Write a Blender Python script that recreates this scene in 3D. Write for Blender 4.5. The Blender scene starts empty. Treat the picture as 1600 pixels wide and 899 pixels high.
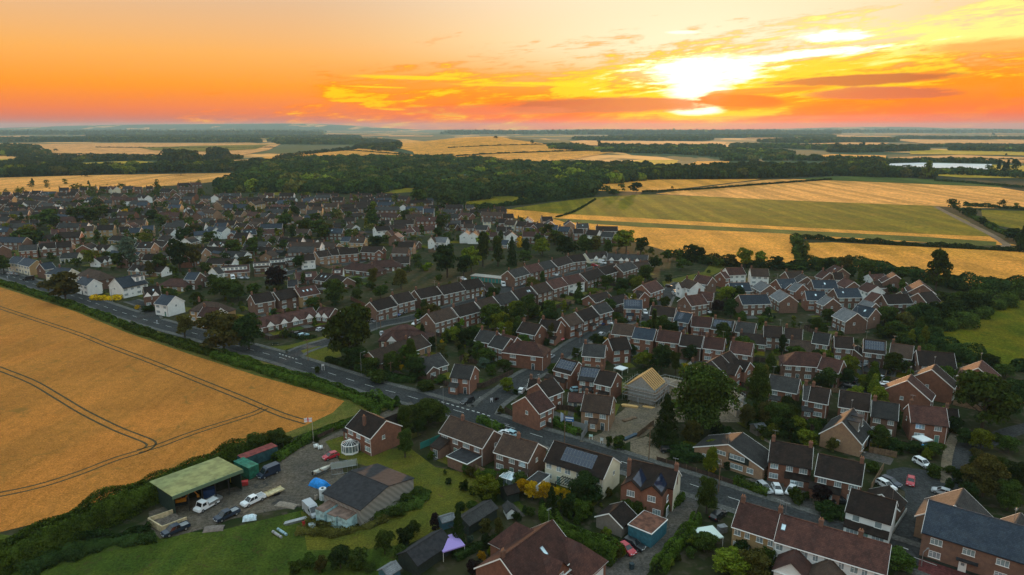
import bpy, bmesh, math, random
import numpy as np
from mathutils import Vector, Matrix, noise
random.seed(7); rng=np.random.default_rng(7)
R=math.radians; PI=math.pi
SC=bpy.context.scene; COL=SC.collection
# ---------------- camera, world, sun, exposure ----------------
PITCH=R(13.2); F=1067.0; CH=80.0
cam=bpy.data.cameras.new('camera'); co=bpy.data.objects.new('camera',cam); COL.objects.link(co)
co.location=(0,0,CH); co.rotation_euler=(PI/2-PITCH,0,0)
cam.sensor_width=36; cam.lens=36*F/1600; cam.clip_start=1; cam.clip_end=60000
SC.camera=co
SC.view_settings.view_transform='Standard'; SC.view_settings.look='None'
SC.view_settings.exposure=.35; SC.view_settings.gamma=1
cy=SC.cycles; cy.use_denoising=True; cy.max_bounces=5; cy.diffuse_bounces=2; cy.glossy_bounces=2
cy.transmission_bounces=2; cy.transparent_max_bounces=4; cy.volume_bounces=0; cy.sample_clamp_indirect=4
cy.use_adaptive_sampling=True; cy.adaptive_threshold=0.02
SUN_AZ=R(14.9); SUN_EL=R(4.2)

class N:
    """tiny node helper"""
    def __init__(s,t): s.t=t; s.n=t.nodes; s.l=t.links
    def new(s,k,**kw):
        x=s.n.new(k)
        for a,b in kw.items(): setattr(x,a,b)
        return x
    def set(s,i,v):
        if isinstance(v,bpy.types.NodeSocket): s.l.new(v,i)
        elif v is not None:
            if hasattr(i.default_value,'__len__'):
                v=tuple(v); i.default_value=v+(1,) if len(v)==3 and len(i.default_value)==4 else v
            else: i.default_value=v
    def m(s,op,a,b=None,c=None,clamp=False):
        x=s.new('ShaderNodeMath',operation=op,use_clamp=clamp)
        s.set(x.inputs[0],a)
        if b is not None: s.set(x.inputs[1],b)
        if c is not None: s.set(x.inputs[2],c)
        return x.outputs[0]
    def mix(s,f,a,b,mode='MIX'):
        x=s.new('ShaderNodeMix',data_type='RGBA',blend_type=mode)
        s.set(x.inputs[0],f); s.set(x.inputs[6],a); s.set(x.inputs[7],b); return x.outputs[2]
    def sm(s,v,a,b,x0=0.0,x1=1.0):
        x=s.new('ShaderNodeMapRange',interpolation_type='SMOOTHSTEP')
        s.set(x.inputs[0],v); s.set(x.inputs[1],a); s.set(x.inputs[2],b); s.set(x.inputs[3],x0); s.set(x.inputs[4],x1)
        return x.outputs[0]
    def noise(s,v,sc,det=3,rough=.55,dist=0):
        x=s.new('ShaderNodeTexNoise'); 
        if v is not None: s.set(x.inputs['Vector'],v)
        x.inputs['Scale'].default_value=sc; x.inputs['Detail'].default_value=det
        x.inputs['Roughness'].default_value=rough; x.inputs['Distortion'].default_value=dist
        return x
    def ramp(s,f,stops):
        x=s.new('ShaderNodeValToRGB'); s.set(x.inputs[0],f); e=x.color_ramp.elements
        while len(e)<len(stops): e.new(.5)
        for q,(p,c) in zip(e,stops): q.position=p; q.color=tuple(c)+(1,)
        return x.outputs[0]
def sr(*c):
    return tuple((v/255/12.92 if v/255<=.04045 else ((v/255+.055)/1.055)**2.4) for v in c)

UP=(.64,.82,.88)
def world():
    w=bpy.data.worlds.new('World'); SC.world=w; w.use_nodes=True; t=w.node_tree; t.nodes.clear(); n=N(t)
    tc=n.new('ShaderNodeTexCoord'); sp=n.new('ShaderNodeSeparateXYZ'); n.l.new(tc.outputs['Generated'],sp.inputs[0])
    x,y,z=sp.outputs
    az=n.m('ARCTAN2',x,y); el=n.m('ARCSINE',z)
    D=180/PI
    azd=n.m('MULTIPLY',az,D); eld=n.m('MULTIPLY',el,D)
    da=n.m('SUBTRACT',azd,14.9)               # degrees from the sun's azimuth
    ada=n.m('ABSOLUTE',da)
    # clear-sky bands by elevation
    base=n.ramp(n.m('DIVIDE',eld,90,clamp=True),[
        (0.0,sr(188,120,116)),(0.005,sr(205,118,108)),(0.014,sr(236,134,92)),(0.033,sr(255,160,58)),
        (0.060,sr(253,178,88)),(0.105,sr(228,186,146)),(0.16,sr(190,196,200)),(0.35,UP),(1.0,UP)])
    hot=n.ramp(n.m('DIVIDE',eld,90,clamp=True),[
        (0.0,sr(250,84,62)),(0.008,sr(255,82,36)),(0.02,sr(255,112,22)),(0.045,sr(255,160,36)),
        (0.075,sr(252,206,124)),(0.11,sr(252,222,184)),(0.2,sr(220,215,210)),(0.35,UP),(1.0,UP)])
    side=n.sm(ada,6,34,1,0)
    c=n.mix(side,base,hot)
    # soft glow round the sun
    gx=n.m('DIVIDE',da,21); gy=n.m('DIVIDE',n.m('SUBTRACT',eld,6.0),6.0)
    g=n.m('EXPONENT',n.m('MULTIPLY',n.m('ADD',n.m('MULTIPLY',gx,gx),n.m('MULTIPLY',gy,gy)),-1.5))
    lo=n.sm(eld,2.0,6.5,0,1)
    c=n.mix(n.m('MULTIPLY',n.m('MULTIPLY',g,lo),.85),c,sr(255,240,212))
    # coordinates: streaks stretched along the horizon and fanning up to the right
    slope=n.m('MULTIPLY_ADD',da,-.075,eld)
    def nz(sx,sy,seed,det=8,rough=.62,dist=.6,sl=None):
        cb=n.new('ShaderNodeCombineXYZ'); n.set(cb.inputs[0],n.m('MULTIPLY',azd,sx)); n.set(cb.inputs[1],n.m('MULTIPLY',sl or slope,sy)); n.set(cb.inputs[2],seed)
        return n.noise(cb.outputs[0],1.0,det,rough,dist).outputs[0]
    n1=nz(.16,.75,1.7); n2=nz(.34,2.4,4.2,7,.66,.4); n3=nz(.55,5.5,8.8,6,.7,.3)
    mixn=n.m('ADD',n.m('ADD',n.m('MULTIPLY',n1,.5),n.m('MULTIPLY',n2,.32)),n.m('MULTIPLY',n3,.18))   # about .5
    def ell(a,e,ra,re,p=1.0,rot=0.0):
        dx=n.m('SUBTRACT',azd,a); dy=n.m('SUBTRACT',n.m('MULTIPLY_ADD',dx,-rot,eld),e)
        return n.m('SQRT',n.m('ADD',n.m('POWER',n.m('DIVIDE',n.m('ABSOLUTE',dx),ra),2),n.m('POWER',n.m('DIVIDE',n.m('ABSOLUTE',dy),re),2)))
    def rag(q,k): return n.m('ADD',q,n.m('MULTIPLY',n.m('SUBTRACT',mixn,.5),k))
    def lay(c,q,a,b,col,op=1.0): return n.mix(n.sm(q,a,b,op,0),c,col)
    YE=(1.0,.66,.02); OR=sr(255,140,8); WHT=(1.9,1.7,1.2); MV=sr(196,106,74)
    # broad ragged veil of yellow and orange cloud, right half
    q=rag(ell(20,3.6,31,2.9,1,.07),7.5); c=lay(c,q,.5,1.35,OR,.85)
    q=rag(ell(17,3.9,24,2.1,1,.075),8.0); c=lay(c,q,.45,1.1,YE,.95)
    # upper fan at the right edge
    q=rag(ell(31,6.3,12,1.5,1,.05),9.0); c=lay(c,q,.35,1.2,(1.25,.95,.25),.95)
    q=rag(ell(24.0,6.4,3.2,.45,1,-.02),5.0); c=lay(c,q,.5,1.1,WHT)
    q=rag(ell(35,5.2,6,.5,1,.0),4.0); c=lay(c,q,.4,1.2,sr(252,168,80),.9)
    # blown out core
    q=rag(ell(14.8,4.2,6.6,1.25,1,.08),4.6); c=lay(c,q,.5,1.15,WHT)
    q=rag(ell(21.5,5.2,7.5,.42,1,.06),5.0); c=lay(c,q,.5,1.1,WHT)
    q=rag(ell(14.6,3.1,2.5,1.7),2.2); c=lay(c,q,.45,1.2,WHT)
    # sun under the bar of cloud
    q=rag(ell(14.7,1.05,7.0,.48),5.0); c=lay(c,q,.45,1.2,(1.15,.60,.01))
    q=rag(ell(14.7,1.3,2.3,.42),1.6); c=lay(c,q,.5,1.15,WHT)
    # mauve bars
    for a,e,ra,re,rot,col,op in ((6.3,1.7,8.6,.62,.01,sr(184,88,80),.95),(17.9,2.0,3.2,.5,-.04,sr(206,78,36),.95),(26.0,3.35,6.0,.34,.02,sr(184,96,66),.95),(28.0,2.35,5.0,.42,.0,sr(200,100,84),.95),(19.5,2.7,4.2,.22,.04,sr(214,120,50),.85),(-2,1.35,7,.4,0,sr(222,118,96),.6),(30,.75,12,.18,0,sr(230,112,96),.55)):
        q=rag(ell(a,e,ra,re,1,rot),2.6); c=lay(c,q,.75,1.2,col,op)
    # thin streaks
    for a,e,ra,re,col in ((-8.5,3.85,4.4,.17,(1,.70,.02)),(-13,2.05,1.5,.10,(1,.62,.02)),(-9.6,1.4,1.2,.09,(1,.6,.02)),(-10.5,3.1,2.6,.07,(1,.66,.03)),(-1,3.3,5.0,.12,(1,.62,.03)),(13.2,7.1,1.5,.14,(1.3,1.2,.9)),(2.5,3.4,5,.2,(1,.72,.02))):
        q=rag(ell(a,e,ra,re,1,-.02),2.4); c=lay(c,q,.5,1.15,col,.92)
    c=n.mix(n.sm(eld,-1.5,-.1),(.10,.09,.07),c)
    c=n.mix(n.sm(eld,-.2,7,1,0),c,n.mix(1.0,n.mix(1.0,c,(1.16,1.04,.95),'MULTIPLY'),(.03,.085,.085),'SUBTRACT'))
    c=n.mix(1.0,c,n.mix(n.sm(eld,12,30),(.785,.785,.785),(1.0,1.0,1.0)),'MULTIPLY')
    b1=n.new('ShaderNodeBackground'); n.set(b1.inputs[0],c); b1.inputs[1].default_value=WORLD
    sk=n.new('ShaderNodeTexSky',sky_type='NISHITA'); sk.sun_disc=False; sk.sun_elevation=SUN_EL; sk.sun_rotation=SUN_AZ
    b2=n.new('ShaderNodeBackground'); n.l.new(sk.outputs[0],b2.inputs[0]); b2.inputs[1].default_value=.006
    ad=n.new('ShaderNodeAddShader'); n.l.new(b1.outputs[0],ad.inputs[0]); n.l.new(b2.outputs[0],ad.inputs[1])
    o=n.new('ShaderNodeOutputWorld'); n.l.new(ad.outputs[0],o.inputs[0])
WORLD=1.0
world()
sl=bpy.data.lights.new('sun','SUN'); sl.energy=3.2; sl.angle=R(1.5); sl.color=(1,.52,.22)
so=bpy.data.objects.new('sun',sl); COL.objects.link(so)
sd=Vector((math.sin(SUN_AZ)*math.cos(SUN_EL),math.cos(SUN_AZ)*math.cos(SUN_EL),math.sin(SUN_EL)))
so.rotation_euler=sd.to_track_quat('Z','Y').to_euler(); so.location=(0,0,300)

# ---------------- pixel <-> ground ----------------
FR={}
for c_ in range(5):
    for r_ in range(3): FR['%d%d'%(c_,r_)]=(320*c_,(360,540,719)[r_],5.0)
for i_ in range(4):
    FR['L%d'%i_]=(240*i_,260,6.658); FR['M%d'%(i_+1)]=(400*i_,380,4.0); FR['B%d'%(i_+1)]=(400*i_,600,3.0075); FR['T%d'%(i_+1)]=(400*i_,180,4.0)
FR['P']=(0,0,1.0)
def fp(f,x,y): a=FR[f]; return a[0]+x/a[2],a[1]+y/a[2]
def terr(x,y):
    """height of the land far from the village"""
    h=0.0
    for cx,cyy,sx,sy,hh in HILLS:
        q=((x-cx)/sx)**2+((y-cyy)/sy)**2
        if q<9: h+=hh*math.exp(-q)
    return h
HILLS=[(-110,2500,330,430,40),(250,3000,500,500,22),
 (-6400,14500,2500,1100,135),(-3900,14500,1700,1000,100),(-8800,14500,1700,1200,55),(-10800,15000,2000,1200,50),
 (-900,14000,900,900,30),(1200,14500,1500,900,40),(2800,15000,1200,900,20),(6000,14500,2500,1000,45),(9500,14500,2500,1000,55),(3800,12500,1500,600,25),(7600,15000,1400,900,40)]
def ray(px,py):
    u=(px-800)/F; v=(449.5-py)/F
    c,s=math.cos(PITCH),math.sin(PITCH)
    return Vector((u,c+v*s,-s+v*c))
def G(px,py,z=0.0):
    d=ray(px,py)
    if d.z>-0.0005: d.z=-0.0005
    t=(z-CH)/d.z
    if t<1300 or z>0: return Vector((d.x*t,d.y*t,z))
    a=1200.0; st=60.0
    while a<20000:
        if CH+d.z*a<=terr(d.x*a,d.y*a)+z: break
        a+=st
    for _ in range(8):
        st/=2
        if CH+d.z*(a-st)<=terr(d.x*(a-st),d.y*(a-st))+z: a-=st
    return Vector((d.x*a,d.y*a,terr(d.x*a,d.y*a)+z))
def proj(p):
    x,y,z=p[0],p[1],p[2]-CH; c,s=math.cos(PITCH),math.sin(PITCH)
    dep=y*c-z*s; up=y*s+z*c
    if dep<1: return (9999,9999,1)
    return 800+F*x/dep,449.5-F*up/dep,dep

# ---------------- materials ----------------
MAT={}
def mat(name,col,rough=.8,var=0,scale=1.0,col2=None,bump=0,bscale=None,metal=0,spec=.3,emit=None,det=4,coord='Object'):
    if name in MAT: return MAT[name]
    m=bpy.data.materials.new(name); m.use_nodes=True; n=N(m.node_tree); b=m.node_tree.nodes['Principled BSDF']
    b.inputs['Roughness'].default_value=rough; b.inputs['Metallic'].default_value=metal; b.inputs['Specular IOR Level'].default_value=spec
    tc=n.new('ShaderNodeTexCoord').outputs[coord]
    if var or col2:
        c2=col2 or tuple(v*(1-var) for v in col); c1=col if col2 else tuple(min(1,v*(1+var)) for v in col)
        ns=n.noise(tc,scale,det).outputs[0]; f=n.sm(ns,.34,.66)
        n.set(b.inputs['Base Color'],n.mix(f,c1,c2))
    else: n.set(b.inputs['Base Color'],col)
    if bump:
        bn=n.new('ShaderNodeBump'); bn.inputs['Strength'].default_value=bump; bn.inputs['Distance'].default_value=.1
        n.l.new(n.noise(tc,bscale or scale*4,3).outputs[0],bn.inputs['Height']); n.l.new(bn.outputs[0],b.inputs['Normal'])
    if emit: n.set(b.inputs['Emission Color'],emit[:3]); b.inputs['Emission Strength'].default_value=emit[3]
    MAT[name]=m; return m
def tilemat(name,c1,c2,rough=.75,sc=3.2):
    """roof covering: rows of tiles along local x with mottled weathering"""
    m=bpy.data.materials.new(name); m.use_nodes=True; n=N(m.node_tree); b=m.node_tree.nodes['Principled BSDF']
    tc=n.new('ShaderNodeTexCoord').outputs['Object']
    br=n.new('ShaderNodeTexBrick'); n.l.new(tc,br.inputs['Vector']); br.inputs['Scale'].default_value=1.0
    br.inputs['Brick Width'].default_value=.35; br.inputs['Row Height'].default_value=.28; br.inputs['Mortar Size'].default_value=.02
    n.set(br.inputs['Color1'],(.75,.75,.75)); n.set(br.inputs['Color2'],(1.25,1.25,1.25)); n.set(br.inputs['Mortar'],(.5,.5,.5))
    oi=n.new('ShaderNodeObjectInfo').outputs['Random']
    f=n.sm(n.noise(tc,.55,5,.65).outputs[0],.35,.68)
    base=n.mix(f,c1,c2); base=n.mix(.7,base,br.outputs[0],'MULTIPLY'); base=n.mix(n.m('MULTIPLY',n.sm(n.noise(tc,.28,6,.7,.6).outputs[0],.56,.70),.55),base,tuple(v*.6+.022 for v in c1))
    hs=n.new('ShaderNodeHueSaturation'); n.set(hs.inputs['Color'],base); n.set(hs.inputs['Value'],n.m('MULTIPLY_ADD',oi,.55,.75))
    n.l.new(hs.outputs[0],b.inputs['Base Color']); b.inputs['Roughness'].default_value=rough; b.inputs['Specular IOR Level'].default_value=.12
    bn=n.new('ShaderNodeBump'); bn.inputs['Strength'].default_value=.5; bn.inputs['Distance'].default_value=.05
    n.l.new(br.outputs['Fac'],bn.inputs['Height']); bn.invert=True; n.l.new(bn.outputs[0],b.inputs['Normal'])
    return m
def brickmat(name,c1,c2):
    m=bpy.data.materials.new(name); m.use_nodes=True; n=N(m.node_tree); b=m.node_tree.nodes['Principled BSDF']
    tc=n.new('ShaderNodeTexCoord').outputs['Object']
    oi=n.new('ShaderNodeObjectInfo').outputs['Random']
    f=n.sm(n.noise(tc,1.1,6,.7).outputs[0],.3,.7); f2=n.noise(tc,7,2).outputs[0]
    c=n.mix(f,c1,c2); c=n.mix(.5,c,n.mix(f2,(.6,.6,.6),(1.3,1.3,1.3)),'MULTIPLY')
    hs=n.new('ShaderNodeHueSaturation'); n.set(hs.inputs['Color'],c); n.set(hs.inputs['Value'],n.m('MULTIPLY_ADD',oi,.35,.82))
    n.l.new(hs.outputs[0],b.inputs['Base Color']); b.inputs['Roughness'].default_value=.9; b.inputs['Specular IOR Level'].default_value=.2
    return m
ROOF={'b':tilemat('roof_brown',(0.0317,0.0209,0.0166),(0.0173,0.0122,0.0108)),'s':tilemat('roof_slate',(0.0240,0.0336,0.0496),(0.0360,0.0480,0.0640),.55),
 'r':tilemat('roof_red',(0.0840,0.0384,0.0304),(0.0480,0.0240,0.0208)),'g':tilemat('roof_grey',(0.0480,0.0464,0.0448),(0.0288,0.0280,0.0280)),
 'l':tilemat('roof_pale',(0.1600,0.1680,0.1760),(0.1120,0.1200,0.1280)),'t':tilemat('roof_tan',(0.0680,0.0440,0.0320),(0.0440,0.0288,0.0224)),'k':mat('roof_felt',(0.0240,0.0240,0.0272),.9,.3,1.2)}
WALL={'r':brickmat('brick_red',(0.2405,0.1066,0.0676),(0.1560,0.0754,0.0520)),'n':brickmat('brick_brown',(0.1950,0.1105,0.0780),(0.1300,0.0780,0.0585)),
 'y':brickmat('brick_yellow',(0.4420,0.2860,0.1300),(0.3380,0.2210,0.1170)),'t':brickmat('brick_tan',(0.3510,0.2210,0.1300),(0.2600,0.1560,0.1040)),
 'w':mat('render_white',(.74,.76,.74),.8,.06,.7),'c':mat('render_cream',(.66,.62,.48),.85,.06,.7),'g':brickmat('pebbledash_grey',(.2,.17,.14),(.15,.13,.11)),
 'x':mat('dark_cladding',(.02,.028,.022),.8,.2,2),'u':mat('blue_cladding',(.05,.12,.16),.7,.15,2)}
ROOFN={'b':'dark brown','s':'blue slate','r':'red tiled','g':'grey tiled','l':'pale slate','t':'tan tiled','k':'black felt'}
WALLN={'r':'red brick','n':'brown brick','y':'yellow brick','t':'tan brick','w':'white rendered','c':'cream rendered','g':'grey brown','x':'dark clad','u':'blue clad'}
TRIM=mat('white_trim',(.86,.86,.83),.5); GLASS=mat('window_glass',(.46,.56,.60),.14,.45,.35,metal=.6,spec=.7)
DGLASS=mat('dark_glass',(.012,.015,.018),.08,spec=.7); PANEL=mat('solar_panel',(.012,.02,.045),.12,spec=.7)
PFRAME=mat('panel_frame',(.16,.18,.2),.4,metal=.6); CHIM=brickmat('chimney_brick',(.20,.10,.07),(.13,.08,.06)); POT=mat('clay_pot',(.32,.15,.08),.8)
WOOD=mat('weathered_wood',(.16,.10,.06),.85,.3,2,bump=.2); NEWWOOD=mat('new_timber',(.62,.38,.15),.7,.15,3); METAL=mat('galvanised_metal',(.35,.36,.37),.45,.15,3,metal=.7)
DARKM=mat('dark_metal',(.03,.03,.032),.5,metal=.4); BLACK=mat('black_rubber',(.012,.012,.013),.8); CONC=mat('concrete',(.28,.27,.25),.9,.2,1.5)
DOORW=mat('door_white',(.7,.72,.7),.5); DOORD=mat('door_dark',(.03,.05,.06),.5); DOORG=mat('door_green',(.10,.22,.17),.5); TEAL=mat('teal_metal',(.03,.20,.18),.6)

# ---------------- object helpers ----------------
class MB:
    def __init__(s): s.v=[]; s.f=[]; s.m=[]; s.mats=[]
    def mi(s,mt):
        if mt not in s.mats: s.mats.append(mt)
        return s.mats.index(mt)
    def poly(s,pts,mt):
        i=len(s.v); s.v+= [tuple(p) for p in pts]; s.f.append(tuple(range(i,i+len(pts)))); s.m.append(s.mi(mt))
    def box(s,x0,x1,y0,y1,z0,z1,mt,rot=None,org=(0,0,0)):
        i=len(s.v); P=[(x,y,z) for z in (z0,z1) for y in (y0,y1) for x in (x0,x1)]
        if rot is not None: P=[tuple(rot@Vector(p)+Vector(org)) for p in P]
        s.v+=P; k=s.mi(mt)
        for q in ((0,2,3,1),(4,5,7,6),(0,1,5,4),(2,6,7,3),(0,4,6,2),(1,3,7,5)): s.f.append(tuple(i+a for a in q)); s.m.append(k)
    def prism(s,poly,vec,mt,mt2=None):
        """extrude a planar polygon along vec"""
        i=len(s.v); n=len(poly); V=Vector(vec); s.v+=[tuple(p) for p in poly]+[tuple(Vector(p)+V) for p in poly]; k=s.mi(mt); k2=s.mi(mt2 or mt)
        s.f.append(tuple(range(i,i+n))); s.m.append(k); s.f.append(tuple(range(i+2*n-1,i+n-1,-1))); s.m.append(k2)
        for a in range(n):
            b=(a+1)%n; s.f.append((i+a,i+n+a,i+n+b,i+b)); s.m.append(k2)
    def bar(s,a,b,r,mt,n=6,r2=None):
        a=Vector(a); b=Vector(b); d=(b-a); 
        if d.length<1e-6: return
        q=d.to_track_quat('Z','Y'); i=len(s.v); k=s.mi(mt); r2=r if r2 is None else r2
        for c,rr in ((a,r),(b,r2)):
            for j in range(n): s.v.append(tuple(c+q@Vector((rr*math.cos(2*PI*j/n),rr*math.sin(2*PI*j/n),0))))
        for j in range(n):
            j2=(j+1)%n; s.f.append((i+j,i+j2,i+n+j2,i+n+j)); s.m.append(k)
        s.f.append(tuple(range(i+n-1,i-1,-1))); s.m.append(k); s.f.append(tuple(range(i+n,i+2*n))); s.m.append(k)
    def mesh(s,name):
        me=bpy.data.meshes.new(name); me.from_pydata(s.v,[],s.f)
        for x in s.mats: me.materials.append(x)
        me.polygons.foreach_set('material_index',s.m); me.update()
        bm=bmesh.new(); bm.from_mesh(me); bmesh.ops.recalc_face_normals(bm,faces=bm.faces); bm.to_mesh(me); bm.free()
        return me
    def build(s,name,parent=None):
        return link(name,s.mesh(name),parent)
def link(name,me,parent=None):
    o=bpy.data.objects.new(name,me); COL.objects.link(o)
    if parent is not None: o.parent=parent
    return o
THINGS=[]
def thing(name,cat,label,loc,rz=0,group=None,desc=None):
    o=bpy.data.objects.new(name,None); COL.objects.link(o); o.location=loc; o.rotation_euler=(0,0,rz); o.empty_display_size=.5
    o['category']=cat
    if label: o['label']=label
    if group: o['group']=group
    THINGS.append((o,desc,label)); return o
def tagm(o,cat,label,group=None,desc=None):
    o['category']=cat
    if label: o['label']=label
    if group: o['group']=group
    THINGS.append((o,desc,label)); return o
def struct(o): o['kind']='structure'; return o
def stuff(o,label,cat):
    o['kind']='stuff'; o['label']=label; o['category']=cat; return o
_dup={}
def copytree(root,loc,rz,scale=1):
    r=root.copy(); COL.objects.link(r); r.location=loc; r.rotation_euler=(0,0,rz); r.scale=(scale,)*3
    for ch in list(root.children):
        c=ch.copy(); COL.objects.link(c); c.parent=r
        for g in ch.children:
            d=g.copy(); COL.objects.link(d); d.parent=c
    return r
FOOT=[]   # footprints (cx,cy,ux,uy,hl,hw) kept clear of trees
def clear(x,y,m=1.0):
    for cx,cyy,ux,uy,hl,hw in FOOT:
        dx=x-cx; dy=y-cyy
        if abs(dx*ux+dy*uy)<hl+m and abs(-dx*uy+dy*ux)<hw+m: return False
    return True
# ---------------- windows, doors ----------------
_wm={}
def win_mesh(w,h,n,far):
    k=(round(w,1),round(h,1),n,far)
    if k in _wm: return _wm[k]
    a=MB(); a.box(-w/2,w/2,-.05,.0,0,h,TRIM); a.box(-w/2-.08,w/2+.08,-.10,.0,-.07,-.004,TRIM)
    g=a if far else MB(); b=.06 if w>.7 else .05; pw=(w-b*(n+1))/n
    for i in range(n):
        x=-w/2+b+i*(pw+b); g.poly([(x,-.054,b),(x+pw,-.054,b),(x+pw,-.054,h-b),(x,-.054,h-b)],GLASS)
    if n>1 and not far:   # opening light bar
        x=-w/2+b; a.box(x,x+pw,-.062,-.05,h*.68,h*.68+.05,TRIM)
    _wm[k]=(a.mesh('window'),None if far else g.mesh('pane')); return _wm[k]
def window(par,x,y,z,w,h,n=2,rz=0,far=False):
    me,pm=win_mesh(w,h,n,far); o=link('window',me,par); o.location=(x,y,z); o.rotation_euler=(0,0,rz)
    if pm: p=link('pane',pm,o)
    return o
_dm={}
def door(par,x,y,z=0.05,m=None,w=.95,h=2.05,glass=False,rz=0,name='door'):
    m=m or DOORW; k=(m.name,w,h,glass)
    if k not in _dm:
        a=MB(); a.box(-w/2-.07,w/2+.07,-.04,0,0,h+.07,TRIM); a.box(-w/2,w/2,-.065,-.041,.02,h,m)
        if glass:
            n=2 if w>1.2 else 1
            for i in range(n):
                x0=-w/2+.08+i*(w/n); a.poly([(x0,-.069,.2),(x0+w/n-.14,-.069,.2),(x0+w/n-.14,-.069,h-.12),(x0,-.069,h-.12)],GLASS)
        elif w<1.3: a.poly([(-w*.25,-.069,h*.6),(w*.25,-.069,h*.6),(w*.25,-.069,h*.88),(-w*.25,-.069,h*.88)],GLASS)
        _dm[k]=a.mesh(name)
    o=link(name,_dm[k],par); o.location=(x,y,z); o.rotation_euler=(0,0,rz); return o
def chimney(par,x,y,z0,z1,pots=2,m=None,w=.55,l=.8):
    a=MB(); a.box(x-l/2,x+l/2,y-w/2,y+w/2,z0,z1,m or CHIM); a.box(x-l/2-.07,x+l/2+.07,y-w/2-.07,y+w/2+.07,z1-.25,z1-.08,m or CHIM); c=a.build('chimney',par)
    p=MB()
    for i in range(pots): px=x+(i-(pots-1)/2)*.38; p.bar((px,y,z1-.002),(px,y,z1+.38),.13,POT,7,.10)
    p.build('chimney_pot',c); return c
def solar(par,x0,x1,y0,y1,zf,n,rows,name='solar_panel'):
    """panels on the slope z=zf(y), from y0 (low edge) to y1 (high edge)"""
    a=MB(); dx=(x1-x0)/n; dy=(y1-y0)/rows
    off=.10
    for i in range(n):
        for j in range(rows):
            xa,xb=x0+i*dx+.03,x0+(i+1)*dx-.03; ya,yb=y0+j*dy+.03*(1 if dy>0 else -1),y0+(j+1)*dy-.03*(1 if dy>0 else -1)
            P=lambda x,y,o:(x,y,zf(y)+o)
            i0=len(a.v)
            a.poly([P(xa,ya,off),P(xb,ya,off),P(xb,yb,off),P(xa,yb,off)],PFRAME)
            e=.035; s=1 if dy>0 else -1
            a.poly([P(xa+e,ya+e*s,off+.006),P(xb-e,ya+e*s,off+.006),P(xb-e,yb-e*s,off+.006),P(xa+e,yb-e*s,off+.006)],PANEL)
    m0,m1=min(y0,y1),max(y0,y1)
    for yy in (y0+dy*.2,y1-dy*.2): a.bar((x0,yy,zf(yy)+.05),(x1,yy,zf(yy)+.05),.025,PFRAME,4)
    return a.build(name,par)
def roofmesh(L,w,he,hr,rm,ha=False,hb=False,ov=.35,vg=.15,th=.16):
    """gable or hipped roof as a closed shell; ridge along x"""
    a=MB(); s=(hr-he)/(w/2); Y=w/2+ov; zE=he-ov*s; t=th*math.sqrt(1+s*s)
    xa=-L/2-(vg if not ha else ov); xb=L/2+(vg if not hb else ov)
    ra=-L/2-vg if not ha else -L/2+(w/2)*.95; rb=L/2+vg if not hb else L/2-(w/2)*.95
    if ra>rb: ra=rb=(ra+rb)/2
    up=[(xa,-Y,zE+t),(xb,-Y,zE+t),(rb,0,hr+t),(ra,0,hr+t),(xa,Y,zE+t),(xb,Y,zE+t)]
    lo=[(x,y,z-t) for x,y,z in up]
    a.v=up+lo; k=a.mi(rm)
    fs=[(0,1,2,3),(4,3,2,5),(0,3,4),(1,5,2),(6,9,8,7),(10,11,8,9),(6,10,9),(7,8,11),(0,6,7,1),(4,5,11,10)]
    if not ha: fs=[f for f in fs if f not in ((0,3,4),(6,10,9))]+[(0,3,9,6),(3,4,10,9)]
    else: fs+=[(0,4,10,6)]
    if not hb: fs=[f for f in fs if f not in ((1,5,2),(7,8,11))]+[(1,7,8,2),(2,8,11,5)]
    else: fs+=[(1,7,11,5)]
    a.f=fs; a.m=[k]*len(fs)
    a.box(ra,rb,-.12,.12,hr+t-.06,hr+t+.06,rm)
    return a
def wallmesh(L,w,he,hr,wm,ha=False,hb=False,gm=None):
    a=MB(); x0,x1=-L/2,L/2; y0,y1=-w/2,w/2
    a.poly([(x0,y0,0),(x1,y0,0),(x1,y0,he),(x0,y0,he)],wm); a.poly([(x1,y1,0),(x0,y1,0),(x0,y1,he),(x1,y1,he)],wm)
    g=gm or wm
    a.poly([(x0,y1,0),(x0,y0,0),(x0,y0,he)]+([] if ha else [(x0,0,hr)])+[(x0,y1,he)],g)
    a.poly([(x1,y0,0),(x1,y1,0),(x1,y1,he)]+([] if hb else [(x1,0,hr)])+[(x1,y0,he)],g)
    a.poly([(x0,y0,he),(x1,y0,he),(x1,y1,he),(x0,y1,he)],wm)
    return a
def barge(par,L,w,he,hr,ends,ov=.35,vg=.15,m=None):
    s=(hr-he)/(w/2); Y=w/2+ov; zE=he-ov*s; t=.16*math.sqrt(1+s*s)
    for e in ends:
        x=e*(L/2+vg+.002); a=MB()
        for sg in (-1,1):
            a.prism([(x,sg*Y,zE-.06),(x,sg*Y,zE+t+.03),(x,0,hr+t+.03),(x,0,hr-.06)],(e*.05,0,0),m or TRIM)
        a.build('bargeboard',par)
def opt(s):
    d={}
    for tkn in s.split():
        k,_,v=tkn.partition('='); d[k]=v
    return d
HS=[]
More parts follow.
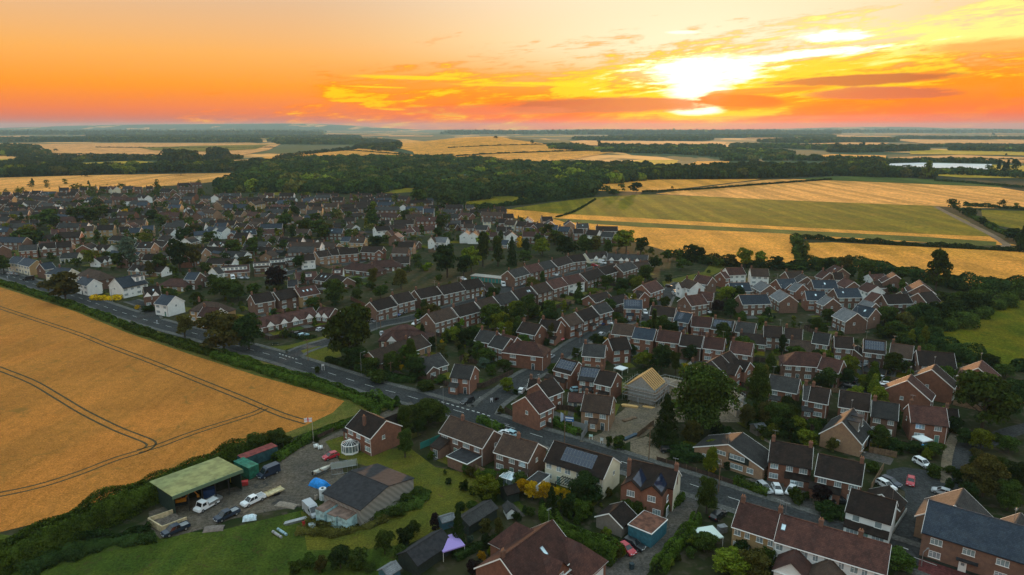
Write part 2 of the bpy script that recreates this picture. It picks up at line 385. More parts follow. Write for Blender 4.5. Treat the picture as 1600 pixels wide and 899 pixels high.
def house(f,x1,y1,x2,y2,k=2,wall='r',roof='b',w=None,o='',he=None,hr=None,label=None,name=None,cat='house',group=None,loc=None):
    if roof=='b' and not label: roof=random.choice(('b','b','b','b','t','g','r'))
    O=opt(o); w=w or (8.0 if k>=2 else 8.5); he=he or {1:2.6,2:5.1,3:7.6}[k]
    hr=hr or he+w*.5*(.72 if k>1 else .6)
    if loc: A=Vector(loc[0]); B_=Vector(loc[1])
    else: A=G(*fp(f,x1,y1),hr); B_=G(*fp(f,x2,y2),hr)
    A.z=B_.z=0; mid=(A+B_)/2; d=B_-A; ang=math.atan2(d.y,d.x); L=max(d.length,3.0)
    ha='h' in O or 'ha' in O; hb='h' in O or 'hb' in O
    if ha: mid-=d.normalized()*w*.475/2; L+=w*.475
    if hb: mid+=d.normalized()*w*.475/2; L+=w*.475
    flip=False
    nrm=Vector((math.sin(ang),-math.cos(ang),0))  # local -y
    if nrm.dot(-mid)<0: ang+=PI; flip=True; ha,hb=hb,ha
    ux,uy=math.cos(ang),math.sin(ang); dist=mid.length
    far=dist>330; vfar=dist>620
    if wall=='w' and k==1 and dist>420 and 'd' not in O: wall=random.choice(('t','n','y')); O['gw']='w' if random.random()<.5 else wall
    nm=name or ('bungalow' if k==1 else ('terrace_block' if L>17 else 'house'))
    tobj=thing(nm,cat,label,mid,ang,group or ('houses of the village' if not label else None),dict(w=WALLN[wall],r=ROOFN[roof],nm=nm.replace('_',' '),o=O,h=ha))
    FOOT.append((mid.x,mid.y,ux,uy,L/2,w/2)); HS.append((tobj,L,w,he,hr))
    gm=WALL[O['gw']] if 'gw' in O else None
    wallmesh(L,w,he,hr,WALL[wall],ha,hb,gm).build('wall',tobj)
    rf=roofmesh(L,w,he,hr,ROOF[roof],ha,hb).build('roof',tobj)
    if 'nb' not in O and not (ha and hb) and not (vfar and random.random()<.4):
        barge(tobj,L,w,he,hr,[e for e,h_ in ((-1,ha),(1,hb)) if not h_],m=TRIM if ('W' in O or not far or random.random()<.5) else WALL['c'])
    fx=lambda t:(t-.5)*L*(-1 if flip else 1)
    if dist<560 and 'n0' not in O:
        zg=he-.35*(hr-he)/(w/2); a=MB(); a.box(-L/2-.1,L/2+.1,-w/2-.47,-w/2-.352,zg-.02,zg+.14,TRIM if random.random()<.75 else DARKM)
        if dist<330: a.bar((L/2-.25,-w/2-.08,0.1),(L/2-.25,-w/2-.08,zg-.05),.05,TRIM if random.random()<.6 else DARKM,5)
        a.build('gutter',tobj)
    if dist<360 and k>=2 and random.random()<.6:
        xa=random.choice((-1,1))*(L/2-.7); a=MB(); z0=hr+1.2; a.bar((xa,.3,hr-.4),(xa,.3,z0+1.5),.035,METAL,4); a.bar((xa-.6,.3,z0+1.4),(xa+.7,.3,z0+1.4),.025,METAL,4)
        for q in range(6): a.bar((xa-.5+q*.2,.05,z0+1.4),(xa-.5+q*.2,.55,z0+1.4),.015,METAL,4)
        a.build('aerial',tobj)
    s=(hr-he)/(w/2)
    ch=O.get('c')
    if ch is None and 'nc' not in O: ch='.06' if L<17 else ','.join('%.2f'%((i+.5)/max(1,round(L/11))) for i in range(round(L/11)))
    if ch:
        for q in ch.split(','):
            if q: chimney(tobj,max(-L/2+.5,min(L/2-.5,fx(float(q)))),0,hr-.6,hr+1.35)
    yf=-w/2
    # gablets on the front
    gl=[]
    if 'g' in O:
        for q in O['g'].split(','):
            x=fx(float(q)); gl.append(x); gw=1.9 if k==1 else 1.6; a=MB(); zt=he+.05; pk=he+1.9
            a.poly([(x-gw,yf-.5,zt-.25),(x+gw,yf-.5,zt-.25),(x,yf-.5,pk)],TRIM)
            a.build('gable_panel',tobj)
            a=MB()
            for sg in (-1,1): a.prism([(x,yf-.6,pk+.16),(x+sg*(gw+.25),yf-.6,zt-.35),(x+sg*(gw+.25),yf-.6,zt-.25),(x,yf-.6,pk+.3)],(0,min((pk-he)/s+.6,w/2+.4),0),ROOF[roof])
            a.build('gable_roof',tobj)
            a=MB(); a.box(x-1.3,x+1.3,yf-.45,yf,0,he-.2,WALL[wall]); a.build('bay',tobj)
            window(tobj,x,yf-.45,1.0,1.9,1.15,2,far=far)
    # windows
    if 'n0' not in O:
        n=int(O['n']) if 'n' in O else max(1,round(L/(3.4 if not vfar else 4.2)))
        step=L/n; pos=[-L/2+step*(i+.5) for i in range(n)]
        dpos=[i for i in range(n) if (i%2==1 or n==1)] if L<17 else [i for i in range(n) if i%2==0]
        ww=min(2.1,step*.58); wh=1.25
        dm=[DOORW,DOORD,DOORG][random.randrange(3)]
        for i,x in enumerate(pos):
            x+=random.uniform(-.25,.25) if not vfar else 0
            if k>=2:
                window(tobj,x,yf-.004,he-.45-wh,ww if i%2==0 else ww*.8,wh,2 if ww<1.7 else 3,far=far)
                if k==3: window(tobj,x,yf-.004,he/2-.45,ww,wh,2,far=far)
            if any(abs(x-g_)<2.2 for g_ in gl) : continue
            if i in dpos and n>1: door(tobj,x,yf-.004,m=dm)
            elif not(vfar and k>=2): window(tobj,x,yf-.004,.95,ww*1.1,1.25,3 if ww>1.3 else 2,far=far)
        for e,h_ in ((-1,ha),(1,hb)):
            if L<25 and dist<520 and 'gn' not in O:
                cx_=-(mid.x*ux+mid.y*uy)*e
                if cx_>0:
                    yy=random.uniform(-1,1)
                    window(tobj,e*(L/2+.004),yy,(he-1.5) if k>1 else 1.1,.9,1.0,1,rz=e*PI/2,far=far)
        if k>=2 and dist<260:
            for x in pos: window(tobj,x,-yf+.004,he-.45-wh,ww*.9,wh,2,rz=PI,far=True)
    if 'p' in O or (k==2 and dist<480 and L<17 and 'np' not in O and random.random()<.6):   # lean-to porch over the door
        xp=fx(float(O['p'])) if O.get('p') else random.choice((-1,1))*L*.2; pw=float(O.get('pw',3.2)); pd=1.5; a=MB()
        a.prism([(xp-pw/2,yf-.005,3.25),(xp-pw/2,yf-.005,3.12),(xp-pw/2,yf-pd-.2,2.25),(xp-pw/2,yf-pd-.2,2.40)],(pw,0,0),ROOF[roof]); a.build('porch_roof',tobj)
        if 'pc' in O or dist<300:
            a=MB(); a.box(xp-pw/2+.15,xp+pw/2-.15,yf-pd,yf-.01,0,2.3,WALL[wall]); pw_=a.build('porch',tobj)
            window(tobj,xp,yf-pd-.004,.9,pw*.5,1.2,3,far=far)
    if 's' in O:
        v=(O['s'] or '.1,.9,6,2').split(','); xa,xb=sorted((fx(float(v[0])),fx(float(v[1]))))
        zf=lambda y:hr+.19-abs(y)*s
        solar(tobj,xa,xb,-w/2*.82,-w/2*.14,zf,int(v[2]),int(v[3]))
    if 'sb' in O: 
        zf=lambda y:hr+.19-abs(y)*s; solar(tobj,-L*.35,L*.35,w/2*.82,w/2*.14,zf,5,2)
    if 'k' in O:
        for q in O['k'].split(','):
            x=fx(float(q)); a=MB(); ya,yb=-w*.30,-w*.18; z=lambda y:hr+.2-abs(y)*s
            a.prism([(x-.4,ya,z(ya)),(x+.4,ya,z(ya)),(x+.4,yb,z(yb)),(x-.4,yb,z(yb))],(0,0,.1),PFRAME)
            a.poly([(x-.32,ya+.1,z(ya+.1)+.11),(x+.32,ya+.1,z(ya+.1)+.11),(x+.32,yb-.1,z(yb-.1)+.11),(x-.32,yb-.1,z(yb-.1)+.11)],GLASS); a.build('skylight',tobj)
    if 'd' in O:      # box dormers, white cheeks
        for q in (O['d'] or '.5').split(','):
            x=fx(float(q)); dw=float(O.get('dw',L*.6 if ',' not in O['d'] else 1.8))/2; a=MB(); zt=hr-.25; yF=-w*.34; zb=hr-abs(yF)*s
            a.box(x-dw,x+dw,yF,-.1,zb-.2,zt,TRIM if 'dd' not in O else WALL['g']); a.box(x-dw-.15,x+dw+.15,yF-.2,-.05,zt+.002,zt+.14,ROOF['k']); dmr=a.build('dormer',tobj)
            nw=max(1,int(dw/1.0))
            for i in range(nw): 
                wq=window(tobj,x-dw+(i+.5)*2*dw/nw,yF-.004,zb+.25,min(1.4,dw*1.4/nw),max(.5,zt-zb-.45),2,far=far)
    if 'j' in O:      # projecting front gable wing: j=frac,width,depth
        for q in O['j'].split(';'):
            v=[float(t_) for t_ in q.split(',')]; x=fx(v[0]); jw=v[1]; jd=v[2]; jh=he if len(v)<4 else v[3]; pk=min(hr-.05,jh+jw*.5*s*1.02)
            a=MB(); a.prism([(x-jw/2,yf-jd,0),(x+jw/2,yf-jd,0),(x+jw/2,yf-jd,jh),(x,yf-jd,pk),(x-jw/2,yf-jd,jh)],(0,jd+min(w/2,(pk-jh)/s)-.05,0),WALL[O.get('jm',wall)]); a.build('front_wing',tobj)
            a=MB(); dep=jd+(pk-he)/s+.3
            for sg in (-1,1): a.prism([(x,yf-jd-.2,pk+.02),(x+sg*(jw/2+.3),yf-jd-.2,jh-.3*s),(x+sg*(jw/2+.3),yf-jd-.2,jh-.3*s+.18),(x,yf-jd-.2,pk+.2)],(0,dep,0),ROOF[roof])
            a.build('wing_roof',tobj)
            a=MB()
            for sg in (-1,1): a.prism([(x,yf-jd-.202,pk-.05),(x+sg*(jw/2+.3),yf-jd-.202,jh-.3*s-.05),(x+sg*(jw/2+.3),yf-jd-.202,jh-.3*s+.2),(x,yf-jd-.202,pk+.23)],(0,-.05,0),TRIM)
            a.build('bargeboard',tobj)
            if jh>4: window(tobj,x,yf-jd-.004,jh-1.6,min(1.7,jw*.4),1.15,2,far=far)
            window(tobj,x,yf-jd-.004,.95,min(2.0,jw*.45),1.25,3,far=far)
            if 'js' in O:
                zf2=lambda xx:pk+.24-abs(xx-x)*(pk-jh)/(jw/2)
                a=MB(); nx_,ny_=4,4; xA,xB=x+.3,x+jw/2-.1; yA,yB=yf-jd+.5,yf+(.7 if jd<2 else 0)+1.5
                for i in range(nx_):
                    for j in range(ny_):
                        u0,u1=xA+(xB-xA)*i/nx_+.02,xA+(xB-xA)*(i+1)/nx_-.02; w0,w1=yA+(yB-yA)*j/ny_+.02,yA+(yB-yA)*(j+1)/ny_-.02
                        a.poly([(u0,w0,zf2(u0)+.05),(u1,w0,zf2(u1)+.05),(u1,w1,zf2(u1)+.05),(u0,w1,zf2(u0)+.05)],PANEL)
                a.build('solar_panel',tobj)
    tobj['_fl']=-1 if flip else 1
    return tobj
def Hs(f,txt):
    """rows of: x1 y1 x2 y2 storeys wall roof width options"""
    for ln in txt.strip().splitlines():
        ln=ln.split('#')[0].strip()
        if not ln: continue
        p=ln.split(); x1,y1,x2,y2=[float(v) for v in p[:4]]; k=int(p[4]); 
        house(f,x1,y1,x2,y2,k,p[5],p[6],float(p[7]) if len(p)>7 and p[7]!='-' else None,' '.join(p[8:]))
# ---------------- the land ----------------
def build_ground():
    az=np.radians(np.concatenate([np.arange(-70,-46,4),np.arange(-46,46.1,.5),np.arange(48,71,4)])); 
    d=np.concatenate([[-60,0,40],np.geomspace(90,1300,14),np.arange(1360,3600,60),np.geomspace(3700,19000,46)])
    V=[];Fc=[]
    for a in az:
        for q in d:
            x,y=q*math.sin(a)/max(.3,math.cos(a)),q
            V.append((x,y,terr(x,y)-.0))
    n=len(d)
    for i in range(len(az)-1):
        for j in range(n-1): Fc.append((i*n+j,(i+1)*n+j,(i+1)*n+j+1,i*n+j+1))
    me=bpy.data.meshes.new('ground'); me.from_pydata(V,[],Fc)
    for p in me.polygons: p.use_smooth=True
    m=bpy.data.materials.new('ground_cover'); m.use_nodes=True; nd=N(m.node_tree); b=m.node_tree.nodes['Principled BSDF']
    tc=nd.new('ShaderNodeTexCoord').outputs['Object']
    sp=nd.new('ShaderNodeSeparateXYZ'); nd.l.new(tc,sp.inputs[0])
    near=nd.mix(nd.sm(nd.noise(tc,.06,5,.6).outputs[0],.4,.62),(.018,.028,.008),(.038,.036,.016))
    near=nd.mix(nd.sm(nd.noise(tc,.35,4,.6).outputs[0],.5,.66),near,(.062,.050,.034))
    # far land: patchwork of small fields
    vo=nd.new('ShaderNodeTexVoronoi'); wv=nd.new('ShaderNodeMapping'); nd.l.new(tc,wv.inputs[0]); wv.inputs['Scale'].default_value=(1,.55,1)
    nd.l.new(wv.outputs[0],vo.inputs['Vector']); vo.inputs['Scale'].default_value=.0030; vo.distance='MANHATTAN'
    cell=nd.new('ShaderNodeSeparateColor'); nd.l.new(vo.outputs['Color'],cell.inputs[0])
    fc=nd.ramp(cell.outputs[0],[(0,(.05,.07,.03)),(.34,(.06,.08,.03)),(.36,(.075,.09,.028)),(.55,(.05,.065,.025)),(.57,(.66,.32,.09)),(.78,(.76,.36,.11)),(.8,(.07,.08,.035)),(1,(.12,.12,.05))])
    fc=nd.mix(nd.sm(nd.noise(tc,.004,4,.6).outputs[0],.46,.56),fc,(.06,.078,.036))
    c=nd.mix(nd.sm(sp.outputs[1],1250,1600),near,fc)
    nd.l.new(c,b.inputs['Base Color']); b.inputs['Roughness'].default_value=1; b.inputs['Specular IOR Level'].default_value=.05
    me.materials.append(m); struct(link('ground',me))
build_ground()
def fieldmat(name,c1,c2,sc=.35,streak=None,fine=2.2,c3=None):
    m=bpy.data.materials.new(name); m.use_nodes=True; n=N(m.node_tree); b=m.node_tree.nodes['Principled BSDF']
    tc=n.new('ShaderNodeTexCoord').outputs['Object']
    f=n.sm(n.noise(tc,sc*.12,5,.6).outputs[0],.35,.65); c=n.mix(f,c1,c2)
    f2=n.noise(tc,fine,4,.8).outputs[0]; c=n.mix(.8,c,n.mix(n.sm(f2,.32,.68),(.50,.50,.46),(1.5,1.5,1.5)),'MULTIPLY'); c=n.mix(.5,c,n.mix(n.sm(n.noise(tc,fine*.22,4,.7,.8).outputs[0],.35,.65),(.72,.76,.66),(1.25,1.22,1.2)),'MULTIPLY')
    if c3: c=n.mix(n.sm(n.noise(tc,sc*.3,4,.7,1.0).outputs[0],.57,.68),c,c3)
    if streak:
        mp=n.new('ShaderNodeMapping'); n.l.new(tc,mp.inputs[0]); mp.inputs['Rotation'].default_value=(0,0,streak[0]); mp.inputs['Scale'].default_value=(streak[1],streak[1]*.03,1)
        f3=n.noise(mp.outputs[0],1,2,.5).outputs[0]; c=n.mix(streak[2],c,n.mix(n.sm(f3,.4,.6),(.6,.64,.5),(1.35,1.3,1.2)),'MULTIPLY')
    n.l.new(c,b.inputs['Base Color']); b.inputs['Roughness'].default_value=1; b.inputs['Specular IOR Level'].default_value=.05
    bn=n.new('ShaderNodeBump'); bn.inputs['Strength'].default_value=.6; bn.inputs['Distance'].default_value=.3; n.l.new(f2,bn.inputs['Height']); n.l.new(bn.outputs[0],b.inputs['Normal'])
    return m
rowdir=math.atan2((G(410,637)-G(120,519)).y,(G(410,637)-G(120,519)).x)
FM={'wheat':fieldmat('wheat_crop',(0.4400,0.1720,0.0360),(0.3680,0.1440,0.0304),.35,(rowdir,.5,.12),2.4,(0.2640,0.1280,0.0280)),
 'tan':fieldmat('stubble_tan',(0.6400,0.2720,0.0440),(0.5440,0.2320,0.0400),.2,(R(-8),.06,.4),.5),
 'gold':fieldmat('ripe_gold',(0.6880,0.2880,0.0480),(0.5920,0.2480,0.0440),.1,(R(-5),.03,.3),.2),
 'pale':fieldmat('harvested_pale',(0.6880,0.3040,0.0800),(0.5760,0.2560,0.0680),.1,(R(12),.07,.55),.3),
 'green':fieldmat('young_green_crop',(0.1200,0.1080,0.0064),(0.1840,0.1320,0.0080),.2,(R(14),.08,.5),.4,(0.2400,0.1440,0.0160)),
 'dgreen':fieldmat('dark_green_crop',(0.0600,0.0840,0.0160),(0.0800,0.0960,0.0200),.2,(R(-8),.05,.4),.4),
 'grass':fieldmat('mown_grass',(.040,.066,.010),(.058,.078,.012),1.2,(R(20),.25,.35),2.0,(0.0560,0.0520,0.0160)),
 'lawn':fieldmat('dry_lawn',(.110,.100,.014),(.075,.085,.014),1.0,None,2.4,(0.1040,0.0720,0.0240)),
 'meadow':fieldmat('meadow_grass',(0.0680,0.0800,0.0032),(0.1200,0.0960,0.0048),.5,(R(30),.1,.35),1.0,(0.0480,0.0680,0.0048)),
 'verge':fieldmat('verge_grass',(0.0800,0.0920,0.0176),(0.1360,0.1120,0.0280),1.5,None,2.5),
 'yell':fieldmat('yellow_crop',(0.4640,0.2880,0.0240),(0.3840,0.2480,0.0240),.1,None,.2),
 'far_tan':fieldmat('distant_stubble',(0.6240,0.2880,0.0960),(0.5280,0.2480,0.0800),.05,None,.05),
 'dirt':fieldmat('sandy_track',(0.1760,0.1360,0.0960),(0.1280,0.1040,0.0800),.8,None,1.6,(0.1600,0.1200,0.0800)),
 'gravel':fieldmat('gravel_yard',(.082,.070,.060),(.125,.10,.078),.8,None,1.5,(.045,.042,.040)),
 'tarmac':fieldmat('asphalt',(0.0384,0.0400,0.0432),(0.0496,0.0496,0.0512),.8,None,1.5,(0.0320,0.0320,0.0344)),
 'redtar':fieldmat('red_surfacing',(0.1120,0.0360,0.0360),(0.0880,0.0320,0.0320),.8,None,1.5),
 'pave':fieldmat('paving',(0.1200,0.1160,0.1120),(0.0880,0.0864,0.0840),.9,None,2),
 'drive':fieldmat('driveway',(0.0680,0.0640,0.0624),(0.1040,0.0880,0.0760),1.2,None,1.5)}
def inside(poly,x,y):
    c=False; n=len(poly)
    for i in range(n):
        x1,y1=poly[i][:2]; x2,y2=poly[(i+1)%n][:2]
        if (y1>y)!=(y2>y) and x<(x2-x1)*(y-y1)/(y2-y1)+x1: c=not c
    return c
def field(name,pts,m,z=.02,f='P'):
    """sheet from photo-pixel outline; draped over the far hills"""
    P=[G(*fp(f,x,y),0) for x,y in pts]
    dist=min(p.y for p in P)
    bm=bmesh.new(); 
    if dist<1250:
        vs=[bm.verts.new((p.x,p.y,z)) for p in P]; bm.faces.new(vs)
        bmesh.ops.triangulate(bm,faces=bm.faces)
    else:
        vs=[bm.verts.new((p.x,p.y,0)) for p in P]; bm.faces.new(vs); bmesh.ops.triangulate(bm,faces=bm.faces)
        xs=[p.x for p in P]; ys=[p.y for p in P]; st=max(60,dist*.03)
        for a0,a1,nx in ((min(xs),max(xs),(1,0,0)),(min(ys),max(ys),(0,1,0))):
            q=a0+st
            while q<a1:
                bmesh.ops.bisect_plane(bm,geom=bm.verts[:]+bm.edges[:]+bm.faces[:],plane_co=(q,q,0),plane_no=nx); q+=st
        off=z+dist*.0006
        for v in bm.verts: v.co.z=terr(v.co.x,v.co.y)+off
    me=bpy.data.meshes.new(name); bm.normal_update(); bm.to_mesh(me); bm.free()
    if me.polygons[0].normal.z<0: me.flip_normals()
    me.materials.append(FM[m] if isinstance(m,str) else m); return struct(link(name,me))
def polyline(P,closed=False,sub=6):
    """Catmull-Rom through ground points"""
    out=[]; n=len(P)
    for i in range(n-1):
        p0=P[max(i-1,0)];p1=P[i];p2=P[i+1];p3=P[min(i+2,n-1)]
        for k in range(sub):
            t=k/sub; out.append(.5*((2*p1)+(-p0+p2)*t+(2*p0-5*p1+4*p2-p3)*t*t+(-p0+3*p1-3*p2+p3)*t**3))
    out.append(P[-1]); return out
def ribbon(name,P,w0,w1,z,m,h=0):
    """strip between offsets w0..w1 from the centre line"""
    v=[];f=[]; n=len(P)
    for i,p in enumerate(P):
        t=(P[min(i+1,n-1)]-P[max(i-1,0)]).normalized(); s=Vector((-t.y,t.x,0))
        for q in (w0,w1): v.append((p.x+s.x*q,p.y+s.y*q,z))
        if h:
            for q in (w0,w1): v.append((p.x+s.x*q,p.y+s.y*q,z-h))
    k=4 if h else 2
    for i in range(n-1):
        a=i*k; b=a+k; f.append((a,b,b+1,a+1))
        if h: f+= [(a,a+2,b+2,b),(a+1,b+1,b+3,a+3)]
    me=bpy.data.meshes.new(name); me.from_pydata(v,[],f); me.materials.append(FM[m] if isinstance(m,str) else m)
    bm=bmesh.new(); bm.from_mesh(me); bmesh.ops.recalc_face_normals(bm,faces=bm.faces); bm.to_mesh(me); bm.free()
    if me.polygons[0].normal.z<0: me.flip_normals()
    return struct(link(name,me))
def PX(pts,f='P'): return [G(*fp(f,x,y),0) for x,y in pts]
ROADS=[]; HALF=[]; PAVE=[]
LINE=mat('road_paint',(.55,.55,.52),.7,.25,2)
def dashes(name,P,on,off,off_lat=0,w=.07,z=.034):
    a=MB(); acc=0; seg=[]; 
    L=[0]
    for i in range(1,len(P)): L.append(L[-1]+(P[i]-P[i-1]).length)
    def at(s):
        for i in range(1,len(P)):
            if L[i]>=s:
                t=(s-L[i-1])/max(1e-6,L[i]-L[i-1]); q=P[i-1].lerp(P[i],t); d=(P[i]-P[i-1]).normalized(); return q,Vector((-d.y,d.x,0))
        return P[-1],Vector((0,1,0))
    s=0
    while s+on<L[-1]:
        p,n1=at(s); q,n2=at(s+on); p=p+n1*off_lat; q=q+n2*off_lat
        pts=[p-n1*w,q-n2*w,q+n2*w,p+n1*w]; a.poly([(t.x,t.y,z+.03) for t in pts],LINE); s+=on+off
    return struct(a.build(name))
def road(name,pts,w,kerb=1.8,m='tarmac',f='P',mark=None,z=.022,sides=(1,1)):
    P=polyline(PX(pts,f)); ROADS.append((P,w/2+kerb)); HALF.append(w/2)
    ribbon(name,P,-w/2,w/2,z+.003*len(ROADS),m)
    if kerb: PAVE.append((len(ROADS)-1,P,w,kerb))
    if mark: dashes('road_marking',P,mark[0],mark[1])
    return P
def onroad(x,y,m=0):
    for P,h in ROADS:
        for i in range(0,len(P)-1,2):
            a=P[i]; b=P[min(i+2,len(P)-1)]; dx,dy=b.x-a.x,b.y-a.y; l=dx*dx+dy*dy
            t=max(0,min(1,((x-a.x)*dx+(y-a.y)*dy)/max(l,1e-6)))
            if (a.x+dx*t-x)**2+(a.y+dy*t-y)**2<(h+m)**2: return True
    return False
# fields
field('wheat_field',[(-60,430),(0,449),(60,468),(120,488),(200,521),(300,555),(400,587),(480,609),(538,627),(520,645),(480,664),(445,677),(400,688),(340,708),(280,730),(220,755),(150,785),(80,812),(0,832),(-60,850)],'wheat',.03)
TL=mat('tramline_soil',(.060,.045,.016),1,.3,.8)
def tram(pts,name='tramline'):
    P=polyline(PX(pts)); v=[]
    ribbon(name,P,-1.35,-.75,.045,TL); ribbon(name,P,.75,1.35,.045,TL)
tram([(-60,459),(0,481),(120,521),(168,540),(240,567),(320,599),(370,619),(410,636),(445,650),(482,661)])
tram([(-40,562),(0,577),(50,597),(90,620),(130,644),(180,669),(215,683),(232,690),(236,696),(222,705),(180,718),(120,741),(60,760),(0,773),(-50,783)])
tram([(215,706),(250,696),(290,681),(332,667),(380,652),(400,645),(414,638)])
field('field_margin',[(538,627),(520,645),(480,664),(445,677),(400,690),(380,708),(440,690),(490,672),(540,655),(575,640),(560,628),(500,612),(480,607)],'verge',.026)
field('road_verge',[(-60,425),(0,438),(60,457),(130,478),(240,516),(300,534),(394,560),(450,577),(520,598),(580,618),(620,634),(600,642),(538,630),(480,610),(400,588),(300,556),(200,522),(120,489),(60,469),(0,450),(-60,431)],'verge',.024)
field('tan_field',[(790,327),(850,331),(960,336),(1100,343),(1250,350),(1545,369),(1560,377),(1590,384),(1300,374),(1252,373),(1240,385),(1248,418),(1200,418),(1060,398),(1000,380),(950,366),(860,352),(790,338)],'tan',.02)
field('green_field',[(798,326),(860,317),(925,309),(1007,304),(1100,307),(1200,312),(1350,318),(1462,322),(1510,344),(1548,370),(1450,366),(1200,353),(1000,341),(870,334)],'green',.03)
field('green_field',[(862,341),(1000,348),(1200,358),(1440,370),(1557,378),(1556,384),(1530,384),(1400,376),(1200,364),(1000,355),(880,347)],'dgreen',.034)
field('pale_field',[(1025,303),(1150,286),(1200,281),(1240,280),(1400,286),(1562,293),(1640,306),(1660,330),(1600,326),(1500,325),(1462,322),(1350,318),(1200,312),(1100,307)],'pale',.026)
field('green_strip',[(1240,280),(1300,276),(1380,276),(1460,281),(1572,290),(1562,293),(1400,286)],'dgreen',.03)
field('small_field',[(915,290),(960,284),(1005,281),(1190,280),(1150,285),(1010,301),(1003,300),(930,298)],'tan',.024)
field('small_field',[(720,316),(760,308),(820,305),(870,307),(850,312),(800,317),(770,324),(735,323)],'green',.024)
field('right_tan_field',[(1257,380),(1300,379),(1600,394),(1680,398),(1680,452),(1600,446),(1500,447),(1440,432),(1400,422),(1330,418),(1262,416)],'tan',.03)
field('meadow',[(1680,468),(1600,470),(1560,468),(1530,490),(1500,508),(1440,525),(1500,552),(1565,574),(1600,566),(1680,560)],'meadow',.03)
field('small_meadow',[(1533,328),(1600,330),(1680,333),(1680,364),(1600,360),(1560,353),(1535,340)],'green',.03)
field('wheat_field',[(-90,281),(0,278),(140,274),(400,270),(416,272),(350,278),(345,283),(300,288),(180,296),(90,300),(0,304),(-90,307)],'pale',.02)
field('yellow_field',[(30,264),(60,258),(140,255),(212,252),(270,256),(290,260),(190,263),(80,265)],'yell',.03)
field('yellow_field',[(-60,250),(60,248),(140,251),(60,256),(-60,259)],'yell',.03)
field('stubble_field',[(58,226),(150,224),(300,224),(440,225),(420,235),(380,243),(350,248),(250,249),(100,247),(60,240)],'far_tan',.03)
field('green_strip',[(220,232),(300,229),(420,227),(400,234),(330,238),(240,236)],'green',1.0)
field('stubble_field',[(410,247),(480,238),(560,233),(640,242),(680,250),(640,254),(560,254),(420,254)],'gold',.5)
field('hill_field',[(606,222),(640,219),(800,219),(930,234),(940,239),(880,244),(800,247),(740,251),(650,246),(645,238),(620,232)],'gold',.5)
field('stubble_field',[(740,252),(860,243),(960,238),(880,252),(820,256)],'tan',.5)
field('far_field',[(890,222),(960,221),(1060,221.5),(1136,222.5),(1130,229),(1050,230),(960,229),(900,227)],'far_tan',.5)
field('green_field',[(962,257),(1005,251),(1059,251),(1057,261),(980,261)],'yell',.5)
field('stubble_field',[(1065,261),(1090,253),(1140,253),(1135,260)],'tan',.5)
field('gold_field',[(1228,248),(1300,242),(1385,244),(1382,251),(1300,250)],'gold',.5)
field('stubble_field',[(1388,247),(1500,243),(1680,250),(1680,258),(1500,252)],'far_tan',.5)
field('polytunnel_sheeting',[(1380,257),(1440,255.5),(1550,258),(1545,266),(1400,262)],mat('plastic_sheet',(.62,.62,.62),.5,.1,.02),.8)
field('stubble_field',[(1550,258),(1680,262),(1680,280),(1500,278),(1400,269),(1480,267),(1545,267)],'yell',.5)
field('yellow_field',[(1422,236),(1500,234),(1680,239),(1680,246),(1560,243),(1422,242)],'yell',.5)
field('far_field',[(1400,220),(1500,219),(1680,222),(1680,229),(1460,227)],'far_tan',.5)
field('far_field',[(1240,226),(1330,223),(1390,224),(1380,227),(1270,229)],'far_tan',.5)
field('far_field',[(80,219),(200,217.5),(240,218),(160,221)],'far_tan',.5)
field('far_field',[(420,220),(520,218),(580,219),(560,226),(440,225)],'far_tan',.5)
rf_=random.Random(5)
for yy,xs_,n_ in ((213,(-50,1650),10),(216,(-50,1650),9),(209.5,(-50,1650),12),(206.5,(-50,1650),12),(228,(1150,1680),3)):
    for i in range(n_):
        x=rf_.uniform(*xs_); w_=rf_.uniform(50,150); h_=rf_.uniform(.7,1.5)*(1 if yy>210 else .5); j=rf_.uniform(-1,1)
        field('far_field',[(x-w_/2,yy+j),(x+w_/2,yy+j+rf_.uniform(-.3,.3)),(x+w_*.45,yy+j+h_),(x-w_*.55,yy+j+h_)],rf_.choice(('far_tan','far_tan','gold','yell','pale')),.5)
field('farm_lawn',[(-60,850),(0,835),(60,842),(110,848),(200,833),(250,835),(340,830),(390,818),(470,798),(560,770),(640,780),(770,770),(730,800),(640,850),(600,910),(560,960),(-80,960)],'grass',.026)
field('farm_lawn',[(500,690),(545,680),(560,705),(640,700),(680,730),(760,745),(780,770),(740,800),(640,850),(560,860),(480,860),(470,800),(640,790),(650,750),(560,725),(520,712)],'lawn',.03)
field('farmyard',[(642,628),(655,640),(600,655),(575,668),(540,680),(508,690),(530,720),(540,745),(520,765),(480,790),(455,794),(400,803),(360,812),(320,826),(275,838),(250,842),(235,826),(232,800),(300,778),(372,760),(420,735),(452,706),(500,688),(560,660),(610,640)],'gravel',.034)
field('building_site_ground',[(905,690),(940,677),(955,655),(975,640),(985,625),(1030,632),(1060,600),(1160,615),(1165,660),(1030,660),(1010,680),(975,694),(955,700),(935,692)],'dirt',.03)
field('brick_driveway',[(985,690),(1010,682),(1040,700),(1050,712),(1030,722),(1000,712),(985,705)],'dirt',.034)
field('gravel_drive',[(1080,772),(1092,790),(1080,820),(1050,850),(1010,899),(1000,940),(900,940),(940,880),(985,850),(1020,830),(1050,790),(1062,770)],'drive',.034)
field('car_park',[(1385,735),(1410,730),(1450,735),(1478,757),(1482,770),(1448,786),(1440,820),(1440,860),(1390,845),(1404,820),(1414,790),(1414,768),(1385,752)],'tarmac',.036)
field('close_road',[(1318,566),(1350,572),(1392,578),(1392,600),(1370,615),(1360,618),(1340,628),(1310,618),(1315,600),(1330,585)],'tarmac',.036)
field('parking_strip',[(1150,748),(1180,748),(1260,762),(1275,800),(1200,780)],'drive',.036)
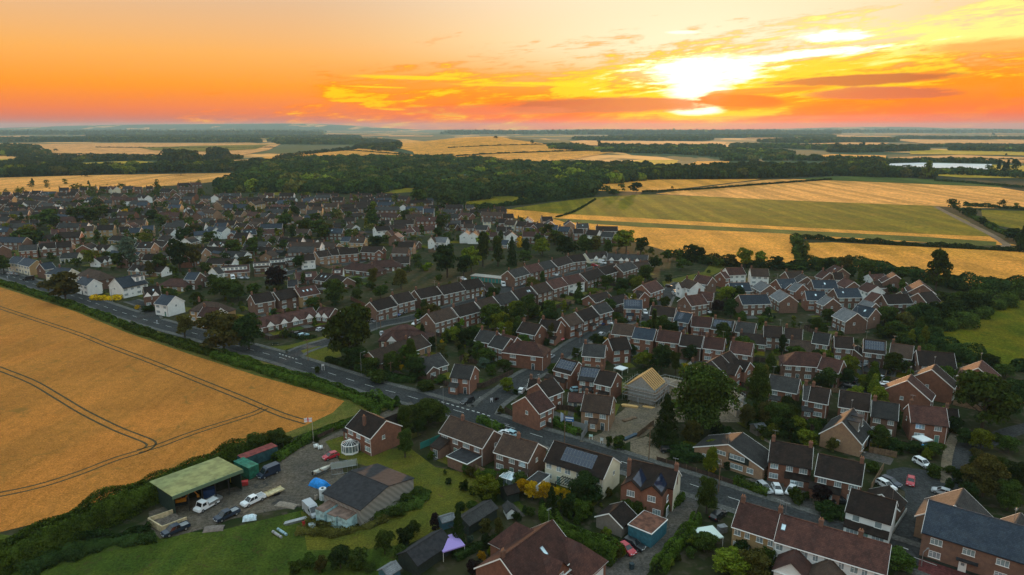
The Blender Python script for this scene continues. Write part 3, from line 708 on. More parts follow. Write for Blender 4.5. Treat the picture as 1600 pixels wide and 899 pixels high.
field('junction_surface',[(655,612),(700,606),(745,612),(790,602),(806,606),(780,628),(776,645),(790,664),(740,652),(690,634)],'tarmac',.021)
field('grass_corner',[(405,543),(450,540),(500,527),(522,520),(520,528),(440,548),(420,546)],'lawn',.03)
field('grass_corner',[(470,548),(498,541),(530,545),(534,557),(505,566),(480,560)],'lawn',.034)
field('allotment_grass',[(350,398),(395,396),(396,408),(355,406)],'meadow',.03)
field('green_space',[(1100,425),(1110,412),(1140,410),(1125,425),(1090,440),(1040,452),(1034,440)],'lawn',.03)
field('park_grass',[(600,302),(625,294),(660,294),(655,299),(610,303)],'green',.03)
field('park_grass',[(410,303),(445,300),(440,305),(412,306)],'green',.03)
MAIN=road('main_road',[(-90,404),(0,426),(20,433),(60,446),(128,467),(180,485),(240,504),(296,519),(394,547),(448,562),(520,585),(580,604),(640,620),(700,638),(760,656),(843,682),(900,699),(960,718),(1070,754),(1138,777),(1200,797),(1270,820),(1404,863),(1520,905),(1640,950)],8.0,1.9,mark=(4,5))
field('red_road_surface',[(1437,864),(1600,920),(1640,945),(1600,960),(1434,897)],'redtar',.03)
S1=road('side_street',[(452,560),(468,549),(490,541),(515,534),(550,522),(590,508),(640,498),(700,482),(750,468),(790,455),(850,440),(900,428),(950,414),(1000,404)],6,1.6)
S2=road('side_street',[(752,652),(765,632),(792,612),(820,590),(850,574),(875,556),(900,538),(930,522),(962,507),(990,500),(1020,496)],6.5,1.7)
S3=road('close_road',[(1012,499),(1030,484),(1040,466),(1050,452),(1064,442)],6,1.2)
S4=road('side_street',[(420,436),(460,424),(500,414),(550,412),(590,398)],5.5,1.4)
S5=road('side_street',[(455,372),(500,362),(560,362),(610,366)],5.5,1.2)
S6=road('parking_road',[(788,456),(800,442),(810,432)],8,0)
S7=road('lane',[(1480,772),(1490,740),(1510,700),(1545,690),(1580,675),(1660,655)],4.5,0)
S8=road('footpath',[(1478,756),(1480,715),(1492,680),(1510,670)],2.2,0,'dirt')
S9=road('farm_track',[(1462,323),(1500,343),(1545,365),(1566,378),(1572,384),(1550,388)],5,0,'dirt')
S10=road('lane',[(240,500),(230,480),(205,470)],5,1.2)
ribbon('parking_lay_by',polyline(PX([(520,556),(500,546),(470,540)])),-2,2,.03,'drive')
def pavements():
    for k,P,w,kerb in PAVE:
        for sg in (1,-1):
            run=[]; 
            Q=[]
            for i in range(len(P)-1):
                for t in (0,.34,.67): Q.append(P[i].lerp(P[i+1],t))
            Q.append(P[-1])
            def flush():
                if len(run)>2: ribbon('pavement',run,*( (w/2,w/2+kerb) if sg>0 else (-w/2-kerb,-w/2)),.13,'pave',.12)
            for i,q in enumerate(Q):
                t=(Q[min(i+1,len(Q)-1)]-Q[max(i-1,0)]).normalized(); m_=q+Vector((-t.y,t.x,0))*sg*(w/2+kerb/2); hit=False
                for k2,(P2,h2) in enumerate(ROADS):
                    if k2==k: continue
                    for a,b in zip(P2[:-1],P2[1:]):
                        d=b-a; l=d.length_squared
                        u=max(0,min(1,(m_-a).dot(d)/max(l,1e-6)))
                        if (a+d*u-m_).length<HALF[k2]+.4: hit=True; break
                    if hit: break
                if hit: flush(); run=[]
                else: run.append(q)
            flush()
pavements()
def line_at(pts,f,on,off,w=.1):
    dashes('road_marking',polyline(PX(pts,f)),on,off,0,w,.042)
line_at([(175,420),(380,480),(520,520),(650,560)],'21',1,.9,.16)
line_at([(640,375),(490,425)],'21',5,.5)
line_at([(580,65),(650,88),(745,115)],'11',1,.9,.16)
line_at([(430,615),(640,680),(790,740)],'42',2,2,.12)

# ---------------- houses: ridge ends read in zoom frames ----------------
Hs('L0','''30 270 110 268 2 n b
135 276 200 273 2 n b
240 263 312 262 2 n b
335 256 430 255 2 n b
615 225 715 222 2 n b
737 238 820 236 2 n b
830 222 910 220 2 n b
922 212 1005 210 2 n b
1035 212 1118 210 2 n b
1135 207 1215 215 2 c b - j=.85,5,2
1285 208 1390 208 2 n b
1400 215 1476 213 2 n b
1520 210 1590 208 2 n b
25 345 78 338 2 n b
310 303 535 325 2 n b
205 352 425 368 2 n b
440 372 575 392 2 w b
575 322 640 318 1 n t
700 272 800 272 2 n b
600 282 680 278 2 t b
845 320 900 300 1 r b
1180 275 1290 290 2 n b
1270 332 1430 325 2 w b
1445 290 1540 305 2 w b - j=.8,5,1
1090 352 1172 350 2 t b
105 468 300 462 2 t b
0 525 110 530 2 t b
540 445 730 450 2 t b
1210 405 1310 400 1 n b
1090 445 1235 448 2 w b
1130 545 1310 537 2 t b
1335 565 1520 560 2 t b - gw=y
1010 618 1190 612 2 y b
1235 635 1340 627 2 n b
1350 642 1470 642 2 y s
1480 622 1600 617 2 t s
825 627 980 622 2 y b
530 660 690 650 2 y b
590 690 845 682 2 r b 9
440 720 560 712 1 n b
-60 560 60 560 1 n b
20 735 -20 700 1 r t 9 W
310 560 400 555 1 n b
1010 500 1080 497 1 n b
''')
Hs('L1','''115 352 280 352 2 y b 9
165 398 290 398 2 y s
15 430 60 425 2 n b
185 440 235 432 2 n b
340 452 400 447 2 n b
70 478 335 482 2 t b
525 442 660 457 2 t b
735 457 820 460 2 t b
865 463 940 466 2 t b
1000 472 1100 480 2 t b
1130 482 1200 490 2 t b
1212 497 1292 502 2 t b
660 372 760 357 2 t b
775 353 850 343 2 t b
860 340 955 327 2 t b
965 332 1100 322 2 t b
1010 372 1125 352 2 y b
425 398 530 396 2 n b
540 405 600 430 2 n b
1235 397 1420 407 2 t b
1430 367 1590 375 2 t b
1480 400 1600 402 2 t b
1240 332 1400 342 1 n b
250 178 370 172 2 n b
380 172 490 166 2 n b
85 232 200 240 2 n b
270 217 440 217 2 n b
90 517 350 517 1 n b
520 537 640 547 1 w b - j=.1,6,1
655 557 740 555 1 w b - j=.1,6,1
745 572 830 572 1 y b
855 532 960 537 2 t b
1000 542 1210 547 2 t b
860 592 980 600 2 r b - j=.55,6,1.5
1015 572 1110 590 2 r b - j=.9,5,1.5
1125 602 1230 602 1 r b
415 680 580 670 2 w s 7 nb
575 625 650 640 2 w s 7 j=.8,5,2
660 622 765 640 2 w s - j=.2,4,1,3;.8,4,1,3 np
800 673 910 668 2 r s - k=.5,.7 j=.1,6,1.5
930 665 1060 657 2 n s - k=.3,.6
205 568 330 562 1 w b - W
130 592 260 602 1 n b
100 652 220 660 1 w b - W
90 718 205 727 1 w b - W
1120 662 1300 655 1 r r 9
0 775 150 787 1 r b - W
870 470 940 468 1 n b
1190 720 1400 735 1 n b
''')
Hs('L2','''0 382 150 380 2 t b
180 387 320 385 2 t b
350 398 490 396 2 t b
500 408 620 403 2 t b
350 445 515 432 2 t b
120 293 250 292 1 y b
262 322 380 322 2 n b
448 297 530 297 2 r b
560 303 620 307 2 r b
955 308 1055 312 2 r b
0 458 110 457 2 t b
195 485 290 492 1 n b
420 495 580 483 1 n b
385 533 500 532 1 n b
765 488 960 502 1 r r
770 562 860 562 1 w b
60 568 180 562 1 n b
275 593 410 597 1 w b
430 603 505 612 1 w b
700 630 850 618 2 w b
850 615 1030 603 2 n b
835 672 1080 640 1 t r 9
1090 638 1310 612 1 t r 9
1105 488 1180 500 1 r r
1430 593 1590 592 1 r b
1100 425 1280 422 1 n b
1400 448 1550 450 1 r b
1485 505 1600 512 1 r r
370 733 500 738 1 y s
515 745 620 748 1 y s
1020 772 1160 780 1 w t - W
1340 737 1460 742 2 w l
1290 742 1345 735 2 w t
270 653 330 662 1 w b
600 515 700 512 1 n b
1470 600 1560 605 1 n b
1080 500 1180 505 1 t b
''')
Hs('L3','''232 533 310 532 2 c t
392 548 490 550 2 n b
475 560 580 566 2 c t
592 574 700 580 2 t b
692 587 782 592 2 r b
792 592 880 602 2 r b - j=.1,6,1
925 612 1010 614 2 r s
1025 627 1140 634 2 n s
1170 652 1270 652 2 r b
1322 660 1440 670 2 w b
1472 682 1600 692 2 n b
150 612 285 617 2 r b
372 632 470 632 2 r b
0 562 120 562 2 r b
30 602 150 602 2 r b
60 662 45 685 2 w b 8 W
150 672 128 692 2 w b 8 W
530 690 500 660 2 w b 8 W
645 682 780 684 2 n b
565 722 680 722 1 n b
365 765 500 772 1 w s
0 482 120 492 1 r b
900 680 1000 690 1 n b
300 690 380 690 1 n b
660 640 760 645 1 r b
''')
# village street side, left
Hs('00','''-60 90 20 120 2 n g
150 120 290 111 2 r b 8 np
303 107 430 97 2 n b 8 g=.3 np
437 94 558 86 2 n b 8 np
645 118 710 95 1 r b 9 W
770 112 870 118 1 w b - g=.2,.8
485 180 618 176 1 c b
110 203 190 214 2 c s 8 np c=.1,.9
195 215 285 236 2 c s 8 np gw=y c=.1
310 262 400 248 2 n s 8 np
445 290 560 302 2 c s 8 ha np nc c=.4
690 302 790 325 2 n t 9 h nc
645 364 732 385 2 w s 7 W np c=.5
895 380 1090 342 2 w s 11 he=3 W np nc d=.8 dw=5
1118 448 1240 434 2 n b 9 g=.15,.65 k=.6 c=.95 np
1268 502 1368 517 2 w s 8.5 W np sb c=.4 he=5.4
1330 380 1420 382 1 t b 9 h nc
1475 328 1560 332 2 n s - sb np
880 42 1035 52 1 w b - W g=.8
1070 92 1180 92 1 r b - W
1195 86 1310 92 1 r b - W
1310 42 1350 60 1 w b 8 W
''')
Hs('10','''60 295 112 285 2 w b - np
135 282 345 268 1 t b 10 d=.45 dw=13 he=2.9 hr=6.6
384 250 498 243 1 n b 9 d=.5 dw=9 W he=2.7 hr=6.3 np gw=n
510 226 615 217 1 n b 9 d=.5 dw=8 W he=2.7 hr=6.3 np gw=n
632 208 722 200 1 n b 9 d=.5 dw=8 W he=2.7 hr=6.3 np gw=n
745 193 850 185 2 w b 8 np
862 168 960 155 2 t b 8 np
963 153 1035 147 2 t b 8 np
1042 147 1190 136 2 r b 8 np
1235 126 1395 132 2 r b 8 W np j=.95,5,1.5
765 66 880 78 1 w b - 
895 86 1045 105 1 y b - 
0 345 60 350 1 w b 9 W
705 335 870 322 1 n b 10 d=.6 dw=3
905 330 1010 345 1 n b 10 k=.3,.6
1000 302 1080 300 1 w b 9 d=.5 dw=3
1155 255 1320 272 1 n r 10 h
1325 238 1465 232 1 n b 10 h
1445 208 1600 206 1 n b 10
1000 345 1110 370 1 n b 10
358 507 512 482 2 n b 8.5 np n=2
537 483 690 452 2 n b 8.5 np n=2
705 457 858 430 2 y b 8.5 k=.3,.5,.7 np n=2
0 555 110 570 2 y t 9 h
-10 600 120 610 2 y b 8 gw=w np
368 698 840 605 1 n r 9 W g=.2,.42,.6,.84 c=.25,.5,.75
900 600 1015 612 1 n r 9 g=.35,.75 
1290 562 1448 521 2 n b 8.5 W np
1458 510 1592 480 2 n b 8.5 W np
650 392 725 388 1 n k 8
''')
Hs('20','''40 470 208 437 2 n b 8.5 W np
217 441 388 406 2 n b 8.5 np
390 405 538 376 2 n b 8.5 W np
560 425 632 412 1 n b 8
138 652 315 606 2 n b 8.5 W np
332 605 500 563 2 r b 8.5 W np
510 560 645 520 2 n t 8.5 W np
652 516 790 482 2 n b 8.5 np
797 475 940 441 2 n b 8.5 k=.7,.8 np
947 437 1062 406 2 n b 8.5 W np
1068 402 1185 371 2 n b 8.5 W np
1192 369 1320 343 2 w b 8.5 W np
1332 340 1470 298 2 n b 8.5 W np
1472 297 1598 262 2 n b 8.5 np
768 318 888 286 2 n b 8.5 np
892 284 1000 258 2 n b 8.5 np
1003 256 1096 235 2 r b 8.5 np
1105 236 1228 202 2 n b 8.5 W np
1232 200 1350 188 2 n b 8.5 np
1372 182 1530 165 1 c b 9 W g=.3,.7
887 714 1028 742 2 r b 8 W p=.8
1035 694 1180 714 2 r b 8 W p=.85
1188 680 1292 648 2 r b 8 W p=.6
1296 640 1420 600 2 r b 8 p=.5
1425 590 1530 562 2 r b 8 p=.5
558 777 690 802 2 r b 8 W n=3 np
-20 735 -90 745 1 n r 9 h g=.4
''')
Hs('M2','''850 545 1030 545 1 n r 9 h g=.25,.6 nc
705 683 1028 572 1 t b 10 W n=5 c=.3,.7
1015 728 1145 690 1 n b 9 W j=.1,5,2,2.6 n=3 c=.5
1245 758 1365 772 2 r b 7.5 np n=2 nc p=.2
1500 575 1590 598 2 r b 8 W n=3 np
''')
Hs('M3','''35 612 150 625 2 r b 8.5 h np n=2 nc
-60 570 30 590 2 r b 8 W np
600 65 850 76 1 n b 10 W g=.12,.36,.5,.75 c=.2,.5,.75
655 130 850 118 1 n b 9
760 120 850 108 1 n b 9 W
740 115 650 140 2 n b 8.5 np
480 330 590 305 1 r b 8 W
600 345 700 320 1 r b 8 W
450 630 585 640 2 r b 8 W np n=2
602 598 715 588 2 r b 8 W np
''')
Hs('30','''215 428 322 393 2 r b 9 W np
235 485 175 470 2 r b 7 W np
78 540 215 545 2 r s 8 s=.1,.9,6,3 p=.35
292 590 480 608 2 r b 8 p=.75
495 634 610 652 2 r s 8 p=.5 s=.2,.5,2,2
610 672 765 685 2 r b 8 p=.6
778 690 938 710 2 r b 8 s=.05,.9,6,2 p=.6
962 712 1105 730 2 n b 8 np
1170 746 1310 757 2 n b 8 np
1333 762 1470 776 2 n b 8 np
980 802 1190 822 1 n b 8
0 727 170 745 2 r b 8 n=2 np
165 757 325 777 2 r s 8 np
348 780 520 800 2 r b 8 n=2 np
528 812 695 832 2 n b 8 np n=1
710 832 865 850 2 r r 8 np
918 866 1085 888 2 n r 8 np
562 378 650 410 2 w t 8 W j=.3,5,2 np
650 348 765 368 2 n r 8.5 W np
655 480 775 490 2 n r 8 W np
550 517 680 500 2 n r 9 W np n=3
868 298 1000 292 2 w r 8 W c=.95 np
1062 300 1200 304 2 w t 8 c=.02 np
830 330 868 325 2 r r 7 W np
1335 325 1460 320 2 n b 8 W np
1465 340 1505 365 2 n b 8 W np
893 412 1050 410 2 n s 8.5 W np nc k=.3,.6
972 508 1190 502 2 n s 8.5 W np nc
1145 396 1215 432 2 n l 8 W np nc
1265 385 1400 377 2 r s 8.5 W np nc j=.35,6,2.5
1412 410 1470 425 2 r l 8 W np nc
1290 465 1368 510 2 n l 8 W np nc
1490 475 1640 480 2 r s 8.5 W np nc k=.5
''')
Hs('40','''-60 390 125 392 2 n s 8.5 W np nc k=.5
25 315 82 332 2 n r 8 W np
105 330 180 332 2 n b 8 np
195 375 272 405 2 n r 8 W np
115 457 300 455 2 n s 8.5 W np nc k=.3
48 512 108 535 2 n l 8 W np nc
370 408 455 440 2 w r 8 W np nc
345 545 440 572 2 n l 8 W np nc
300 582 440 614 2 n s 8.5 np nc k=.6
190 605 298 650 2 n l 9 W np nc
493 505 690 500 2 n b 8.5 W p=.45 nc
410 485 485 505 2 n r 8 W np nc
600 352 572 328 2 n r 11 W np nc
812 425 785 390 2 n r 11 W np nc
775 492 880 480 2 n b 9 W np
640 480 720 478 1 n b 8
420 398 500 400 1 n t 8
''')
Hs('M4','''290 556 390 570 2 n b 8 np
415 582 530 592 2 n b 8 np
600 600 735 615 2 n b 9 s=.05,.95,8,3 p=.5 nc
772 626 910 646 2 n t 9 he=4.6
930 672 1160 692 2 n b 9
170 682 318 692 2 n b 8.5 h np nc
340 712 470 738 2 r r 8 W np
140 602 300 622 1 n b 8
530 660 560 640 1 n b 8 
''')
Hs('41','''690 275 722 230 2 r b 12.5 W hr=8.6 np nc
880 190 910 150 2 r b 12 W hr=8.2 np nc
1243 178 1273 120 2 r r 10 W np nc
165 352 400 388 2 r b 8.5 np nc
418 430 620 462 2 n g 8 he=7 hr=9 W n=2 np
702 462 988 494 2 r r 8.5 W n=2 np
1000 492 1060 500 1 r b 7
-60 320 85 345 2 r b 8 W np
''')
Hs('31','''685 165 755 122 2 r b 10 W k=.35,.6 np nc
757 121 835 76 2 r b 10 W j=.7,6,2 np nc
837 76 903 45 2 r b 10 W j=.6,6,3 np nc
1222 228 1448 266 2 r g 8 he=7.2 hr=8.6 W n=2 nc
1482 310 1610 326 2 r b 8 n=2 W
600 130 735 128 1 w k 7 he=3 hr=3.4
''')
Hs('21','''1000 300 1120 255 2 r b 8 W np n=2
940 262 1010 268 1 r b 7
905 402 1025 350 2 r b 9.5 W np n=2 nc
1182 98 1318 132 2 r b 8 s=.05,.95,6,3 p=.2 pw=8 pc n=2
1345 162 1488 178 2 r b 8 s=.05,.95,6,3 p=.5 n=2
1490 192 1620 218 2 r b 8 p=.6 n=2
1370 378 1590 405 2 t t 8.5 n=2 p=.45 pc pw=2.6 c=.02
1245 372 1370 380 1 c b 5 he=2.5 hr=3.4 nc n=3
''')

# more of the packed estate houses behind, row by row on free plots
def infill(poly,dx,dy,ang,seed,kinds,nmax):
    rg=random.Random(seed); Q=PX(poly); QQ=[(p.x,p.y) for p in Q]; x0=min(p[0] for p in QQ);x1=max(p[0] for p in QQ);y0=min(p[1] for p in QQ);y1=max(p[1] for p in QQ); k=0
    y=y0
    while y<y1:
        x=x0+rg.uniform(0,dx)
        while x<x1:
            L=rg.choice((9,10,16,22)); step=L+dx; cx,cyy=x+L/2,y+rg.uniform(-3,3); x+=step
            a=ang+rg.choice((0,0,0,.12,-.15)); 
            if L<11 and rg.random()<.35: a+=PI/2
            if not inside(QQ,cx,cyy): continue
            c,s_=math.cos(a)*L/2,math.sin(a)*L/2
            if any(not clear(cx+c*t,cyy+s_*t,6.0) for t in (-1,-.5,0,.5,1)) or any(onroad(cx+c*t,cyy+s_*t,5) for t in (-1,0,1)): continue
            kk=rg.choice((1,2,2)); wl,rf=rg.choice(kinds); k+=1
            house('P',0,0,0,0,kk,wl,rf,8,rg.choice(('np W gw=w','np','np nb','np k=.5','np'))+(' g=.3,.7' if kk==1 and rg.random()<.3 else ''),loc=((cx-c,cyy-s_,0),(cx+c,cyy+s_,0)))
            if k>=nmax: return
        y+=dy
    print('infill',k)
KN=[('n','b'),('n','b'),('t','b'),('t','b'),('y','b'),('n','g'),('r','b'),('n','s')]
infill([(-10,297),(200,289),(340,288),(480,306),(620,312),(760,332),(940,368),(985,384),(900,384),(700,372),(560,372),(400,378),(200,380),(0,385)],6,19,.05,21,KN,135)
infill([(0,385),(200,380),(400,378),(560,372),(640,376),(640,420),(520,440),(420,420),(300,440),(230,430),(60,405),(0,400)],8,20,-.12,22,KN,40)
infill([(1160,440),(1400,440),(1460,480),(1420,500),(1240,480)],8,18,.1,23,[('n','r'),('r','s'),('n','t')],10)
# ---------------- foliage ----------------
def leafmat(name,c1,c2,c3=None):
    m=bpy.data.materials.new(name); m.use_nodes=True; n=N(m.node_tree); m.node_tree.nodes.remove(m.node_tree.nodes['Principled BSDF'])
    g=n.new('ShaderNodeNewGeometry'); tc=n.new('ShaderNodeTexCoord').outputs['Object']; oi=n.new('ShaderNodeObjectInfo').outputs['Random']
    r=g.outputs['Random Per Island']; c=n.mix(r,tuple(v*.45 for v in c1),tuple(v*1.15 for v in c2))
    c=n.mix(n.m('MULTIPLY',n.sm(n.noise(tc,.45,3).outputs[0],.45,.65),.6),c,c3 or tuple(v*1.7 for v in c2))
    hs=n.new('ShaderNodeHueSaturation'); n.set(hs.inputs['Color'],c); n.set(hs.inputs['Value'],n.m('MULTIPLY_ADD',oi,.6,.7)); n.set(hs.inputs['Hue'],n.m('MULTIPLY_ADD',oi,.03,.485))
    d=n.new('ShaderNodeBsdfDiffuse'); n.l.new(hs.outputs[0],d.inputs[0]); t=n.new('ShaderNodeBsdfTranslucent'); n.l.new(hs.outputs[0],t.inputs[0])
    x=n.new('ShaderNodeMixShader'); x.inputs[0].default_value=.28; n.l.new(d.outputs[0],x.inputs[1]); n.l.new(t.outputs[0],x.inputs[2])
    n.l.new(x.outputs[0],m.node_tree.nodes['Material Output'].inputs[0]); return m
LEAF={'g':leafmat('leaf_green',(.036,.058,.012),(.062,.092,.018)),'d':leafmat('leaf_dark',(.020,.038,.012),(.034,.056,.015)),
 'l':leafmat('leaf_light',(.10,.14,.014),(.16,.19,.020)),'y':leafmat('leaf_yellow',(.40,.25,.010),(.55,.33,.012)),
 'o':leafmat('leaf_olive',(.068,.070,.018),(.105,.098,.024)),'p':leafmat('leaf_purple',(.020,.013,.015),(.032,.019,.020)),
 'w':leafmat('leaf_silver',(.075,.12,.085),(.11,.16,.11)),'h':leafmat('hedge_green',(.038,.070,.012),(.070,.11,.016)),
 'v':leafmat('leaf_vivid',(.11,.19,.012),(.18,.25,.016)),'wd':leafmat('wood_green',(.026,.046,.016),(.046,.068,.020),(.075,.085,.026))}
LEAFN={'g':'green','d':'dark green','l':'light green','y':'golden','o':'olive green','p':'dark purple','w':'silvery green','v':'bright green','h':'green'}
BARK=mat('bark',(.05,.038,.028),.95,.3,2)
def leaves(C,Nn,size,rg):
    """quads at points C with normals roughly Nn -> verts, faces"""
    n=len(C); r=rg.normal(size=(n,3)); nn=Nn+r*.55; nn/=np.linalg.norm(nn,axis=1)[:,None]+1e-9
    a=np.cross(nn,rg.normal(size=(n,3))); a/=np.linalg.norm(a,axis=1)[:,None]+1e-9; b=np.cross(nn,a)
    s=(size*rg.uniform(.6,1.3,n))[:,None]; s2=s*rg.uniform(.6,1.0,n)[:,None]
    V=np.stack([C-a*s,C-b*s2,C+a*s,C+b*s2],1).reshape(-1,3); return V
def quadmesh(name,V,mt):
    n=len(V)//4; me=bpy.data.meshes.new(name); me.vertices.add(4*n); me.vertices.foreach_set('co',V.astype(np.float32).ravel())
    me.loops.add(4*n); me.loops.foreach_set('vertex_index',np.arange(4*n,dtype=np.int32)); me.polygons.add(n)
    me.polygons.foreach_set('loop_start',np.arange(0,4*n,4,dtype=np.int32)); me.materials.append(mt); me.update(calc_edges=True); return me
def crown_pts(rg,shape,n,nb):
    """points in a unit crown: x,y in -.5...5, z in 0..1"""
    C=[];Nn=[]
    if shape=='cone':
        z=rg.uniform(0,1,n)**1.25; r=.56*(1-z)**.62*(.82+.18*np.sin(z*40+rg.uniform(0,6)))*rg.uniform(.72,1.03,n); t=rg.uniform(0,2*PI,n)
        r*=1+.12*np.sin(t*5+z*9)
        P=np.stack([r*np.cos(t),r*np.sin(t),z],1); M=np.stack([np.cos(t),np.sin(t),np.full(n,.45)],1); return P,M
    if shape=='hedge': pass
    B=[]
    for i in range(nb):
        if shape=='tall': z=rg.uniform(.12,.92); rr=.30*math.sin(PI*min(1,(z*.9+.14)))**.7
        else: z=rg.uniform(.18,.84); rr=.36*math.sin(PI*(z*.82+.12))**.8
        t=rg.uniform(0,2*PI); q=rr*rg.uniform(.35,1)
        B.append((q*math.cos(t),q*math.sin(t),z,rg.uniform(.11,.20)*(1.15 if nb<16 else 1)))
    B.append((0,0,.5,.26)); B.append((0,0,.72,.2)); B=np.array(B)
    k=rg.integers(0,len(B),n); wt=B[:,3]**2; k=rg.choice(len(B),n,p=wt/wt.sum())
    d=rg.normal(size=(n,3)); d/=np.linalg.norm(d,axis=1)[:,None]; d[:,2]=np.where(d[:,2]<-.3,-d[:,2],d[:,2])
    rad=B[k,3]*rg.uniform(.7,1.08,n); P=B[k,:3]+d*rad[:,None]*np.array([1,1,.8]); return P,d
_cm={}
def crown_mesh(shape,lod,var):
    k=(shape,lod,var)
    if k in _cm: return _cm[k]
    rg=np.random.default_rng(abs(hash((len(shape),lod,var)))%9999+var*17)
    n,nb,s={0:(13000,38,.0195),1:(5200,28,.029),2:(1500,17,.047),3:(420,10,.078)}[lod]
    if shape=='cone': n=int(n*.9); s*=.9
    if shape=='bush': 
        n=int(n*.6); s*=1.25
    P,M=crown_pts(rg,shape,n,nb)
    V=leaves(P,M,s,rg); _cm[k]=quadmesh('crown',V,LEAF['g']); return _cm[k]
_tm={}
def trunk_mesh(var):
    if var in _tm: return _tm[var]
    rg=random.Random(var); a=MB(); a.bar((0,0,-.02),(0,0,.42),.035,BARK,8,.024); a.bar((0,0,.42),(.02,.01,.75),.024,BARK,6,.008)
    for i in range(6):
        t=i*1.05+rg.random(); z=.25+.08*i; r=.26+.1*rg.random(); a.bar((0,0,z),(r*math.cos(t),r*math.sin(t),z+.2),.014,BARK,5,.004)
    _tm[var]=a.mesh('trunk'); return _tm[var]
NT=[0]
TSPEC=[]
def tree_at(x,y,h,w,leaf='g',shape='round',label=None,kind='tree',group=None,z=0,auto=True):
    if z==0: z=terr(x,y)
    TSPEC.append((x,y,h,w,leaf,shape,label,random.randrange(4),z))
def flush_trees():
    """largest in view become objects of their own, the rest one planting mass"""
    def kd(s): return 'conifer' if s[5]=='cone' else ('shrub' if s[5]=='bush' or s[2]<3.6 else 'tree')
    rest=[]
    for k in ('tree','shrub','conifer'):
        q=[s for s in TSPEC if kd(s)==k]; q.sort(key=lambda s:-(s[2]*s[3])**.5/math.hypot(s[0],s[1])*(9 if s[6] else 1))
        for s in q[:285]: make_tree(*s)
        rest+=q[285:]
    rg=np.random.default_rng(99); out={}
    for x,y,h,w,leaf,shape,lab,var,z in rest:
        n=420 if math.hypot(x,y)<500 else 240; sh='bush' if h<3.6 else shape
        P,M=crown_pts(rg,sh,n,12); P=P*np.array([w*1.15,w*1.15,h*1.0])+np.array([x,y,z])
        out.setdefault(leaf,[]).append(leaves(P,M,max(w,h)*.065,rg))
    for leaf,v in out.items():
        stuff(link('garden_planting',quadmesh('garden_planting',np.concatenate(v),LEAF[leaf])),'mixed small trees and shrubs massed between the houses','planting')
def make_tree(x,y,h,w,leaf,shape,label,var,z):
    d=math.hypot(x,y); lod=0 if d<210 and h>6 else (1 if d<360 and h>3 or d<200 else (2 if d<850 else 3))
    if h<2.2 and lod<2: lod=2 if d>140 else 1
    group=None
    nm={'cone':'conifer_tree','bush':'shrub','hedge':'shrub'}.get(shape,'tree')
    if nm=='tree' and h<3.6: nm='shrub'; shape='bush'
    cat={'conifer_tree':'conifer','shrub':'shrub'}.get(nm,'tree')
    t=thing(nm,cat,label,(x,y,z),random.uniform(0,6.28),group or ('%ss of the village'%cat if not label else None),dict(leaf=LEAFN[leaf],shape=shape,h=h,nm=nm.replace('_',' ')))
    me=crown_mesh('bush' if shape=='bush' else shape,lod,var)
    o=link('crown' if nm!='shrub' else 'foliage',me,t); o.material_slots[0].link='OBJECT'; o.material_slots[0].material=LEAF[leaf]
    lo=.0 if shape in('bush','cone') else .04
    if shape=='bush': o.scale=(w*1.12,w*1.12,h*1.12); o.location.z=-h*.12
    else: o.scale=(w*1.14 if shape!='cone' else w,w*1.14 if shape!='cone' else w,h*(1-lo)*1.03); o.location.z=h*lo
    if nm!='shrub':
        q=link('trunk',trunk_mesh(var),t); q.scale=(h*.8,h*.8,h*.9)
    return t
def tree(f,x,yb,yt,w,leaf='g',shape='round',label=None):
    """crown base/top rows and width read from the photo"""
    px,pb=fp(f,x,yb); _,pt=fp(f,x,yt); P=G(px,pb,0)
    h=1.0
    for _ in range(40):
        if proj((P.x,P.y,P.z+h))[1]<=pt: break
        h*=1.12
    dep=proj((P.x,P.y,P.z+h/2))[2]; W=w/FR[f][2]*dep/F
    return tree_at(P.x,P.y+W*.25,h,W,leaf,shape,label)
TREES=[]
def Ts(f,txt):
    for ln in txt.strip().splitlines():
        ln=ln.split('#')[0].strip()
        if not ln: continue
        p=ln.split(None,6); lab=None
        if len(p)>6: lab=p[6]
        tree(f,float(p[0]),float(p[1]),float(p[2]),float(p[3]),p[4],p[5],lab)
Ts('00','''10 345 205 130 g round
470 585 345 300 o round large rounded olive green tree standing in the roadside hedge at left
690 290 160 120 l round bright yellow green tree behind the white roadside cottages
745 265 155 80 o round
1000 300 80 160 w tall tall silvery green tree above the village gardens at left
930 300 180 120 g round
1390 330 70 170 d round
1500 300 110 150 o round
1250 350 200 140 g round
1160 370 250 90 o tall
820 235 160 90 g round
1350 380 290 90 g tall
1430 850 680 140 o round
180 130 5 210 g round
260 120 30 130 d round
1470 495 430 70 d round
1540 600 490 100 g round
580 290 220 110 g round
1150 640 590 100 d bush
1070 620 585 50 y bush
''')
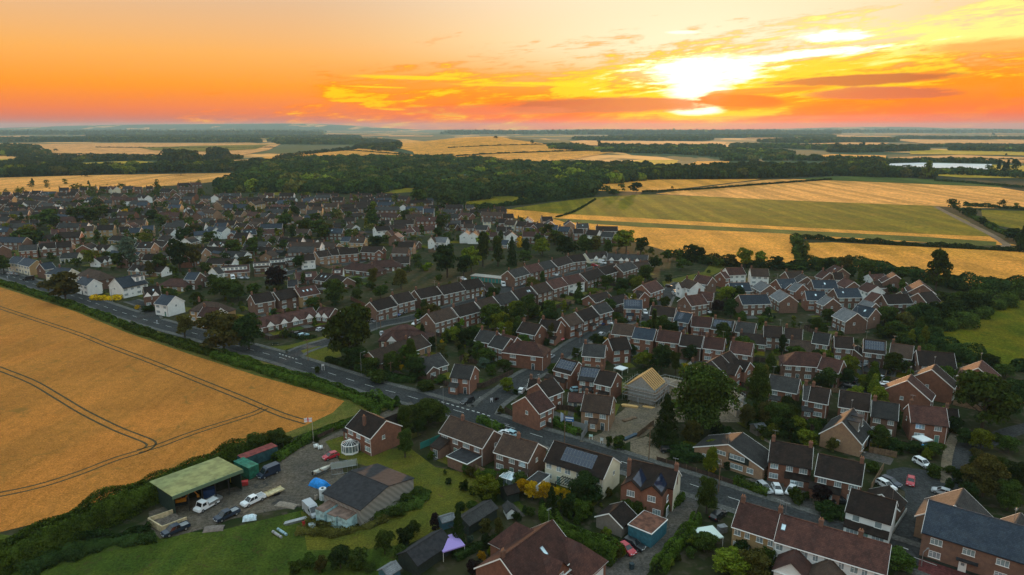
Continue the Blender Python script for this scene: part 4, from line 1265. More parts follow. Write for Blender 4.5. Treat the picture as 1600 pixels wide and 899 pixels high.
Ts('10','''115 975 690 370 o round broad olive green tree beside the road junction end of wheat field
325 950 695 240 d round broad dark green tree right beside the olive roadside tree
1110 1055 610 370 g round largest round green tree standing at the road junction green
545 470 300 170 p round dark purple leaved round tree among the chalet houses
1010 590 400 190 g round
740 310 205 120 d round
130 560 400 230 g round
250 560 430 150 g round
380 540 430 120 g round
1530 470 320 120 o round
1310 440 310 90 o round
1180 420 380 110 g round
1370 540 440 120 g round
1190 560 470 100 g round
1290 470 400 80 g bush
880 660 580 80 g bush
650 610 570 110 g bush
830 600 535 120 g round
60 450 355 120 g round
200 210 80 180 g round
370 200 60 130 g round
450 230 165 90 d round
620 160 80 130 g round
530 130 50 100 g round
720 150 50 80 o round
1320 120 60 120 d round
1410 110 35 100 g round
690 60 -30 60 d tall
760 40 -60 130 g round
870 60 -70 150 g round
960 70 -50 100 o round
1500 210 160 110 g round
1580 330 280 70 g round
630 850 780 50 g bush
560 470 430 90 o round
440 560 490 70 g bush
1540 170 120 80 d round
60 260 210 110 g round
180 300 240 90 d bush
310 260 210 120 o bush
640 760 700 60 d bush
''')
Ts('20','''290 380 130 220 d round wide dark green tree left of the green garages
480 340 140 190 l round yellow green tree behind the green door garages
420 370 200 130 d round
570 290 60 150 g tall
690 290 80 130 g tall
800 280 80 90 d cone
890 270 160 120 g round
1040 210 70 160 l round
910 200 70 80 d tall
860 150 60 60 y tall
1220 230 50 190 d round
1380 200 60 140 g round
1460 190 50 130 o round
1130 120 20 150 o round
1550 200 80 100 g round
640 790 590 190 g round round green tree behind the second terrace near its middle
400 770 690 70 v bush
445 730 660 40 d tall
550 520 455 60 y bush
870 720 570 150 g round
980 700 580 120 g round
1090 660 560 120 l round
470 900 770 190 d round
350 880 760 130 d round
290 870 780 90 l bush
100 890 740 80 d cone
780 850 770 110 g round
1110 890 750 70 o tall small olive street tree beside the white parked van
1450 450 390 110 g round
1560 420 370 100 g round
1570 630 540 100 g round
1430 510 460 100 l bush
1320 550 480 80 g bush
700 490 445 30 d bush
140 320 250 100 v bush
75 320 245 70 g round
230 400 350 60 g bush
1320 580 540 80 g bush
1200 530 500 60 g bush
700 840 780 80 o round
580 60 20 90 g round
210 130 70 60 g round
50 250 190 100 g round
''')
Ts('30','''100 180 5 210 l round
210 200 60 110 g round
285 210 130 60 g round
425 250 155 110 g round
510 250 160 80 g round
600 250 125 120 d round
670 250 140 90 d round
740 280 210 90 d round
830 290 220 90 g round
900 290 195 110 o round
1030 300 155 130 l round
1150 290 165 110 l round
1270 320 215 110 d round
1370 310 270 90 g round
1460 320 280 110 g bush
1560 320 230 90 d round
245 420 275 120 g round
150 450 360 120 g round
50 510 380 130 d round
425 410 350 70 d bush
525 320 230 100 g round
580 310 250 70 g round
320 320 205 120 d bush
740 345 310 35 g bush
1450 130 70 120 g round
1130 410 320 110 o round
820 660 560 120 p round dark purple round tree between the brick houses and the flats
920 690 550 120 d round
230 890 790 180 v round bright green round tree behind the scaffolded new house
590 900 850 120 g round
400 610 520 90 g bush
300 590 530 80 g bush
820 400 380 50 g bush
300 900 600 1 g bush
20 700 640 70 g bush
1400 800 750 40 g bush
1230 720 690 60 g bush
1480 250 120 60 g round
1500 200 90 60 o round
''')
Ts('40','''30 370 220 110 g round
100 380 235 120 d round
200 390 210 120 o round
220 395 290 150 d round
370 400 245 150 g round
500 400 315 180 d round
660 400 290 130 g round
760 440 370 90 d round
940 480 205 210 g tall tall dense tree standing beside the tan field above the meadow
1060 470 390 110 d round
830 440 390 60 d round
570 490 420 130 d round
1150 480 420 110 g bush
1250 500 420 120 g bush
1350 510 430 130 d bush
1450 520 430 130 d bush
1550 530 400 140 g bush
1000 560 490 140 g bush
1100 610 490 150 g bush
1190 660 510 160 d bush
1290 640 500 150 d bush
1060 710 550 180 d bush
940 720 570 170 d bush
860 760 590 190 d bush
760 700 590 140 g bush
700 790 660 180 o bush
900 810 650 180 d bush
600 820 720 150 g bush
530 850 750 150 g bush
700 880 810 160 g bush
500 720 640 70 d tall
560 730 670 90 d bush
1540 90 -10 140 d round
1580 170 20 100 d tall
240 780 730 40 g bush
1020 720 640 110 g bush
640 740 660 120 g bush
820 850 790 90 g bush
''')
Ts('11','''880 220 160 45 g round tiny round tree standing on the verge beside the main road
1160 185 30 210 d round
1280 240 120 180 g round
1340 300 200 160 g bush
870 770 715 45 d bush small dark bush at the foot of the flagpole
1340 480 415 110 d bush
1490 480 410 80 d bush
550 800 670 150 g round
380 850 720 160 g round
190 880 790 180 g bush
640 800 720 90 g bush
1570 750 510 130 g round
1560 890 680 130 g round
''')
Ts('21','''130 640 470 330 g round broad yellow green tree beside the brick farm house
60 720 600 150 d round
760 375 260 115 l round round yellow green street tree at the side street corner
600 150 40 160 g round
570 180 110 110 w bush
740 200 120 120 g round
640 240 160 90 g bush
240 300 240 120 g bush
130 360 290 160 g bush
20 280 225 80 g bush
680 440 410 40 p bush
710 540 480 50 o bush
1000 590 520 50 d bush
830 390 345 50 d bush
1300 90 20 70 g bush
1500 160 120 80 g bush
430 350 290 150 d bush
1330 560 480 80 g bush
1560 800 720 60 g bush
60 230 160 120 g bush
440 150 60 60 o round
''')
Ts('31','''230 190 60 160 l round
380 220 20 190 d round
560 220 150 50 y bush
480 240 60 90 g round
700 720 240 500 g round broad green tree with ragged crown beside the building site
410 800 420 230 d cone tall dark conifer standing behind the gravelled driveway
1130 600 240 220 g tall tall green tree right of the broad olive tree
1370 640 420 170 d round
1490 250 140 170 g round
1040 640 480 140 o round
1330 230 180 90 g bush
1280 220 160 80 g bush
1130 210 150 120 g bush
1030 170 110 80 g round
1250 720 620 110 l bush
1510 790 670 180 l bush
1410 780 680 70 d cone
1180 720 650 160 g bush
1450 660 570 110 g bush
780 900 770 140 l round small yellow green tree in front of the chalet roofed house
620 760 600 160 o bush
560 900 820 270 d bush
1590 740 600 80 g bush
30 820 710 120 g bush
590 130 0 120 d round
820 730 640 150 d bush
900 740 660 150 d bush
''')
Ts('41','''90 340 205 160 g round
215 330 200 110 d round
60 120 45 150 l bush
600 240 70 150 g round
690 230 130 80 g round
440 200 140 80 g bush
380 370 320 70 g bush
530 310 250 70 g bush
1340 690 270 430 g round wide spreading green tree at the right edge beside the lane
1500 600 340 240 d round
1480 260 170 150 g round
1560 420 280 160 d round
1290 840 700 190 l round
1180 800 680 160 d round
1240 880 820 100 o round
1080 700 580 120 d bush
910 890 770 150 g round
1500 860 740 160 g round
480 820 650 170 g round
110 830 720 110 o bush
600 850 760 180 d bush
760 850 780 170 d bush
1050 140 40 120 d round
1150 130 60 110 g bush
1340 200 90 170 d round
880 50 0 120 g bush
980 60 20 100 g bush
600 690 580 90 d round
1400 760 700 90 g bush
20 640 580 90 d bush
330 780 700 50 d tall
''')
Ts('12','''1160 400 260 130 g bush
800 850 760 140 g bush
900 880 770 110 o bush
1050 880 720 200 d round
1180 860 740 200 g round
1400 760 600 160 g round
1540 800 680 130 g round
1280 870 830 120 g bush
1560 700 560 150 d bush
700 910 810 120 g bush
1500 450 380 130 g bush
1550 350 280 120 g bush
''')
Ts('22','''380 690 400 120 d cone dark columnar conifer between black sheds and long shed
200 570 440 90 p tall
590 580 465 100 o round
700 580 470 90 o round
600 700 590 100 d round
470 660 600 65 w bush
640 750 690 70 l bush
565 790 720 70 y bush
500 899 810 120 p bush
880 290 165 120 y round
960 330 200 110 y round
1040 340 190 120 y round
1130 330 220 100 y round
1220 330 250 100 y round
1110 490 250 140 d cone dark columnar conifer in front of the golden shrubs
1240 450 345 130 g round
1400 440 350 90 g bush
1220 860 730 140 o round feathery olive tree standing beside the red tiled roof
600 320 240 130 g bush
400 400 345 90 d bush
740 170 80 120 g bush
690 230 170 90 g bush
840 480 420 80 d bush
900 430 370 50 d bush
950 450 380 80 g bush
1550 290 230 80 o bush
1560 170 50 150 g round
1420 330 270 170 g bush
50 860 760 130 o round
60 300 240 150 g bush
30 600 480 110 g bush
480 380 340 100 g bush
''')
Ts('32','''730 440 180 170 g round rounded green tree beside the top of the gravel drive
100 470 335 130 g round
200 440 330 110 g bush
1010 760 640 150 d round
850 840 740 130 o round
940 950 770 310 l round
1090 940 740 260 o round
1200 860 700 130 g bush
1430 350 225 130 g bush
760 110 -60 140 l tall
760 100 50 70 y bush
890 80 20 80 d bush
1150 140 90 100 g bush
1300 860 760 110 g bush
1500 320 250 60 g bush
''')
Ts('42','''680 899 755 240 g round rounded green tree in front of the red road surface
1330 330 40 330 o round
1500 420 200 200 g round
1560 260 60 160 d round
1120 200 100 120 d round
920 150 60 130 g bush
30 360 230 150 p round
420 110 30 110 g bush
90 460 370 210 d bush
1040 120 60 90 g bush
1430 130 0 150 g round
1250 110 0 130 d round
130 290 190 100 g bush
1180 350 200 140 d round
1020 250 160 70 d bush
''')
# lone trees and clumps out in the fields
Ts('T3','''780 488 420 90 d round
690 485 425 60 g round
600 480 440 60 g round
560 478 435 60 d round
640 495 460 90 g bush
390 520 450 90 g round
460 512 440 80 g round
340 515 460 70 g round
60 560 505 70 d round
130 550 515 60 d bush
210 545 520 60 d bush
1003 468 445 22 d round
545 210 155 30 d round
355 222 198 20 d round
595 235 215 20 d round
650 200 178 25 d round
690 200 178 30 d round
125 185 155 25 d round
40 655 630 16 d cone
8 650 625 16 d cone
''')
Ts('T4','''1150 585 522 80 d round
1190 605 560 70 d round
1240 625 575 80 d round
1290 640 575 80 d round
1170 570 540 60 g round
1345 690 640 50 d bush
1465 585 530 55 d round
1555 587 545 35 l round
1540 780 710 80 d round
1590 855 700 70 d cone
190 850 770 80 g bush
220 880 830 60 g bush
1010 400 295 80 l tall
895 370 312 60 g round
750 385 320 60 g round
680 385 340 90 d round
1440 380 290 28 d tall
1470 380 300 26 d tall
1495 380 285 26 d tall
1545 375 285 55 d round
1390 360 312 60 g round
1155 300 262 40 d round
430 230 168 50 d round
590 225 168 40 d round
510 210 175 30 d round
720 215 170 40 d round
1412 130 112 22 d round
1490 260 240 18 d round
''')
Ts('T1','''775 278 235 55 d round
675 282 240 80 d round
590 285 258 50 d round
535 388 350 80 d round dark lone tree in the middle of the pale field edge
1120 378 310 100 d round
70 310 270 40 d round
125 305 282 25 d round
110 490 460 40 g round
745 460 430 60 g round
980 490 410 50 g tall
345 228 208 25 d round
1410 395 372 40 d bush
1470 392 370 50 d bush
620 650 570 140 g round
540 690 580 150 g round
460 690 580 110 g round
480 590 535 100 d round
600 590 525 80 d round
290 720 600 170 g round
230 590 565 60 g round
130 800 730 160 l round
200 810 740 110 g round
870 650 575 90 g round
950 670 600 90 d round
780 640 590 50 y round
1150 800 715 110 d round
1200 720 665 90 g round
1110 800 720 40 d cone
790 860 780 110 w round
''')
Ts('T2','''1005 290 248 60 d round
1050 285 250 50 d round
1112 272 248 22 d round
1218 275 243 55 g round
1460 300 262 80 g round
905 252 228 40 d round
955 258 242 25 d round
440 300 270 40 d round
250 300 275 60 d round
1500 150 128 30 d round
735 600 545 50 v round bright yellow tree in the middle of the far village roofs
725 690 590 100 g round
235 640 570 80 d round
170 740 630 110 g round
300 760 650 110 g round
420 790 690 120 g round
230 800 690 40 d tall
520 670 600 50 o round
700 740 680 80 o round
930 680 600 60 g round
1070 680 610 70 g round
1160 730 630 80 g round
1010 580 470 130 g round
1200 600 500 130 g round
740 820 760 100 d round
890 850 790 80 d round
1420 830 740 90 v round
1250 540 450 100 g round
1100 500 430 90 g round
1380 420 365 50 w round
1300 430 370 60 w round
1160 410 355 60 w round
1550 500 420 90 g round
1480 520 440 80 g round
660 780 740 60 g bush
''')
# ---------------- hedges, woods, scattered garden planting ----------------
def hedge(pts,h,w,leaf='h',f='P',label=None,cat='hedge',size=None,rough=.25,name='hedge',dens=1.0,kind=None):
    P=polyline(PX(pts,f),sub=5); L=sum((P[i+1]-P[i]).length for i in range(len(P)-1)); c=P[len(P)//2]; dist=c.length
    size=size or max(.16,min(1.6,dist*.0011)); nq=int(min(60000,L*(w+2*h)*.9/(size*size)*1.6*dens)); rg=np.random.default_rng(int(L*10)%9999)
    Ls=[0]
    for i in range(1,len(P)): Ls.append(Ls[-1]+(P[i]-P[i-1]).length)
    Ls=np.array(Ls); PP=np.array([[p.x,p.y] for p in P]); D=np.gradient(PP,axis=0); D/=np.linalg.norm(D,axis=1)[:,None]+1e-9
    s=rg.uniform(0,L,nq); tz=np.interp(s,Ls,np.array([terr(p.x,p.y) for p in P])); x=np.interp(s,Ls,PP[:,0]); y=np.interp(s,Ls,PP[:,1]); dx=np.interp(s,Ls,D[:,0]); dy=np.interp(s,Ls,D[:,1])
    bump=1+rough*(np.sin(s*.9/h+1.3)*.4+np.sin(s*.37/h)*.5+np.sin(s*2.1/h+.5)*.3)
    a=rg.uniform(0,PI,nq); ex=.45; cu=np.sign(np.cos(a))*np.abs(np.cos(a))**ex; su=np.sin(a)**ex
    lat=cu*w/2*bump*rg.uniform(.82,1.05,nq); z=su*h*bump*rg.uniform(.85,1.05,nq)*np.where(rg.random(nq)<.45,rg.uniform(.1,1,nq),1)
    X=x-dy*lat-c.x; Y=y+dx*lat-c.y; V=leaves(np.stack([X,Y,z+tz],1),np.stack([-dy*cu,dx*cu,su+.1],1),size,rg)
    o=link(name,quadmesh(name,V,LEAF[leaf])); o.location=(c.x,c.y,0)
    if kind: return stuff(o,label,cat)
    return tagm(o,cat,label,None if label else 'hedges of the village',dict(leaf=LEAFN.get(leaf,'green'),nm='hedge',shape='hedge',h=h))
hedge([(-80,427),(0,443),(60,462),(130,485),(200,512)],1.9,4.0,label='trimmed roadside hedge between main road and wheat, far left stretch')
hedge([(200,512),(240,526),(300,545),(340,557)],2.0,4.5,label='overgrown roadside hedge under the two roadside trees')
hedge([(340,557),(394,574),(450,591),(520,611),(575,630),(605,643)],2.2,5.5,label='broad bright roadside hedge beside the lower end of the wheat field')
hedge([(585,620),(600,632),(620,640)],2.2,3,label='short dark hedge end at the farm entrance')
hedge([(430,722),(470,695),(500,678),(540,665),(590,648)],1.6,2.4,label='low hedge along the farm driveway behind the flagpole')
hedge([(-60,912),(0,888),(60,860),(120,832),(180,804),(238,778)],4.0,7,rough=.4,label='wild overgrown hedge between wheat field and lawn, bottom left',dens=1.5)
hedge([(235,773),(290,747),(340,726),(400,702),(445,688)],3.2,4,rough=.4,label='wild hedge behind the green roofed barn')
hedge([(20,900),(80,870),(150,850),(220,840),(240,835)],1.6,7,'d',rough=.5,label='low brambles spreading at the foot of the wild hedge')
hedge([(580,800),(620,795),(650,780),(668,768)],1.3,5,'g',rough=.5,label='rough brambles along the gable of the grey barn')
hedge([(470,826),(520,830),(570,822),(600,808)],1.1,4,'o',rough=.5,label='rough brambles in front of the pale cargo containers')
hedge([(1065,440),(1190,600),(1350,660),(1500,720),(1640,790)],2.8,3.2,'h','22',label='tall clipped hedge behind the red tiled house')
hedge([(330,420),(430,370),(520,300)],1.9,2.2,'h','32',label='clipped bright hedge beside the cream gable wall')
hedge([(330,900),(420,770),(500,665),(580,600),(625,530),(635,460)],2.2,2.4,'h','32',rough=.4,label='bushy hedge running along the gravel drive')
hedge([(540,590),(620,620),(720,670)],1.6,2.2,'h','21',label='clipped hedge by the pavement behind the brick pair of houses')
hedge([(1130,600),(1230,660),(1320,700)],1.6,2.0,'h','21',label='clipped hedge along the pavement below the estate board')
hedge([(440,870),(560,885),(700,890)],1.8,3.0,'d','31',label='dark hedge in front of the chalet roofed house')
hedge([(940,180),(1060,225),(1200,280)],1.6,1.8,'h','32',label='clipped hedge in front of the parked white cars')
hedge([(10,410),(110,430),(210,470)],1.8,3.2,'d','42',label='dark clipped hedge beside the white lean to cottage')
hedge([(1060,640),(1200,690),(1360,720)],2.2,3,'d','31',label='dark hedge behind the chalet roofed house')
hedge([(210,580),(290,600),(370,590)],1.2,1.8,'d','M2',label='low dark hedge round the small parking bay')
hedge([(440,740),(520,755),(600,790)],1.6,2.2,'d','M2',label='dark hedge below the largest round tree')
hedge([(580,350),(660,355),(765,350)],1.8,3,'y','M1',label='golden topped hedge at the junction near white cottages')
hedge([(400,810),(580,890),(760,870),(830,840)],1.6,2,'d','20',label='dark hedge in front of the brick houses')
hedge([(350,790),(480,720),(560,690),(700,640)],1.4,1.6,'d','22',label='low dark hedge by the long black shed')
hedge([(640,790),(800,850),(1000,870)],2.2,3.0,'d','M2',label='dark hedge behind the main road pavement')
# field hedges
hedge([(640,248),(700,246),(760,242),(840,239),(930,236.5)],4,7,'d',label='hedge crossing the foot of the golden hill',rough=.5)
hedge([(700,232),(760,229),(830,227),(900,226)],3,6,'d',label='hedge line high on the golden hill',rough=.6)
hedge([(540,236),(600,240),(640,243)],3,6,'d',label='hedge below the clump on the golden hill',rough=.6)
hedge([(1388,252),(1500,249),(1690,252)],3,6,'d',label='hedge between distant fields behind the polytunnels',rough=.6)
hedge([(60,241),(200,243),(380,244)],3,6,'d',label='hedge across the far stubble field at left',rough=.6)
hedge([(150,231),(300,232),(430,231)],3,5,'d',label='thin hedge beyond the far stubble field at left',rough=.6)
hedge([(1240,372),(1300,376),(1400,383),(1500,388),(1585,393)],2.6,4,'d',label='long field hedge above the right tan field',rough=.5)
hedge([(1243,374),(1248,395),(1252,415)],3,6,'g',label='overgrown hedge between the two tan fields',rough=.5)
hedge([(1003,301),(1100,296),(1190,289),(1300,281)],2.2,3,'d',label='thin dark hedge between the pale field and small field')
hedge([(870,340),(900,330),(930,312)],1.2,2,'d',label='thin hedge stub behind the far estate')
hedge([(1505,322),(1540,324),(1600,328),(1680,332)],3,5,'d',label='dark hedge above the small right meadow',rough=.5)
hedge([(1510,335),(1535,348),(1560,362),(1600,375)],2.5,5,'g',label='scrubby hedge along the farm track',rough=.6)
hedge([(1260,417),(1340,419),(1400,424),(1440,434),(1500,449),(1600,448),(1690,456)],4.5,12,'d',label='thick dark hedge below the right tan field',rough=.5)
hedge([(1060,402),(1110,412),(1180,418),(1260,420)],4,9,'d',label='thick hedge between tan field and modern estate',rough=.5)
hedge([(1565,462),(1530,486),(1480,505),(1400,530)],3.5,14,'g',label='broad scrub edge of the bright meadow',rough=.6)
hedge([(1440,530),(1500,556),(1560,578),(1640,572)],3.5,8,'d',label='scrub belt below the bright meadow',rough=.6)
hedge([(1460,283),(1500,285),(1580,292),(1690,300)],2.5,5,'d',label='hedge along the top of the pale field at right')
hedge([(720,326),(760,326),(790,322),(860,314),(925,307)],4,9,'d',label='tree lined hedge left of the large green field',rough=.5)
GLADES=[[(p.x,p.y) for p in PX(q)] for q in ([(596,304),(608,296),(640,294),(662,295),(660,302),(640,306)],[(560,271),(620,270),(640,273),(600,276)],[(690,274),(740,268),(745,272),(700,278)],[(470,262),(520,261),(515,264),(475,265)],[(840,284),(880,280),(900,283),(860,288)])]
def woodmass(name,label,polys,spacing,h,nl,leaf='wd',seed=1,jit=.5,f='P',wide=1.15,size=None,cat='wood'):
    """a far-off wood: leaf clusters tree by tree, one mesh"""
    rg=np.random.default_rng(seed); out=[]; k=0
    for pts in polys:
        Q=[G(*fp(f,x,y),0) for x,y in pts]; xs=[p.x for p in Q]; ys=[p.y for p in Q]
        y=min(ys)
        while y<max(ys)+.1:
            x=min(xs)
            while x<max(xs)+.1:
                px,py=x+rg.normal()*spacing*.3,y+rg.normal()*spacing*.3; x+=spacing
                if not inside([(p.x,p.y) for p in Q],px,py): continue
                if any(inside(g_,px,py) for g_ in GLADES): continue
                hh=h*rg.uniform(.5,1.35); w=spacing*wide*rg.uniform(.7,1.5); n=nl
                t0=terr(px,py)
                a=rg.normal(size=(n,3)); a/=np.linalg.norm(a,axis=1)[:,None]; a[:,2]=np.abs(a[:,2])*1.0
                low=rg.random(n)<.25; rr=rg.uniform(.8,1.05,n)[:,None]
                C=np.stack([px+a[:,0]*w*.55*rr[:,0],py+a[:,1]*w*.55*rr[:,0],t0+hh*(.42+.56*a[:,2]*rr[:,0])],1)
                C[low,2]=t0+hh*rg.uniform(0,.4,low.sum())
                out.append(leaves(C,a,size or w*.16,rg)); k+=1
            y+=spacing
    if not out: return
    V=np.concatenate(out); me=quadmesh(name,V,LEAF[leaf]); me.materials.append(LEAF['d']); me.materials.append(LEAF['o']); me.materials.append(LEAF['g']); me.materials.append(LEAF['l'])
    mi=np.concatenate([np.full(len(o_)//4,rg.choice([0,0,0,0,1,1,1,2,3,3] if rg.random()<.96 else [4])) for o_ in out]).astype(np.int32); me.polygons.foreach_set('material_index',mi)
    o=link(name,me); return stuff(o,label,cat)
woodmass('woodland','dark mixed woodland behind the village, centre',[[(338,300),(352,288),(372,278),(420,262),(470,254),(600,250),(740,253),(820,262),(900,262),(960,268),(1030,276),(1005,282),(920,290),(935,306),(860,313),(800,306),(740,312),(725,322),(700,318),(660,301),(600,302),(560,306),(450,300),(400,303)]],17,12.5,230,seed=3)
woodmass('woodland','long belt of dark trees behind the small fields, right',[[(940,279),(1000,281),(1100,280),(1190,279),(1300,275),(1385,277),(1460,280),(1440,274),(1300,266),(1180,264),(1060,267),(980,262),(900,260)]],16,12,170,seed=4)
woodmass('woodland','dark tree belt between the pale wheat and yellow fields, left',[[(-90,281),(0,277),(140,273),(300,269),(410,268),(420,262),(340,258),(280,262),(200,265),(60,266),(0,268),(-90,270)]],16,12,150,seed=5)
woodmass('tree_clump','dense clump of trees on the golden hill side',[[(556,232),(600,238),(625,233),(620,222),(596,219),(570,224)]],18,10,60,seed=6)
woodmass('tree_clump','dark block of plantation behind the yellow fields',[[(256,256),(300,258),(312,252),(300,247),(262,246)],[(325,250),(358,250),(356,243),(332,243)]],18,20,60,seed=7)
woodmass('woodland','distant wooded belts beyond the stubble on the left',[[(-90,222),(140,222),(400,223),(400,219),(140,218),(-90,219)],[(0,244),(60,246),(70,240),(30,236),(0,238)],[(-90,234),(0,236),(60,233),(-90,230)],[(140,216.5),(400,217),(560,216),(560,214.5),(140,214)]],30,15,30,seed=8,wide=1.5)
woodmass('woodland','distant wooded belts in the middle of the plain',[[(440,226),(560,226),(600,221),(520,219),(420,220)],[(900,219),(1020,220),(1100,220.5),(1110,218),(900,217)],[(950,214),(1100,215.5),(1300,215),(1300,212.5),(1100,212.5)]],30,14,30,seed=9,wide=1.5)
woodmass('woodland','hazy woods and gardens around the distant village',[[(900,236),(960,238),(1060,241),(1130,246),(1230,245),(1240,240),(1180,236),(1100,234),(1000,232)],[(940,230),(1040,231.5),(1130,232),(1130,230),(940,228.5)],[(1140,230),(1230,232),(1330,236),(1380,236),(1380,232),(1240,229),(1150,227)],[(860,233),(900,236),(930,234),(900,229),(860,229)],[(1130,252),(1240,251),(1380,254),(1380,252.5),(1240,249),(1130,250)]],22,11,60,seed=10,wide=1.0)
woodmass('woodland','distant dark woods on the right horizon',[[(1180,222),(1240,224),(1340,223),(1400,222),(1400,219),(1280,217)],[(1480,236),(1690,240),(1690,237),(1520,234)],[(1400,217),(1690,219),(1690,217),(1400,215.5)]],26,14,34,seed=11,wide=1.2)
woodmass('woodland','dark copse above the long right tree belt',[[(1300,262),(1378,266),(1376,258),(1350,254),(1300,256)],[(1290,238),(1330,239),(1450,236),(1440,232),(1300,234)]],17,14,60,seed=12)
woodmass('woodland','tree lines between the fields at right distance',[[(1380,270),(1520,275),(1690,283),(1690,279),(1520,271),(1390,267)],[(1380,256.5),(1480,254),(1560,257),(1560,255),(1480,252.5),(1385,254.5)],[(1400,230.5),(1560,230),(1690,232),(1690,230),(1500,227)]],15,9,40,seed=13)
woodmass('woodland','tree lines between the fields at left distance',[[(-90,262),(60,257),(140,253),(270,250.5),(380,250),(380,248),(140,250),(60,253),(-90,259)],[(30,248.5),(150,249),(250,250),(250,248),(150,247),(30,246)],[(380,256),(480,251),(600,254),(740,253),(740,250.5),(600,251.5),(480,248.5),(400,253)],[(440,247),(500,240),(560,234),(560,232.5),(440,245)]],16,9,40,seed=14)
woodmass('woodland','far hazy tree belts under the horizon',[[(-90,211),(300,211.5),(500,211),(500,210),(-90,210)],[(700,210),(1000,210.5),(1300,210),(1300,209),(700,209)],[(-90,207),(500,207.5),(500,207),(-90,206.4)],[(900,207.5),(1690,208),(1690,207.2),(900,206.8)]],100,18,14,seed=15,wide=1.9)
for q,mt in (([(560,271),(620,270),(640,273),(600,276)],'green'),([(690,274),(740,268),(745,272),(700,278)],'gold'),([(470,262),(520,261),(515,264),(475,265)],'dgreen'),([(840,284),(880,280),(900,283),(860,288)],'green')): field('glade_grass',q,mt,.03)
# garden trees and shrubs that fill the plots between the houses
ZONES=[[(0,300),(100,290),(330,290),(480,308),(620,312),(740,330),(940,372),(1000,385),(1050,410),(1000,420),(860,400),(700,420),(640,440),(560,470),(520,530),(330,530),(260,490),(140,455),(60,430),(0,415)],
 [(700,440),(860,440),(960,440),(1030,450),(1020,520),(1180,540),(1180,560),(1100,570),(980,560),(900,560),(860,600),(880,640),(780,610),(760,560),(640,600),(600,580),(620,540)],
 [(1000,430),(1200,430),(1420,450),(1420,500),(1560,590),(1480,680),(1450,720),(1300,700),(1180,690),(1180,620),(1220,560),(1000,520)],
 [(660,700),(760,730),(850,760),(960,800),(1000,820),(1100,800),(1110,880),(960,899),(880,800),(780,790),(700,760)]]
ZONES.append([(0,295),(100,288),(330,290),(480,308),(620,312),(740,332),(940,374),(990,390),(900,392),(700,385),(560,378),(400,385),(200,388),(0,392)])
def scatter(n,zone,hmin,hmax,seed,kinds,mg=1.2):
    rg=random.Random(seed); Z=ZONES[zone]; x0=min(p[0] for p in Z);x1=max(p[0] for p in Z);y0=min(p[1] for p in Z);y1=max(p[1] for p in Z)
    k=0; tries=0
    while k<n and tries<n*60:
        tries+=1; px,py=rg.uniform(x0,x1),rg.uniform(y0,y1)
        if not inside(Z,px,py): continue
        g=G(px,py,0); h=rg.uniform(hmin,hmax)
        if not clear(g.x,g.y,mg+h*.12*min(1,mg)) or onroad(g.x,g.y,1.0+h*.2): continue
        sh='bush' if h<3.6 else rg.choice(('round','round','round','tall'))
        tree_at(g.x,g.y,h,h*rg.uniform(.7,1.05) if sh!='tall' else h*.5,rg.choice(kinds),sh); k+=1
Ts('P','''0 0 0 0 g round''') if False else None
# ---------------- near buildings ----------------
def HH(label,f,*a,name=None,**k):
    return house(f,*a,label=label,name=name,**k)
# brick farm house with conservatory
fh=HH('brick farm house with white octagonal conservatory beside the flagpole','11',1222,505,1415,590,2,'r','b',9.5,'np nc W',he=5.0,hr=8.0,name='farm_house')
fl=fh['_fl']
def extbox(par,x0,x1,y0,y1,h,wm,rm,name='extension',roofname='extension_roof',trim=True):
    a=MB(); a.box(x0,x1,y0,y1,0,h,wm); e=a.build(name,par)
    a=MB(); a.box(x0-.25,x1+.25,y0-.25,y1+.25 if y1<-1 else y1,h+.003,h+.2,TRIM if trim else rm); a.box(x0-.1,x1+.1,y0-.1,y1+.05,h+.203,h+.26,rm); a.build(roofname,par); return e
def Lw(o): return next(((L,w) for t,L,w,_,_ in HS if t==o))
L,w=Lw(fh); chimney(fh,-L*.0,-w*.3,4,8.8,2)
a=MB(); a.box(-L/2-3.2,-L/2-.005,-w/2+1,w/2-2,0,2.7,WALL['r']); e=a.build('side_extension',fh); window(e,-L/2-1.6,-w/2+.996,.9,1.3,1.2,2)
a=MB(); a.prism([(-L/2-3.5,-w/2+.7,2.6),(-L/2-3.5,w/2-1.6,2.6),(-L/2-3.5,0,4.3)],(3.45,0,0),ROOF['b']); a.build('side_roof',fh)
a=MB(); a.box(L*.05,L*.30,w/2-2.5,w/2+3.5,0,4.9,WALL['r']); a.build('rear_wing',fh)
a=MB(); a.prism([(L*.05-.3,w/2+3.7,4.8),(L*.30+.3,w/2+3.7,4.8),(L*.175,w/2+3.7,7.1)],(0,-w/2-3,0),ROOF['b']); a.build('rear_wing_roof',fh)
